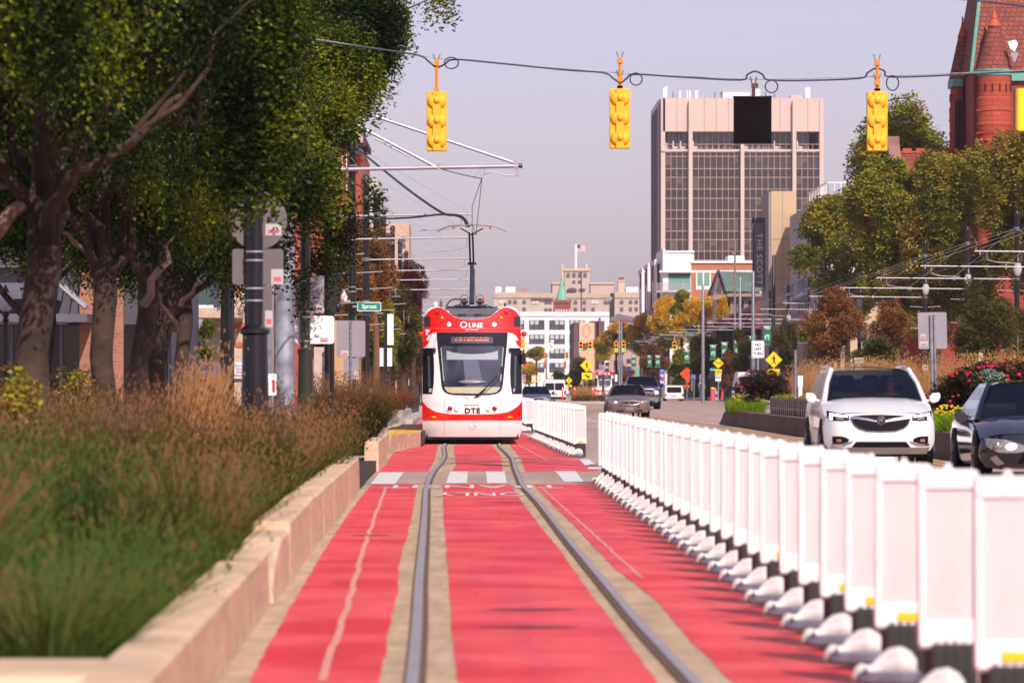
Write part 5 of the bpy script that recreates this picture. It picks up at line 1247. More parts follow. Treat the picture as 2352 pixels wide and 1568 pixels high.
b = MB(); b.box(tx(668), tx(865), 4, 12, zt, tz(128)); b.box(tx(905), tx(943), 5, 9, zt, tz(112)); b.build('penthouse', B_white, t, smooth=False)
b = MB(); b.box(tx(664), tx(870), 3.9, 12.2, tz(134), tz(126)); b.box(tx(1160), tx(1255), 3, 6, zt, tz(158)); b.build('roof_trim', B_conc, t, smooth=False)
for c, h, r in ((240, 108, .28), (255, 95, .12), (352, 130, .15), (405, 128, .12), (425, 128, .12), (472, 128, .25), (1282, 108, .45), (605, 140, .06), (300, 140, .06), (975, 140, .06), (1040, 150, .06)):
    b = MB(); b.box(tx(c) - r, tx(c) + r, 2, 2.4, zt, tz(h)); b.build('antenna', B_white if r > .1 else B_frame, t, smooth=False)
# ---------- tan block with THE SCOTT blade sign
B_tan = mat('tan_panel', '#b39878', .8, vs=.3, var=.05)
D = 380; s = F / D
def bx(px, d): return (px - 1103) * d / F
def bz(py, d): return ZZ(py, d)
t = thing('apartment_block', 'tan and white apartment block with balconies, right of the blade sign', 'building', (0, 0, 0))
b = MB(); b.box(bx(1771, D), bx(1829, D), D, D + 8, 0, bz(439, D)); b.box(bx(1771, D) - .2, bx(1771, D), D + .1, D + 9, 0, bz(441, D), 1)
b.build('stair_tower', [B_tan, mat('grey_panel', '#8d7f80', .8)], t, smooth=False)
b = MB()
for py in (550, 640, 710): b.box(bx(1771, D), bx(1829, D), D - .02, D, bz(py, D), bz(py, D) + .06)
b.box(bx(1797, D), bx(1798, D), D - .02, D, 0, bz(439, D)); b.build('panel_joints', mat('tan_joint', '#8d7860', .8), t, smooth=False)
X27 = 27.0; zt = 16.3
b = MB(); b.box(X27, X27 + 12, 339, 379, 0, zt - .0); b.build('main_wing', [B_white], t, smooth=False)
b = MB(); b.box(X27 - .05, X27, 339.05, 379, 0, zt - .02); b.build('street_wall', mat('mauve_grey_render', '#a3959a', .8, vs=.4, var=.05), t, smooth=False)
for i, (y0_, z0_, z1_) in enumerate([(341, 9.6, 12.6), (345, 9.6, 12.6), (349.5, 9.6, 12.6), (354, 9.6, 12.6), (360, 9.6, 12.6), (367, 9.6, 12.6), (341, 5.6, 8.4), (349.5, 5.6, 8.4), (360, 5.6, 8.4), (367, 5.6, 8.4)]):
    b = MB(); b.box(X27 - .1, X27 - .04, y0_, y0_ + 2.0, z0_, z1_); b.build('window', B_win, t, smooth=False)
for (y0_, y1_, zz) in ((344, 350, 8.7), (356, 366, 8.5)):
    b = MB(); b.box(X27 - 1.5, X27 - .06, y0_, y1_, zz, zz + .25)
    for k in range(14): yy = y0_ + (y1_ - y0_) * k / 13; b.box(X27 - 1.5, X27 - 1.46, yy, yy + .05, zz + .25, zz + 1.3)
    for k in range(7): xx = X27 - 1.5 + 1.4 * k / 6; b.box(xx, xx + .04, y0_, y0_ + .04, zz + .25, zz + 1.3)
    b.box(X27 - 1.52, X27 - 1.44, y0_, y1_, zz + 1.28, zz + 1.36); b.box(X27 - 1.5, X27, y0_, y0_ + .06, zz + 1.28, zz + 1.36); b.build('balcony', mat('balcony_blue_grey', '#8b93a8', .5), t, smooth=False)
b = MB()
for k in range(13): b.box(X27 + .1, X27 + .14, 339.3 + 1.6 * k, 339.35 + 1.6 * k, zt, zt + 1.2)
for k in range(18): xx = X27 + .1 + .5 * k; b.box(xx, xx + .05, 339.3, 339.35, zt, zt + 1.1)
b.box(X27, X27 + 9, 339.28, 339.36, zt + 1.05, zt + 1.12); b.box(X27 + .08, X27 + .16, 339.3, 360, zt + 1.12, zt + 1.2)
for k in range(6): b.box(X27 + 2 + 1.1 * k, X27 + 2.5 + 1.1 * k, 345, 345.5, zt, zt + .8)
b.build('roof_railing', B_white, t, smooth=False)
b = MB(); b.box(X27 + 4, X27 + 13, 352, 362, zt, zt + 1.4); b.prism([(X27 + 2.5, zt + 1.4), (X27 + 13, zt + 1.4), (X27 + 8, zt + 2.6)], 350, 362, 'Y'); b.build('roof_pavilion', mat('grey_roof', '#8b8789', .7), t, smooth=False)
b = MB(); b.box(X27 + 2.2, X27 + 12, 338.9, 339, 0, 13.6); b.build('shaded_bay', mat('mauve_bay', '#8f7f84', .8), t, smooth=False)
b = MB(); b.box(25.6, 27, 345, 379, 0, 7.2); b.build('podium', mat('brown_cladding', '#8d6f5e', .7, vs=.6, var=.1), t, smooth=False)
b = MB(); b.box(X27 - .2, X27 + 10, 337.4, 338.9, 0, 8.4); b.build('podium', B_tan, t, smooth=False)
t = thing('blade_sign', 'tall grey blade sign with white vertical letters THE SCOTT', 'sign', (bx(1744.5, 385), 385, bz(586, 385))); s_ = F / 385
b = MB(); hh = 73.5 / s_; b.box(-11.5 / s_, 10.5 / s_, 0, .5, -hh, hh); b.build('panel', mat('blade_grey', '#6b6068', .5, var=.05), t)
b = MB(); b.box(-16 / s_, -11.6 / s_, .1, .4, -hh - .3, hh + .5); b.box(-16 / s_, 11.5 / s_, .1, .45, hh, hh + .5); b.box(10.6 / s_, 15 / s_, .15, .4, -hh - .5, hh); b.build('frame', mat('blade_frame', '#3f3540', .5), t)
text('THE SCOTT', .50, (-.02, -.02, -.35), M_white, t, rot=(pi / 2, pi / 2, 0), bold=.004, spacing=1.12)
bpy.context.view_layer.update(); o = [c for c in t.children if c.type == 'FONT'][0]; o.scale = (118 / s_ / o.dimensions.x, 1, 1)
# window wall behind the sign
t = thing('glass_stairwell', 'narrow mauve window bay between the blade sign and tan tower', 'building', (0, 0, 0))
b = MB(); b.box(bx(1756, 392), bx(1771, 392), 392, 396, 0, bz(446, 392)); b.build('wall', mat('grey_panel', '#8d7f80', .8), t, smooth=False)
b = MB()
for k in range(7): z = bz(505 + 34 * k, 392); b.box(bx(1757.5, 392), bx(1769, 392), 391.9, 392, z - 1.1, z - .06)
b.build('window', B_win, t, smooth=False)
# ---------- orange brick apartments
D = 500
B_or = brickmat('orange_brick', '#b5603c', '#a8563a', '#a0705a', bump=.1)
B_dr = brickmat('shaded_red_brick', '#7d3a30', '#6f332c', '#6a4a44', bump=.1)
def ax(c): return bx(1470 + c * .1563, D)
def az(c): return bz(551.3 + c * .1563, D)
t = thing('brick_apartments', 'orange brick apartments with white box bay, green curtains and balcony', 'building', (0, 0, 0))
b = MB(); b.box(ax(752), ax(1700), D, D + 20, 0, az(338)); b.build('brick_wall', B_or, t, smooth=False)
b = MB(); b.box(ax(745), ax(1700), D - .2, D + 20, az(338), az(306)); b.box(ax(752), ax(1660), D - .05, D, az(480), az(445)); b.build('cornice', B_white, t, smooth=False)
b = MB(); b.box(ax(365), ax(752), D + .02, D + 20, 0, az(155)); b.box(ax(752), ax(795), D + .1, D + 12, az(300), az(155)); b.box(ax(335), ax(368), D - .1, D + 20, az(880), az(125)); b.build('white_bay', B_white, t, smooth=False)
b = MB(); b.box(ax(360), ax(800), D - .12, D + .02, az(185), az(158)); b.box(ax(280), ax(752), D - .8, D + .02, az(478), az(450)); b.box(ax(368), ax(415), D - .1, D + .02, az(740), az(478)); b.build('bay_trim', B_white, t, smooth=False)
b = MB(); b.box(ax(1310), ax(1550), D + 2, D + 8, az(306), az(222)); b.build('roof_unit', B_white, t, smooth=False)
cur = mat('green_curtain', '#5f8f80', .5, vs=5, var=.2)
for (c0, c1, r0, r1) in ((420, 528, 540, 730), (534, 632, 540, 730), (640, 742, 540, 730), (838, 925, 488, 665), (940, 1028, 488, 665)):
    b = MB(); b.box(ax(c0), ax(c1), D - .05, D + .03, az(r1), az(r0)); w_ = b.build('window', cur, t, smooth=False)
b = MB(); b.box(ax(418), ax(745), D - .04, D + .02, az(540), az(492)); b.build('transom', mat('dark_green_glass', '#2f4a48', .2), t, smooth=False)
b = MB(); b.box(ax(838), ax(1028), D - .06, D + .03, az(728), az(672)); b.build('window', B_white, t, smooth=False)
for c in (830, 929, 1030): b = MB(); b.box(ax(c) - .07, ax(c) + .09, D - .1, D, az(735), az(482)); b.build('window_frame', B_white, t, smooth=False)
b = MB(); b.box(ax(230), ax(750), D - 1.6, D, az(772), az(752))
for k in range(44): xx = ax(234) + (ax(745) - ax(234)) * k / 43; b.box(xx, xx + .035, D - 1.6, D - 1.56, az(752), az(645))
b.box(ax(230), ax(750), D - 1.62, D - 1.54, az(645), az(636)); b.build('balcony', mat('balcony_pinkish', '#a8949c', .5), t, smooth=False)
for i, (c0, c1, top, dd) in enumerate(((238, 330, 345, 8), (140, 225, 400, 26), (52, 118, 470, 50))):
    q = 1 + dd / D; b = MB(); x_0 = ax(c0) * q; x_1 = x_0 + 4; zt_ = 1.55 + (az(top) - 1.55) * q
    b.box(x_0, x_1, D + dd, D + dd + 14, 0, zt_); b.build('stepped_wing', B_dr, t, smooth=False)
    b = MB(); b.box(x_0 - .2, x_1, D + dd - .3, D + dd + 14, zt_, zt_ + .5); b.box(x_0 - .25, x_0 + .1, D + dd - .3, D + dd + .3, 3, zt_); b.build('wing_trim', B_white, t, smooth=False)
    b = MB(); b.box(x_0 - .8, x_0, D + dd + 3, D + dd + 7, zt_ - 7, zt_ - 5.4); b.build('side_balcony', mat('balcony_pinkish', '#a8949c', .5), t, smooth=False)
    b = MB(); b.box(x_0 - .22, x_0 - .02, D + dd + 3, D + dd + 5, zt_ - 5, zt_ - 2); b.build('window', B_win, t, smooth=False)
# ---------- pedimented small building, green metal roof
D = 430
def ax(c): return bx(1470 + c * .1563, D)
def az(c): return bz(551.3 + c * .1563, D)
t = thing('pedimented_hall', 'small classical building with pediment and green ribbed metal roof', 'building', (0, 0, 0))
b = MB(); A = [(ax(1150), az(448)), (ax(1250), az(752))]
b.poly([(ax(1150), D + 3, az(448)), (ax(1255), D - 2, az(760)), (ax(1840), D - 2, az(760)), (ax(1660), D + 3, az(462))]); b.poly([(ax(1150), D + 3, az(448) + .02), (ax(1040), D + 8, az(795)), (ax(1840), D + 8, az(760)), (ax(1660), D + 3, az(462))])
for k in range(12):
    xa = ax(1150) + (ax(1660) - ax(1150)) * k / 11; xb = ax(1255) + (ax(1840) - ax(1255)) * k / 11
    b.tube([(xa, D + 2.97, az(450)), (xb, D - 2.03, az(758))], .045, 4)
b.build('roof', mat('green_metal_roof', '#6f8278', .5, metal=.2, vs=.5, var=.1), t, smooth=False)
b = MB(); b.prism([(ax(1035), az(800)), (ax(1140), az(470)), (ax(1245), az(770)), (ax(1262), az(800))], D - 1.6, D - 1.2, 'Y'); b.build('gable_wall', mat('mauve_stone', '#7d6a6c', .8), t, smooth=False)
b = MB(); b.prism([(ax(1030), az(800)), (ax(1138), az(440)), (ax(1152), az(445)), (ax(1060), az(805))], D - 2, D, 'Y'); b.prism([(ax(1138), az(445)), (ax(1150), az(440)), (ax(1262), az(770)), (ax(1246), az(780))], D - 2, D - 1, 'Y'); b.prism([(ax(1095), az(760)), (ax(1142), az(600)), (ax(1185), az(620)), (ax(1180), az(800))], D - 1.65, D - 1.6, 'Y'); b.build('gable_coping', mat('dark_coping', '#4a3f44', .7), t, smooth=False)
b = MB(); b.box(ax(1050), ax(1265), D - 1.8, D - .5, az(880), az(805)); b.box(ax(1262), ax(1840), D - 2.1, D - .5, az(835), az(790)); b.build('entablature', mat('pink_stone', '#8f756c', .8), t, smooth=False)
b = MB(); b.box(ax(1130), ax(1850), D - .8, D + 8, 0, az(835)); b.build('wall', mat('cream_wall', '#b9a48c', .8, vs=.5, var=.1), t, smooth=False)
for c in (1140, 1225, 1330, 1430, 1530, 1650): b = MB(); b.box(ax(c) - .12, ax(c) + .35, D - 1.3, D - .8, 0, az(878)); b.build('pilaster', mat('mauve_stone', '#7d6a6c', .8), t, smooth=False)
for c in (1160, 1265, 1360, 1460, 1570): b = MB(); b.box(ax(c), ax(c) + .9, D - .86, D - .8, az(1040), az(895)); b.build('window', B_win, t, smooth=False)
# low red tiled roofs at street level
t = thing('low_tiled_building', 'low building with dark red tiled roof behind the masts', 'building', (0, 0, 0))
B_tile = brickmat('red_roof_tile', '#7d3838', '#6a2f30', '#4d2426', .4, .25, .03)
b = MB(); b.prism([(bx(1640, 400), bz(742, 400)), (bx(1760, 400), bz(687, 400)), (bx(1760, 400), bz(755, 400)), (bx(1640, 400), bz(755, 400))], 400, 412, 'Y'); b.build('roof', B_tile, t, smooth=False)
b = MB(); b.box(bx(1645, 401), bx(1760, 401), 401, 411, 0, bz(752, 401)); b.build('wall', mat('dark_shopfront', '#2c2126', .7, vs=.5, var=.3), t, smooth=False)
b = MB(); b.prism([(bx(1630, 395), bz(868, 395)), (bx(1685, 395), bz(868, 395)), (bx(1672, 395), bz(842, 395)), (bx(1640, 395), bz(842, 395))], 395, 399, 'Y'); b.build('awning', mat('grey_awning', '#6b6870', .7), t, smooth=False)
t = thing('shop_row', 'row of dark shopfronts behind the far right pavement', 'building', (0, 0, 0))
b = MB(); b.box(26, 45, 388, 393, 0, 6.2); b.box(22.6, 26, 440, 520, 0, 5.0); b.build('wall', mat('dark_shopfront', '#2c2126', .7, vs=.5, var=.3), t, smooth=False)
for k in range(6): b = MB(); b.box(22.45, 22.58, 442 + 9 * k, 446 + 9 * k, 1, 3.6); b.build('shop_window', B_win, t, smooth=False)

# ---------- red sandstone church
B_sand = brickmat('red_sandstone', '#a8442c', '#9b3c28', '#7d3326', .62, .30, .02, bump=.6)
B_rock = mat('rock_faced_sandstone', '#a8462e', .9, vs=1.5, var=.22, bump=1.0, bs=3)
B_red = brickmat('church_red_brick', '#963a2c', '#863226', '#74342a', .3, .1, .012)
B_rt = brickmat('church_roof_tile', '#7a3a2e', '#8a4636', '#552a24', .34, .28, .03, bump=.8)
B_cop = mat('verdigris_copper', '#5f9a8c', .6, vs=2, var=.2)
B_terr = mat('terracotta', '#b04a2e', .7, var=.1)
D = 260; s = F / D
def kx(c, d=260): return (2003 + c * .2461 - 1103) * d / F
def kz(c, d=260): return 1.55 - (c * .2461 - 886) * d / F
t = thing('church', 'red sandstone church with steep tiled roof and round turrets at upper right', 'church', (0, 0, 0))
def turret(cx, cy, r, zc0, zc1, zw0, apex, capz, lb, par):
    b = MB(); b.lathe([(r * 1.06, 0), (r * 1.06, zw0 - 3.2), (r * 1.02, zw0 - 3.1), (r * 1.07, zw0 - 2.9), (r * 1.02, zw0 - 1.8), (r * 1.08, zw0 - 1.6), (r * 1.02, zw0 - 1.4), (r * 1.07, zw0 - .1), (r * 1.07, zw0), (r, zw0 + .05), (r * .97, zc0)], 28, (cx, cy, 0)); dr = b.build('turret_drum', B_sand, par, ang=30)
    b = MB(); b.lathe([(r * 1.0, zc0), (r * 1.04, zc0 + .06), (r * 1.02, zc0 + .3), (r * 1.12, zc1 - .12), (r * 1.14, zc1 - .03), (r * 1.10, zc1)], 28, (cx, cy, 0)); b.build('copper_cornice', B_cop, dr)
    b = MB(); b.lathe([(r * 1.10, zc1), (r * .34, zc1 + (apex - zc1) * .74)], 28, (cx, cy, 0)); b.build('cone_roof', B_rt, dr, ang=60)
    b = MB(); z7 = zc1 + (apex - zc1) * .73; b.lathe([(r * .42, z7), (r * .38, z7 + .08), (r * .20, z7 + (apex - zc1) * .13), (r * .24, z7 + (apex - zc1) * .135), (r * .2, z7 + (apex - zc1) * .14), (.04, apex), (.07, apex + .06), (.03, apex + .3)], 20, (cx, cy, 0)); b.build('finial', B_terr, dr)
    b = MB()
    for k in range(28):
        a = 2 * pi * k / 28
        if k % 2: continue
        x, y = cx + (r * .985) * cos(a), cy + (r * .985) * sin(a)
        b.tube([(x, y, zw0 + .35), (x, y, zc0 - .5)], .055, 6)
    b.build('slit_windows', mat('slit_shadow', '#3c1a16', .9), dr)
    b = MB()
    for zz in (zw0 - .75, zw0 - 2.1):
        for k in range(40): a = 2 * pi * k / 40; b.cb(cx + r * 1.075 * cos(a), cy + r * 1.075 * sin(a), zz, .07, .07, .06)
    for k in range(15): a = 2 * pi * k / 15; b.sphere((cx + r * 1.05 * cos(a), cy + r * 1.05 * sin(a), zw0 - 2.55), .16, (1, 1, .7), 8)
    b.build('carved_band', B_rock, dr)
    return dr
c1x = kx(1163); turret(c1x, 261.2, 1.0, kz(700), kz(640), kz(905), kz(80), 0, '', t)
c2x = (2211 - 1103) * 268 / F; turret(c2x, 268, .78, kz(808, 268), kz(748, 268), kz(1012, 268), kz(200, 268), 0, '', t)
tx0 = kx(960)
b = MB(); b.box(tx0 + .15, tx0 + 9, 262, 272, 0, kz(660)); b.build('tower_wall', B_red, t, smooth=False)
b = MB()
zr0 = kz(650); ap = zr0 + 13
b.poly([(tx0 + .0, 261.6, zr0), (tx0 + 9.2, 261.6, zr0), (tx0 + 6.4, 266.0, ap), (tx0 + 1.9, 266.0, ap)]); b.poly([(tx0, 261.6, zr0), (tx0 + 1.9, 266, ap), (tx0 + 1.9, 268, ap), (tx0, 272.4, zr0)])
b.poly([(tx0 + 9.2, 261.6, zr0), (tx0 + 9.2, 272.4, zr0), (tx0 + 6.4, 268, ap), (tx0 + 6.4, 266, ap)]); b.build('main_roof', B_rt, t, smooth=False)
b = MB(); b.tube([(tx0 - .05, 261.5, zr0 - .1), (tx0 + 1.85, 265.9, ap)], .11, 6); b.box(tx0 + 2.4, tx0 + 9.3, 261.7, 262, zr0 - .55, zr0 + .02)
b.build('copper_trim', B_cop, t)
b = MB(); b.box(kx(905), kx(955), 266.5, 269, 0, kz(750, 266)); b.build('link_wall', B_red, t, smooth=False)
b = MB(); b.box(kx(860), kx(960), 266.3, 269.2, kz(800, 266), kz(735, 266)); b.build('link_cornice', B_cop, t, smooth=False)
for c in (905, 945): 
    b = MB(); xx = kx(c); b.prism([(xx - .16, kz(1330)), (xx + .16, kz(1330)), (xx + .16, kz(900)), (xx, kz(860)), (xx - .16, kz(900))], 266.38, 266.5, 'Y'); b.build('lancet_window', mat('slit_shadow', '#3c1a16', .9), t)
b = MB(); b.prism([(kx(1265), kz(392)), (kx(1340), kz(372)), (kx(1362), kz(410)), (kx(1332), kz(485)), (kx(1290), kz(455))], 260.0, 260.06, 'Y'); b.build('roof_tarp', M_white, t)
b = MB(); b.prism([(kx(1292), kz(490)), (kx(1372), kz(492)), (kx(1335), kz(580)), (kx(1322), kz(580))], 260.0, 260.06, 'Y'); b.build('roof_tarp', mat('grey_tarp', '#8e8a96', .5), t)
# gabled transept
d0 = 262; gx = bx(2064, d0); 
zr = bz(351, 268); ze = zr - 6.5
b = MB(); b.box(gx + .2, gx + 16, 260.2, 275.6, 0, ze); b.prism([(260.2, ze - .05), (275.6, ze - .05), (268, zr - .35)], gx + .2, gx + 15.9, 'X'); b.build('gable_wall', B_red, t, smooth=False)
b = MB(); b.poly([(gx + .45, 259.8, ze - .2), (gx + 16, 259.8, ze - .2), (gx + 16, 268, zr), (gx + .45, 268, zr)]); b.poly([(gx + .45, 276, ze - .2), (gx + .45, 268, zr), (gx + 16, 268, zr), (gx + 16, 276, ze - .2)]); b.build('gable_roof', B_tile2 if False else B_rt, t, smooth=False)
b = MB(); n = 9
for k in range(n):
    a, a2 = k / n, (k + .93) / n
    ya, yb = 259.6 + 8.4 * a, 259.6 + 8.4 * a2; za, zb_ = ze - .1 + (zr - ze + .4) * a, ze - .1 + (zr - ze + .4) * a2
    b.prism([(ya, za), (yb, zb_), (yb, zb_ + .35), (ya, za + .35)], gx - .1, gx + .62, 'X')
    b.prism([(536 - ya, za), (536 - ya, za + .35), (536 - yb, zb_ + .35), (536 - yb, zb_)], gx - .1, gx + .62, 'X')
b.cb(gx + .25, 268, zr + .5, .7, .5, 1.0); b.build('coping_stones', mat('brown_coping', '#8a665a', .8, vs=1.5, var=.15), t, smooth=False)
b = MB()
for k in range(18): b.cb(gx + 1.1 + k * .82, 268, zr + .12, .55, .3, .3)
b.box(gx + .6, gx + 16, 267.9, 268.1, zr, zr + .1); b.build('ridge_crest', B_terr, t, smooth=False)
b = MB(); b.prism([(263, 1.5), (265.5, 1.5), (265.5, 6.5), (264.25, 8), (263, 6.5)], gx + .12, gx + .2, 'X'); b.build('arched_window', B_win, t)

# ---------- the far hotel
D = 1200
def hx(c): return bx(1121 + c * .16407, D)
def hz(c): return bz(588 + c * .16407, D)
t = thing('grand_hotel', 'pale stone hotel with central tower and rows of arched windows far away', 'building', (0, 0, 0))
b = MB(); b.box(hx(78), hx(600), D, D + 30, 0, hz(508)); b.box(hx(600), hx(930), D + 1, D + 30, 0, hz(518)); b.box(hx(930), hx(1715), D + 4, D + 34, 0, hz(515)); b.box(hx(1772), hx(2400), D, D + 30, 0, hz(505)); b.box(hx(1440), hx(1770), D + 6, D + 30, hz(515), hz(372)); b.box(hx(905), hx(1075), D + 6, D + 30, hz(515), hz(372)); b.box(hx(1075), hx(1425), D + 5, D + 30, hz(515), hz(190))
b.box(hx(1714), hx(1776), D + 7, D + 33, 0, hz(515)); b.build('stone_walls', B_cream, t, smooth=False)
b = MB(); b.box(hx(1065), hx(1432), D + 4.6, D + 30, hz(200), hz(168)); b.box(hx(1432), hx(1775), D + 5.6, D + 30, hz(385), hz(362)); b.box(hx(900), hx(1078), D + 5.6, D + 30, hz(385), hz(360)); b.box(hx(1030), hx(1068), D + 5, D + 9, hz(370), hz(100)); b.box(hx(1368), hx(1406), D + 6, D + 9, hz(190), hz(95))
b.box(hx(1830), hx(1925), D + 6, D + 10, hz(505), hz(325)); b.box(hx(1825), hx(1930), D + 5.8, D + 10.2, hz(350), hz(330)); b.build('towers_and_trim', mat('warm_stone', '#c0a893', .8, vs=.2, var=.06), t, smooth=False)
b = MB(); b.box(hx(1840), hx(1915), D + 6, D + 10, hz(325), hz(290)); b.build('chimney_cap', mat('brick_cap', '#7d4a42', .8), t, smooth=False)
b = MB(); b.box(hx(105), hx(188), D + 3, D + 10, hz(508), hz(425)); b.box(hx(245), hx(385), D + 5, D + 12, hz(508), hz(425)); b.box(hx(1938), hx(2112), D + 5, D + 12, hz(505), hz(428)); b.build('roof_boxes', B_white, t, smooth=False)
b = MB(); b.box(hx(388), hx(575), D + 5, D + 12, hz(508), hz(440)); b.build('roof_shed', mat('mauve_shed', '#96807e', .8), t, smooth=False)
b = MB(); 
for a_, c_ in ((80, 930), (930, 1712), (1775, 2300)): b.box(hx(a_), hx(c_), D - .3 if a_ != 930 else D + 3.7, D + .0 if a_ != 930 else D + 4, hz(585), hz(535))
b.build('frieze', mat('frieze_stone', '#a8957e', .9, vs=1.2, col2='#b5a48e'), t, smooth=False)
def arch(cx, y0_, y1_, wd, dd, m):
    b = MB(); r = wd / 2; pts = [(hx(cx) - r, hz(y1_)), (hx(cx) + r, hz(y1_))] + [(hx(cx) + r * cos(a), hz(y0_) - r + r * sin(a)) for a in [pi * k / 8 for k in range(9)]]
    b.prism(pts, dd - .25, dd - .02, 'Y'); b.build('window', m, t, smooth=False)
Bw2 = mat('hazy_window', '#5c5764', .3, var=.1); Bw3 = mat('pale_window', '#c8bcbc', .5)
for cx, m in ((180, Bw3), (303, Bw2), (380, Bw2), (505, Bw2), (633, Bw3), (688, Bw3), (815, Bw2), (870, Bw2)): arch(cx, 612, 665, 1.0, D if cx < 600 else D + 1, m)
for cx, m in ((1228, Bw2), (1352, Bw2), (1475, Bw3), (1528, Bw3), (1650, Bw2), (1705, Bw2)): arch(cx, 612, 665, .95, D + 4, m)
for cx in (1870, 1995, 2075): arch(cx, 612, 665, .95, D, Bw2)
for cx in (1128, 1208, 1288, 1365): arch(cx, 225, 290, .95, D + 5, Bw2)
for cx, y0_, y1_, dd in [(c, 715, 765, D) for c in (505,)] + [(c, 728, 768, D + 1) for c in (812, 870)] + [(c, 715, 765, D + 4) for c in (1228, 1352, 1475)] + [(c, 715, 768, D) for c in (1870, 1995, 2075)] + [(c, 335, 375, D + 5) for c in (1208, 1288)]:
    b = MB(); b.box(hx(cx) - .42, hx(cx) + .42, dd - .25, dd - .02, hz(y1_), hz(y0_)); b.build('window', Bw2, t, smooth=False)
b = MB(); b.prism([(hx(1105), hz(478)), (hx(1250), hz(478)), (hx(1240), hz(450)), (hx(1180), hz(438)), (hx(1120), hz(450))], D + 3.6, D + 4.9, 'Y'); b.box(hx(1280), hx(1365), D + 4.5, D + 4.9, hz(478), hz(450)); b.build('dark_arches', mat('hazy_shadow', '#4d4650', .8), t, smooth=False)
b = MB(); b.tube([(hx(1245), D + 15, hz(170)), (hx(1245), D + 15, bz(556, D))], .35, 6)
fl = thing('flag', 'stars and stripes flag flying above the far hotel tower', 'flag', (bx(1326, D), D + 15, bz(574, D)))
tag(b.build('flagpole', B_white), 'thin pale flagpole rising from the hotel tower roof', 'flagpole')
b = MB(); w_, h_ = 22 / 8.33, 17 / 8.33; n = 14
def fw(u): return .3 * sin(u * 7) * u
def fd(u): return -.35 * u - .12 * sin(u * 5)
for r in range(13):
    for k in range(n):
        u0, u1 = k / n, (k + 1) / n; za, zb_ = h_ * (1 - r / 13), h_ * (1 - (r + 1) / 13); mi = 2 if (r < 7 and k < 6) else (r % 2)
        b.poly([(u0 * w_, fw(u0), zb_ + fd(u0) * .5), (u1 * w_, fw(u1), zb_ + fd(u1) * .5), (u1 * w_, fw(u1), za + fd(u1) * .5), (u0 * w_, fw(u0), za + fd(u0) * .5)], mi)
b.build('flag_cloth', [mat('flag_red', '#b03048', .7), mat('flag_white', '#e0d8dc', .7), mat('flag_blue', '#3a4a80', .7)], fl)
# ---------- brick tower with green copper spire
D = 1000
def hx(c): return bx(1121 + c * .16407, D)
def hz(c): return bz(588 + c * .16407, D)
t = thing('spire_church', 'red brick tower topped by pale green copper spire', 'church tower', (0, 0, 0))
cx = (hx(918) + hx(1158)) / 2; hw_ = (hx(1158) - hx(918)) / 2
b = MB(); b.box(cx - hw_, cx + hw_, D, D + 2 * hw_, 0, hz(640)); b.build('brick_tower', brickmat('far_red_brick', '#99463c', '#8c3f36', '#7f4a44', .5, .2, .02), t, smooth=False)
b = MB()
for k in range(7): b.box(cx - hw_ + k * hw_ / 3.2, cx - hw_ + k * hw_ / 3.2 + .55, D - .1, D + .4, hz(640), hz(612))
for k in range(6): b.prism([(cx - hw_ * .8 + k * .62, hz(770)), (cx - hw_ * .8 + k * .62 + .3, hz(770)), (cx - hw_ * .8 + k * .62 + .3, hz(752)), (cx - hw_ * .8 + k * .62 + .15, hz(745)), (cx - hw_ * .8 + k * .62, hz(752))], D - .08, D - .01, 'Y', 1)
for k in range(6): b.prism([(cx - hw_ * .7 + k * .5, hz(712)), (cx - hw_ * .7 + k * .5 + .25, hz(722)), (cx - hw_ * .7 + k * .5 + .5, hz(712)), (cx - hw_ * .7 + k * .5 + .25, hz(716))], D - .08, D - .01, 'Y', 2)
b.box(cx - hw_ - .1, cx + hw_ + .1, D - .12, D - .0, hz(672), hz(655), 2)
b.build('parapet', [MATS['far_red_brick'], M_white, mat('dark_red_detail', '#5d2826', .8)], t, smooth=False)
b = MB(); sx_ = (hx(1033)); b.lathe([(1.35, hz(628)), (.9, hz(520)), (.42, hz(400)), (.18, hz(340)), (.3, hz(320)), (.12, hz(300)), (.05, hz(255))], 8, (sx_, D + 1.6, 0)); b.build('spire', mat('pale_copper_green', '#6fae94', .7, vs=1.2, var=.1), t, smooth=False)
b = MB(); b.tube([(hx(1163), 900, 0), (hx(1163), 900, hz(395))], .12, 6); b.box(hx(1145), hx(1186), 899.9, 900.1, hz(395), hz(388)); tag(b.build('floodlight_mast', M_black, loc=(0, 0, 0)), 'tall thin dark floodlight mast in front of the hotel', 'mast')
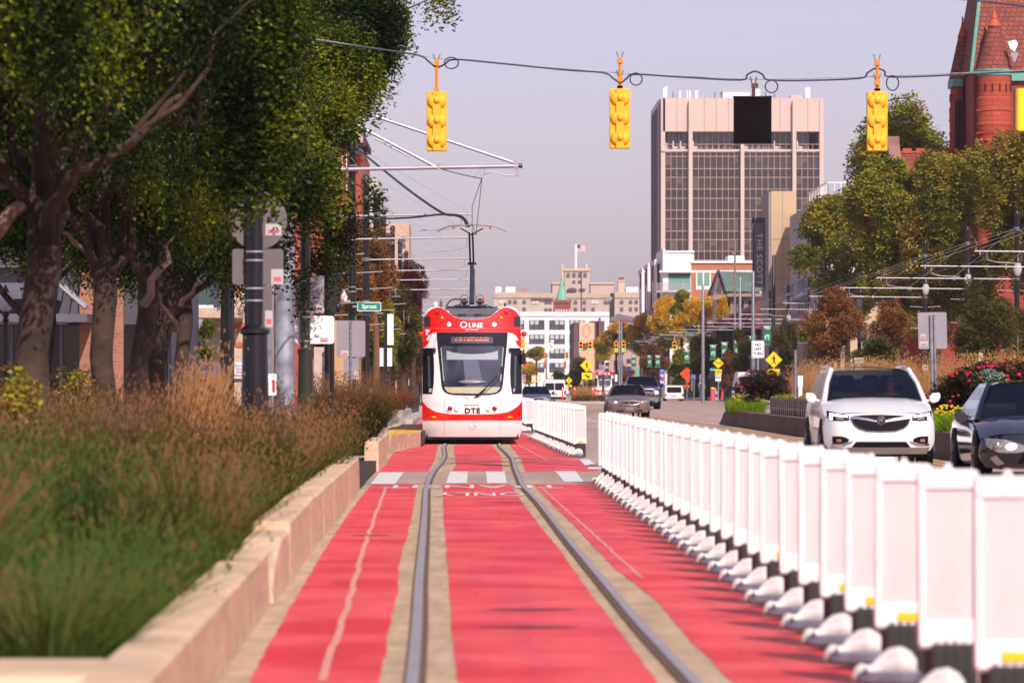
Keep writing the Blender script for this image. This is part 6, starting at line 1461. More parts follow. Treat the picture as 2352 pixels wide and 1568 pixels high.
# ---------- white warehouse
D = 800
t = thing('white_warehouse', 'white industrial building with big gridded windows right of the tram', 'building', (0, 0, 0))
b = MB(); b.box(bx(1150, D), bx(1399, D), D, D + 20, 0, bz(716, D)); b.build('walls', B_white, t, smooth=False)
b = MB(); b.box(bx(1150, D), bx(1399, D), D - .12, D, bz(727, D), bz(725, D)); b.build('string_course', mat('grey_line', '#a8a4a8', .7), t, smooth=False)
for px0 in (1178, 1216.5, 1263, 1309):
    for py0 in (735, 768, 801, 833):
        x_0, x_1 = bx(px0, D), bx(px0 + (33 if px0 > 1200 else 25), D); z1, z0 = bz(py0, D), bz(py0 + 22, D)
        b = MB(); b.box(x_0, x_1, D - .05, D + .3, z0, z1); w_ = b.build('window', B_win, t, smooth=False)
        b = MB(); rr = random.Random(int(px0 * 7 + py0))
        for k in range(3):
            h_ = rr.choice((.0, .45, .5, .55)); wd = (x_1 - x_0) / 3
            if h_: b.box(x_0 + wd * k + .1, x_0 + wd * (k + 1) - .1, D - .09, D - .055, z1 - (z1 - z0) * h_, z1 - .1)
        if b.v: b.build('blinds', B_blind, w_, smooth=False)
        b = MB()
        for k in range(4): xx = x_0 + (x_1 - x_0) * k / 3; b.box(xx - .08, xx + .08, D - .14, D - .05, z0, z1)
        b.box(x_0, x_1, D - .13, D - .05, (z0 + z1) / 2 - .06, (z0 + z1) / 2 + .06); b.build('window_frame', B_frame, w_, smooth=False)
# ---------- dark brick building with faded hanging mural, low roofs beside
D = 650
t = thing('mural_building', 'dark mauve building carrying a peach wall mural with faded oval', 'building', (0, 0, 0))
b = MB(); b.box(bx(1318, D), bx(1331, D), D, D + 30, 0, bz(740, D)); b.box(bx(1331, D), bx(1366, D), D + 1, D + 30, 0, bz(742, D), 1); b.box(bx(1360, D), bx(1392, D), D + 8, D + 30, 0, bz(735, D)); b.box(bx(1378, D), bx(1383, D), D + 7, D + 9, 0, bz(728, D)); b.build('walls', [mat('mauve_brick', '#5d4650', .8, vs=.5, var=.15), mat('peach_wall', '#c9a084', .8)], t, smooth=False)
b = MB(); b.prism([(bx(1330.5, D), bz(790, D)), (bx(1330.5, D), bz(740, D)), (bx(1364, D), bz(741, D)), (bx(1363.5, D), bz(776, D)), (bx(1352, D), bz(786, D))], D - .3, D - .1, 'Y'); mu = b.build('mural_panel', mat('peach_mural', '#d2a888', .8, vs=.5, var=.08), t, smooth=False)
b = MB(); cx, cz = bx(1347, D), bz(760, D)
for rx, rz_ in ((.62, .98), (.5, .85), (.3, .5)): b.tube([(cx + rx * cos(2 * pi * k / 20), D - .33, cz + rz_ * sin(2 * pi * k / 20)) for k in range(21)], .035, 4)
b.build('faded_oval', mat('faded_mauve', '#b39a94', .8), mu)
t = thing('slate_roof_hall', 'low grey slate roofed hall below the far hotel', 'building', (0, 0, 0)); D = 900
b = MB(); b.prism([(bx(1392, D), bz(735, D)), (bx(1420, D), bz(720, D)), (bx(1455, D), bz(728, D)), (bx(1490, D), bz(722, D)), (bx(1490, D), bz(740, D)), (bx(1392, D), bz(740, D))], D, D + 20, 'Y'); b.build('roof', mat('slate_roof', '#6f6874', .8, vs=.4, var=.1), t, smooth=False)
b = MB(); b.box(bx(1392, D), bx(1490, D), D, D + 20, 0, bz(738, D)); b.build('wall', mat('pink_wall', '#b59488', .8), t, smooth=False)
b = MB(); b.box(bx(1427, D), bx(1441, D), D - .5, D + 3, bz(744, D), bz(733, D)); b.build('brick_stack', MATS['far_red_brick'], t, smooth=False)

# ================================================================== LEFT SIDE BUILDINGS
M_obr = brickmat('tan_orange_brick', '#a5664a', '#915338', '#8d7468', .22, .075, .012)
M_pan = mat('charcoal_panel', '#4a4652', .6, vs=.5, var=.08)
M_dkgl = mat('dark_shop_glass', '#141318', .12, vs=.6, var=.4)
D = 106
def ux(c): return bx(c * .3517, D)
def uz(c): return bz(459.4 + c * .3517, D)
t = thing('corner_building', 'modern brick and charcoal panel building behind the left trees', 'building', (0, 0, 0))
b = MB(); b.box(-22, ux(1055), D + .4, D + 14, 0, 12); b.build('rear_wall', M_pan, t, smooth=False)
for c0, c1, z0, z1 in ((520, 612, uz(1260), 11), (738, 806, 0, 8), (930, 1060, uz(1250), 8), (520, 660, uz(330), 11)):
    b = MB(); b.box(ux(c0), ux(c1), D - .05, D + .42, max(0, z0), z1); b.build('brick_pier', M_obr, t, smooth=False)
b = MB(); b.box(-22, ux(345), D - .1, D + .4, uz(628), uz(440)); b.box(-22, ux(400), D - .5, D + .4, uz(443), uz(430)); b.build('panel_box', mat('mauve_panel', '#5f5a68', .6), t, smooth=False)
b = MB(); b.prism([(ux(345), uz(640)), (ux(345), uz(440)), (ux(440), uz(440)), (ux(400), uz(660))], D - .1, D + .3, 'Y'); b.prism([(ux(455), uz(745)), (ux(495), uz(465)), (ux(520), uz(465)), (ux(520), uz(745))], D + .1, D + .35, 'Y'); b.build('angled_panel', M_pan, t, smooth=False)
b = MB(); b.box(-22, ux(372), D - .2, D + .4, uz(645), uz(630)); b.build('sill_band', mat('mauve_panel', '#5f5a68', .6), t, smooth=False)
b = MB(); b.box(-22, ux(612), D - 1.8, D + .1, uz(803), uz(750)); b.box(ux(930), ux(1100), D - 1.2, D + .1, uz(835), uz(795)); cp = b.build('entrance_canopy', mat('steel_canopy', '#6a6470', .4, metal=.3), t, smooth=False)
b = MB(); b.tube([(ux(390), D - 1.2, uz(540)), (ux(600), D - 1.6, uz(715))], .05, 6); b.tube([(ux(445), D - 1.2, uz(565)), (ux(605), D - 1.6, uz(705))], .05, 6); b.tube([(ux(985), D - 1, uz(700)), (ux(1095), D - 1, uz(775))], .04, 6); b.build('tie_rods', M_alu, cp)
for c0, c1 in ((-400, -50), (-45, 240), (245, 515), (810, 925)):
    b = MB(); b.box(ux(c0), ux(c1), D + .2, D + .38, 0.1, uz(810)); b.build('shop_window', M_dkgl, t, smooth=False)
b = MB()
for c in (60, 240, 385): b.box(ux(c), ux(c) + .08, D + .12, D + .2, .1, uz(810))
b.build('window_posts', mat('steel_canopy', '#6a6470', .4, metal=.3), t, smooth=False)
D = 132
def ux(c): return bx(441 + c * .3515, D)
def uz(c): return bz(441 + c * .3515, D)
t = thing('mural_shop', 'white painted brick shop with purple banner and beige canopy', 'building', (0, 0, 0))
M_wbr = brickmat('painted_white_brick', '#c4b09c', '#b8a28e', '#a8978a', .22, .075, .01)
b = MB(); b.box(ux(70), ux(420), D, D + 12, 0, uz(600)); b.build('brick_wall', M_wbr, t, smooth=False)
b = MB(); b.box(ux(-200), ux(340), D - 3, D - .1, uz(830), uz(768)); b.build('canopy', mat('beige_canopy', '#b89f8c', .7), t, smooth=False)
b = MB(); b.box(ux(-180), ux(185), D - .6, D + 6, uz(768), uz(300)); b.build('upper_storey', mat('navy_panel', '#363848', .6), t, smooth=False)
b = MB(); b.box(ux(-60), ux(128), D - .75, D - .6, uz(740), uz(560)); b.build('green_window', mat('teal_window', '#3f5450', .15, vs=.6, var=.2), t, smooth=False)
b = MB(); b.box(ux(-200), ux(150), D - .9, D - .6, uz(762), uz(742)); b.build('window_sill', M_white, t, smooth=False)
bn = thing('purple_banner', 'white banner with arched purple lettering DETROIT ART CITY', 'banner', (ux(88), D - .12, uz(1166)))
b = MB(); b.box(-.9 * .9, 1.55, 0, .03, -.24 * 1.0, .26); b.build('banner_cloth', mat('banner_white', '#d8d0dc', .7), bn)
M_pur = mat('purple_ink', '#6a2a9a', .6)
text('DETROIT', .19, (-.20, -.005, .08), M_pur, bn, bold=.05, sx=.85); text('ART CITY', .085, (-.02, -.005, -.14), M_pur, bn, bold=.03)
text('Detroit Area\nDemocratic\nEnterprise\nDetroit Chapter', .07, (1.15, -.005, .0), M_ink, bn)
mp = MB(); mp.prism([(ux(75), uz(1055)), (ux(75), uz(925)), (ux(150), uz(925)), (ux(150), uz(1050)), (ux(110), uz(1062))], D - .04, D - .01, 'Y'); mo = mp.build('blue_wall_map', mat('pale_teal_paint', '#8fb8b0', .8, vs=2, col2='#b8b0a0'), t)
b = MB()
for (a, c) in ((80, 1230), (105, 1220), (300, 900), (315, 870), (312, 1000), (290, 640)): b.sphere((ux(a), D, uz(c)), .16, (1.2, .12, .7), 8)
b.build('peeling_patches', mat('exposed_brick_patch', '#b0603c', .9), t)
b = MB(); b.sphere((ux(130), D - .8, .6), .5, (1.6, .8, .8), 14); tag(b.build('clipped_shrub', mat('dull_shrub', '#2b3a1c', .9, vs=9, var=.5, bump=1)), 'low clipped shrub under the purple banner', 'shrub')
b = MB(); b.box(ux(0), ux(28), D - .8, D - .4, 0, uz(880)); tag(b.build('dark_column', M_pan), 'charcoal column at the corner of the mural shop', 'column')
# tan block, grille
D = 160
t = thing('tan_wall_building', 'plain tan rendered block behind the grey sign backs', 'building', (0, 0, 0))
b = MB(); b.box(bx(748, D), bx(806, D), D, D + 14, 0, bz(736, D)); b.build('tan_wall', mat('tan_render', '#b38d68', .85, vs=.4, var=.05), t, smooth=False)
b = MB(); b.box(bx(722, D), bx(747, D), D - .4, D + 14, 0, bz(797, D)); b.build('side_wing', mat('pale_mauve_render', '#b39c94', .85), t, smooth=False)
b = MB()
for k in range(6): b.box(bx(743, D) + k * .06, bx(743, D) + k * .06 + .02, D - .5, D - .45, .6, bz(808, D))
for py in (812, 845, 880): b.box(bx(742, D), bx(750, D), D - .52, D - .42, bz(py, D), bz(py, D) + .06)
b.build('window_grille', B_frame, t, smooth=False)
# red brick with cornice
D = 240
t = thing('cornice_building', 'tall red brick building with dark bracketed cornice behind left masts', 'building', (0, 0, 0))
M_rbr = brickmat('bright_red_brick', '#a8452e', '#9b3e2b', '#804a3c', .5, .18, .02)
b = MB(); b.box(bx(640, D), bx(803, D), D, D + 20, 0, bz(335, D)); b.box(bx(803, D) - .01, bx(803, D) + .6, D + .4, D + 20, 0, bz(335, D)); b.build('brick_wall', M_rbr, t, smooth=False)
b = MB(); b.box(bx(640, D), bx(832, D), D - 1.0, D + 20, bz(312, D), bz(296, D)); b.box(bx(640, D), bx(815, D), D - .5, D + 20, bz(335, D), bz(312, D)); b.cb(bx(829, D), D - .8, bz(322, D), .6, .6, 1.0); b.cb(bx(820, D), D - .8, bz(345, D), .5, .5, .7); b.build('cornice', mat('dark_brown_cornice', '#352a2a', .7), t, smooth=False, bevel=.05)
b = MB()
for k in range(9): b.cb(bx(700 + k * 15, D), D - 1.1, bz(305, D), .18, .2, .35)
b.cb(bx(830, D), D - 1.15, bz(320, D), .25, .1, .5); b.build('modillions', mat('beige_bracket', '#b09880', .8), t, smooth=False)
for px in (785, 795): b = MB(); b.box(bx(px, D), bx(px + 2, D), D - .06, D, bz(440, D), bz(352 if px > 790 else 345, D)); b.build('downpipe', B_white, t, smooth=False)
b = MB(); b.box(bx(770, D), bx(803, D), D - .04, D, bz(410, D), bz(404, D)); b.build('stone_band', B_cream, t, smooth=False)
b = MB(); b.box(bx(762, D), bx(768, D), D - .05, D, bz(402, D), bz(355, D)); b.build('window', B_win, t, smooth=False)
D = 300
t = thing('cream_block', 'cream edged grey block right of the black masts on the left', 'building', (0, 0, 0))
b = MB(); b.box(bx(816, D), bx(846, D), D, D + 15, 0, bz(417, D)); b.build('grey_wall', mat('dark_grey_render', '#5a555a', .8), t, smooth=False)
b = MB(); b.box(bx(846, D), bx(869, D), D - .1, D + 15, 0, bz(414, D)); b.box(bx(817, D), bx(869, D), D - .15, D, bz(418, D), bz(414, D)); b.box(bx(824, D), bx(828, D), D - .12, D, 0, bz(418, D)); b.build('cream_wall', mat('pale_cream_wall', '#b8ada0', .8), t, smooth=False)
b = MB(); b.box(bx(869, D) + .02, bx(876, D), D + 1, D + 15, 0, bz(480, D)); b.build('lower_step', B_frame, t, smooth=False)
D = 420
def ux(c): return bx(735 + c * .246, D)
def uz(c): return bz(257 + c * .246, D)
t = thing('peach_tower', 'distant peach tower with dark windows above the brown trees', 'building', (0, 0, 0))
b = MB(); b.box(ux(590), ux(832), D, D + 12, 0, uz(1035)); b.build('wall', mat('peach_stone', '#b99884', .85, vs=.3, var=.08), t, smooth=False)
for k, c in enumerate((1165, 1225, 1322, 1410)): b = MB(); b.box(ux(755), ux(798), D - .1, D, uz(c + 45), uz(c)); b.build('window', B_win, t, smooth=False)
b = MB(); b.box(ux(590), ux(680), D - .08, D, uz(1300), uz(1130)); b.build('dark_recess', B_frame, t, smooth=False)
# ================================================================== RIGHT-SIDE SIGNS AND FAR STREET FURNITURE
M_mgreen = mat('banner_green', '#1f6048', .6, var=.05)
M_helm = mat('banner_pale_green', '#8fc0a8', .6)
M_bwhite = mat('banner_white_cloth', '#d0d2cc', .6)
def ped(par, h, m=M_ink, y=-.02):
    """walking pedestrian pictogram, about h tall, centred"""
    k = h / 1.0; b = MB()
    b.disc(.02 * k, .42 * k, .075 * k, y - .006, y, 12)
    b.prism([(-.06 * k, .30 * k), (.08 * k, .31 * k), (.11 * k, .2 * k), (.09 * k, -.02 * k), (-.04 * k, -.03 * k), (-.05 * k, .1 * k)], y - .006, y, 'Y')
    b.prism([(-.05 * k, .28 * k), (.0, .26 * k), (-.12 * k, .12 * k), (-.24 * k, .06 * k), (-.25 * k, .1 * k), (-.15 * k, .17 * k)], y - .006, y, 'Y')
    b.prism([(.07 * k, .3 * k), (.12 * k, .26 * k), (.2 * k, .1 * k), (.16 * k, -.02 * k), (.12 * k, .0), (.15 * k, .1 * k)], y - .006, y, 'Y')
    b.prism([(-.03 * k, -.01 * k), (.06 * k, .0), (.0, -.22 * k), (-.16 * k, -.45 * k), (-.22 * k, -.42 * k), (-.08 * k, -.2 * k)], y - .006, y, 'Y')
    b.prism([(.0, .0), (.1 * k, -.02 * k), (.13 * k, -.22 * k), (.26 * k, -.42 * k), (.2 * k, -.46 * k), (.05 * k, -.24 * k)], y - .006, y, 'Y')
    return b.build('pictogram', m, par)
def diamond(par, r, m, z=0, y=0):
    b = MB(); b.prism([(0, z - r), (r, z), (0, z + r), (-r, z)], y - .01, y + .01, 'Y'); return b.build('diamond_panel', m, par)
def sign_thing(name, label, px, py, d, ground=.22, post=M_galv, pw=.05, group=None, cat='sign'):
    X, _, Z = PX(px, py, d); t = thing(name, label, cat, (X, d, Z), 0, group)
    b = MB(); b.box(-pw / 2, pw / 2, .02, .02 + pw, ground - Z, .1); b.build('post', post, t); return t
# back of a grey sign in the median
D = 91; s = F / D; t = thing('sign', 'large grey sign back on a steel post among the red roses', 'sign', (XX(2147, D), D, .6))
b = MB(); zt = zl(722, D, .6); b.box(-.055, .0, -.05, .0, 0, zt); b.box(.02, .06, -.05, .0, 0, zt); b.box(-.06, .065, .0, .012, 0, zt); b.build('post', M_galv, t)
b = MB(); b.prism(rrect(-33 / s, 33 / s, zl(801, D, .6), zl(717, D, .6), .04), .02, .03, 'Y'); q = b.build('sign_back', M_signback, t)
sticker(q, -22 / s, .018, zl(772, D, .6), .11, .1); sticker(q, -21 / s, .018, zl(789, D, .6), .17, .11)
t.rotation_euler = (0, radians(-1.2), 0)
# NO LEFT TURN
D = 208; s = F / D; t = sign_thing('no_turn_sign', 'white rectangular sign reading NO LEFT TURN on metal post', 1741, 802, D, .5, pw=.09)
b = MB(); b.prism(rrect(-14.5 / s, 14.5 / s, -20 / s, 20 / s, .04), 0, .012, 'Y'); b.build('panel', mat('sign_white', '#d4d4dc', .4), t)
b = MB(); P_ = rrect(-13 / s, 13 / s, -18.5 / s, 18.5 / s, .03); b.tube([(a, -.002, c) for a, c in P_ + P_[:1]], .006, 4); b.build('border', M_ink, t)
for k, wd in enumerate(('NO', 'LEFT', 'TURN')): text(wd, .13, (0, -.006, .21 - .21 * k), M_ink, t, bold=.02, sx=.95)
# yellow pedestrian sign with plaque
def pedsign(label, px, py, d, r, plaque=None, fig=True, ground=.3, nm='pedestrian_sign', group='yellow pedestrian crossing signs', note=None):
    s = F / d; t = sign_thing(nm, label, px, py, d, ground, pw=.07, group=group)
    diamond(t, r / s, M_yellow_sign)
    b = MB(); rr = r / s * .93; b.tube([(0, -.013, -rr), (rr, -.013, 0), (0, -.013, rr), (-rr, -.013, 0), (0, -.013, -rr)], rr * .02, 4); b.build('border', M_ink, t)
    if fig: ped(t, r / s * 1.15)
    if plaque:
        x0, x1, y0, y1 = plaque; b = MB(); b.box((x0 - px) / s, (x1 - px) / s, 0, .012, (py - y1) / s, (py - y0) / s); b.build('plaque', M_yellow_sign, t)
        cx, cz = ((x0 + x1) / 2 - px) / s, (py - (y0 + y1) / 2) / s; L = (x1 - x0) / s * .28
        if note == 'arrow':
            b = MB(); b.prism([(cx - L, cz + .45 * L), (cx - .8 * L, cz + .72 * L), (cx + .35 * L, cz - .02 * L), (cx + .55 * L, cz + .3 * L), (cx + L, cz - .75 * L), (cx - .1 * L, cz - .62 * L), (cx + .15 * L, cz - .38 * L)], -.01, -.002, 'Y'); b.build('arrow', M_ink, t)
        elif note: text(note, (y1 - y0) / s * .34, (cx, -.008, cz), M_ink, t)
    return t
pedsign('yellow walking figure sign just right of the NO LEFT TURN sign', 1777, 826, 204, 20, (1763, 1791, 847, 862), note='arrow')
pedsign('yellow walking figure sign with arrow plaque on the grassy island', 1347.5, 839, 350, 15.4, (1336.5, 1360.5, 855.5, 871), note='arrow', ground=.15)
pedsign('tiny leftmost yellow crossing sign above the white van', 1265.6, 877, 520, 6.6, (1261, 1271, 884, 890), ground=.15, note='arrow')
pedsign('small yellow crossing sign between the white van and island', 1306.6, 873.5, 470, 8.4, (1300, 1313, 883, 889), ground=.15, note='arrow')
t = pedsign('blank looking yellow diamond above white notice near pole', 1650, 834, 300, 12.8, (1642.5, 1658, 848, 860), fig=False, note='AHEAD', nm='diamond_sign', group='yellow diamond signs')
s = F / 300; text('XING', .14, (0, -.02, .02), M_ink, t)
b = MB(); b.box(-7 / s, 6 / s, 0, .012, -41 / s, -27 / s); q = b.build('white_notice', M_white, t); b = MB(); b.box(-6 / s, 5 / s, -.008, -.002, -34 / s, -31 / s); b.build('green_line', M_green_sign, q)
# NORTH sign
D = 160; s = F / D; t = sign_thing('north_sign', 'small white NORTH sign with diamond below, behind tan grasses', 1973, 827.5, D, .4)
b = MB(); b.prism(rrect(-10.8 / s, 10.8 / s, -6 / s, 6 / s, .02), 0, .01, 'Y'); b.build('panel', M_stick, t); text('NORTH', .105, (0, -.005, 0), M_ink, t, bold=.02, sx=.85)
b = MB(); b.prism([(-10 / s, -20 / s), (0, -8 / s), (10 / s, -20 / s), (0, -30 / s)], 0, .01, 'Y'); q = b.build('diamond_panel', M_white, t); text('M', .08, (0, -.005, -15 / s), M_ink, q)
for px, py, w_, h_, lb, wd, m in ((2125.5, 845, 6.5, 7, 'small white notice with red marks behind the tall tan grass', 'NO', M_redink), (2253, 819.5, 5, 9.5, 'small black and white notice above the red flowers', 'P', M_ink)):
    D = 140; s = F / D; t = sign_thing('notice_sign', lb, px, py, D, .4); b = MB(); b.box(-w_ / s, w_ / s, 0, .01, -h_ / s, h_ / s); b.build('panel', M_stick, t); text(wd, .07, (0, -.005, .02), m, t)
# galvanised pole and white box in the median
t = thing('signal_post', 'thin galvanised post rising from the tan median grass', 'pole', (XX(1827, 122), 122, .6)); b = MB(); b.lathe([(.045, 0), (.04, zl(803, 122, .6))], 10); b.build('post', M_galv, t)
b = MB(); b.box(-.04, .04, -.04, .04, zl(803, 122, .6), zl(778, 122, .6)); b.build('dark_head', V_trim, t)
t = thing('marker_post', 'white box on short post in the median grass', 'post', (XX(1838, 124), 124, .6)); b = MB(); b.box(-.055, .055, -.05, .05, 0, zl(888, 124, .6)); b.box(-.075, .075, -.06, .06, zl(889, 124, .6), zl(863, 124, .6)); b.build('body', M_white, t, bevel=.008); b = MB(); b.disc(0, zl(868, 124, .6), .014, -.065, -.058, 10); b.build('badge_dot', M_ink, t)
# grey galvanised poles
for px, d, top, w_, lb in ((1614.7, 330, 655, .10, 'pale grey steel pole carrying green lit signals near crossing'), (1730, 300, 626, .11, 'tall pale grey pole below the blade sign'), (1700, 340, 639, .10, 'pale grey pole in front of the green metal roof'), (1422.5, 430, 740, .08, 'left one of the paired grey poles beside the yellow trees'), (1427.5, 436, 742, .08, 'right one of the paired grey poles beside the yellow trees'), (1255, 470, 812, .07, 'pale pole in front of the white warehouse'), (1688, 360, 555, .08, 'thin brown pole crossing the brick apartments')):
    b = MB(); zt_ = ZZ(top, d); b.lathe([(w_ * 1.5, 0), (w_ * 1.4, 2), (w_, zt_ - .1), (w_ * .6, zt_)], 12); b.cb(-.15, 0, zt_ - 1, .2, .1, .3); tag(b.build('steel_pole', M_galv if px != 1688 else mat('brown_pole', '#7d6660', .6), loc=(XX(px, d), d, .1)), lb, 'pole', 'grey steel poles')
# signals facing the camera
M_green_glow = M_lens_g
def make_front_signal():
    t = thing('traffic_signal', 'x', 'traffic signal', (0, 0, 0), 0, 'yellow signals showing green')
    b = MB(); b.prism(rrect(-.19, .19, -.53, .53, .03), 0, .2, 'Y'); b.build('housing', M_signal, t)
    for k, m in ((1, V_tail), (0, M_lens_off), (-1, M_lens_g)):
        b = MB(); b.disc(0, k * .34, .13, -.012, 0, 16); b.build('lens', M_lens_off if k >= 0 else M_lens_g, t)
        b = MB(); o = 0; n = 12
        for y, r in ((-.0, .15), (-.22, .155)):
            for q in range(n + 1): a = pi * 1.3 * q / n - pi * .15; b.v.append((r * cos(a), y, k * .34 + r * sin(a)))
        for q in range(n): b.f.append((q, q + 1, n + 2 + q, n + 1 + q)); b.m.append(0)
        b.build('visor', M_signal, t)
    b = MB(); b.tube([(0, .1, .5), (0, .1, .72)], .03, 6); b.build('hanger', M_signal, t)
    return t
sg = make_front_signal(); first = True
for px, py, d, lb in ((1334, 796.5, 430, 'yellow signal showing green, leftmost of four hanging in a line'), (1355.5, 796.5, 430, 'yellow signal showing green in front of the dark mauve building'), (1415.5, 796.5, 430, 'yellow signal showing green left of the paired grey poles'), (1432.5, 796, 430, 'yellow signal showing green right of the paired grey poles'),
    (1549, 797, 420, 'yellow green-lit signal hanging below the yellow trees'), (1604.5, 795, 420, 'yellow green-lit signal hanging left of the pale pole'), (1616, 817, 405, 'lower green-lit signal fixed to the pale pole'), (1253.5, 819, 560, 'small distant signal in front of the white warehouse'), (1302, 818, 560, 'small distant signal right of the warehouse windows')):
    o = sg if first else dup(sg, (0, 0, 0), lb); first = False; o['label'] = lb; o.location = PX(px, py, d)
wire([PX(1180, 790, 431), PX(1334, 782, 431), PX(1432, 781, 431), PX(1700, 770, 431)], .02, M_cable, 'signal_cable', 'distant thin cable carrying the four green-lit signals')
wire([PX(1549, 785, 421), PX(1549, 772, 421)], .03, M_signal, 'hanger_rod', 'short yellow rod above the signal left of the pale pole', 'hanger')
wire([PX(1604.5, 783, 421), PX(1604.5, 744, 421)], .03, M_signal, 'hanger_rod', 'long yellow rod above the signal beside the pale pole', 'hanger')
for px, py, h_, lb in ((1201, 792, 15, 'yellow signal back peeking out right of the tram roof'),):
    t = thing('traffic_signal', lb, 'traffic signal', PX(px, py, 300)); b = MB(); s = F / 300; b.prism(rrect(-5 / s, 5 / s, -h_ / s, h_ / s, .02), 0, .2, 'Y'); b.build('housing', M_signal, t, bevel=.02)
    for k in (-1, 0, 1): b = MB(); b.sphere((0, 0, k * .3), .12, (1, .6, .9), 10); b.build('lens_housing', M_signal, t)
for px, py, lb in ((1209, 838, 'tiny orange lamp head left of the far banners'), (1298, 838, 'tiny orange lamp head above the far white van'), (1252, 838, 'tiny red and orange signal head below the distant signal')):
    t = thing('far_signal', lb, 'traffic signal', PX(px, py, 560), 0, 'tiny far orange signal heads'); b = MB(); b.prism(rrect(-.13, .13, -.5, .5, .03), 0, .15, 'Y'); b.build('housing', mat('orange_housing', '#e8561c', .5), t)
    for k in (-1, 0, 1): b = MB(); b.disc(0, k * .3, .09, -.02, 0, 10); b.build('lens', M_lens_off, t)
t = thing('turn_sign', 'white sign with black curved left arrow before the warehouse', 'sign', PX(1265, 796, 500)); s = F / 500
b = MB(); b.box(-6.5 / s, 6.5 / s, 0, .02, -9 / s, 9 / s); b.build('panel', mat('sign_cream', '#ddd3c4', .5), t)
b = MB(); b.tube([(.15, -.01, -.2), (.12, -.01, .02), (.0, -.01, .15)], .035, 5); b.prism([(-.16, .22), (.0, .26), (.02, .06)], -.02, -.005, 'Y'); b.build('arrow', M_ink, t)
b = MB(); b.box(-1 / s, 8 / s, 0, .02, 10 / s, 15 / s); b.tube([(-4 / s, .03, 9 / s), (-4 / s, .03, 16 / s)], .05, 6, 1); b.build('sign_lamp', [M_white, M_signal], t)
# interstate and other far signs
D = 360; s = F / D; t = sign_thing('route_signs', 'stack of blue and red route shields numbered 75 and 94', 1520.5, 868, D, .2)
b = MB(); b.box(-6.3 / s, 6.3 / s, 0, .01, 13 / s, 20 / s); q = b.build('blue_panel', M_blue, t); text('TO', .15, (0, -.006, 16.5 / s), M_white, q)
for zc, nm in ((5.5, '75'), (-9, '94')):
    b = MB(); P_ = [(-5.5, 6.5), (5.5, 6.5), (6.3, 1), (4.5, -3.5), (0, -6), (-4.5, -3.5), (-6.3, 1)]; b.prism([(a / s, (c + zc) / s) for a, c in P_], 0, .01, 'Y'); q = b.build('shield', M_blue, t)
    b = MB(); b.prism([(a / s, (c + zc) / s) for a, c in ((-5.6, 6.7), (5.6, 6.7), (6.1, 3.4), (-6.1, 3.4))], -.006, -.001, 'Y'); b.build('shield_top', mat('shield_red', '#b83a44', .5), q)
    text(nm, .22, (0, -.01, (zc - .8) / s), M_white, q, bold=.04)
b = MB(); b.box(-6 / s, 5 / s, 0, .01, -22 / s, -16.5 / s); q = b.build('arrow_panel', M_blue, t); text('^', .14, (.03, -.006, -20 / s), M_white, q)
t = sign_thing('green_sign', 'small green route sign above the grey pickup cab', 1464, 854, 380, .2); s = F / 380; b = MB(); b.box(-5.3 / s, 5.3 / s, 0, .01, -7 / s, 8 / s); b.build('panel', mat('bright_green_panel', '#1f9a78', .5), t); text('10', .14, (0, -.006, .13), M_white, t); text('75', .14, (0, -.006, -.12), M_white, t)
b = MB(); b.box(-3 / s, 3 / s, 0, .01, -4 / s, 4 / s); tag(b.build('small_green_sign', M_mgreen, loc=PX(1449, 871, 382)), 'tiny dark green square sign left of the pickup cab', 'sign')
t = sign_thing('roadwork_sign', 'bright orange folded roadwork diamond with red plate below', 1578, 862, 330, .25); s = F / 330
b = MB(); b.prism([(-17 / s, 4 / s), (-2 / s, 17 / s), (1 / s, 5 / s), (4 / s, -18 / s)], -.02, .0, 'Y'); b.prism([(-2 / s, 17 / s), (6 / s, 14 / s), (6 / s, -12 / s), (4 / s, -18 / s)], 0, .03, 'Y'); b.build('orange_panel', M_orange_sign, t)
b = MB(); b.box(-11 / s, 6 / s, 0, .02, -28 / s, -22 / s); b.build('red_plate', M_orange_sign, t)
t = sign_thing('access_sign', 'small blue and white access sign beside the orange diamond', 1594, 865, 320, .25); s = F / 320; b = MB(); b.box(-4 / s, 4 / s, 0, .01, -6 / s, 5 / s); b.build('panel', M_blue, t); b = MB(); b.disc(0, .06, .03, -.01, 0, 8); b.tube([(0, -.006, .03), (0, -.006, -.06), (.07, -.006, -.1)], .012, 4); b.build('symbol', M_white, t)
t = sign_thing('street_sign', 'small teal street name sign on the pale pole', 1645, 849, 330, .3, group=None); 
bpy.data.objects.remove([c for c in t.children][0]); s = F / 330; t.location = PX(1644.5 - 1, 849, 330)
b = MB(); b.prism(rrect(-9.5 / s, 9.5 / s, -3.2 / s, 3.2 / s, .03), 0, .02, 'Y'); b.build('panel', M_green_sign, t); text('Erskine', .12, (0, -.008, 0), M_white, t)
t.location = PX(1644, 848, 330); t.location.x = XX(1644, 330); t.location = (XX(1644, 330), 330, ZZ(848.5, 330)); t.location.x -= .15
for px, py, lb in ((1381, 862, 'white plate on thin post right of the far tram'),):
    t = sign_thing('white_plate_sign', lb, 1545 if False else 1541, 858, 430, .2); s = F / 430; b = MB(); b.box(-5.5 / s, 5.5 / s, 0, .01, -4 / s, 2 / s); b.build('panel', M_white, t); t['label'] = 'small white plate on thin post above the white hatchback'
t = sign_thing('white_plate_sign', 'narrow white plate between the far tram and pickup', 1414 + 0, 862, 400, .2); s = F / 400; t.location = PX(1415, 868, 400); b = MB(); b.box(-3 / s, 3 / s, 0, .01, -8 / s, 8 / s); b.build('panel', M_white, t)
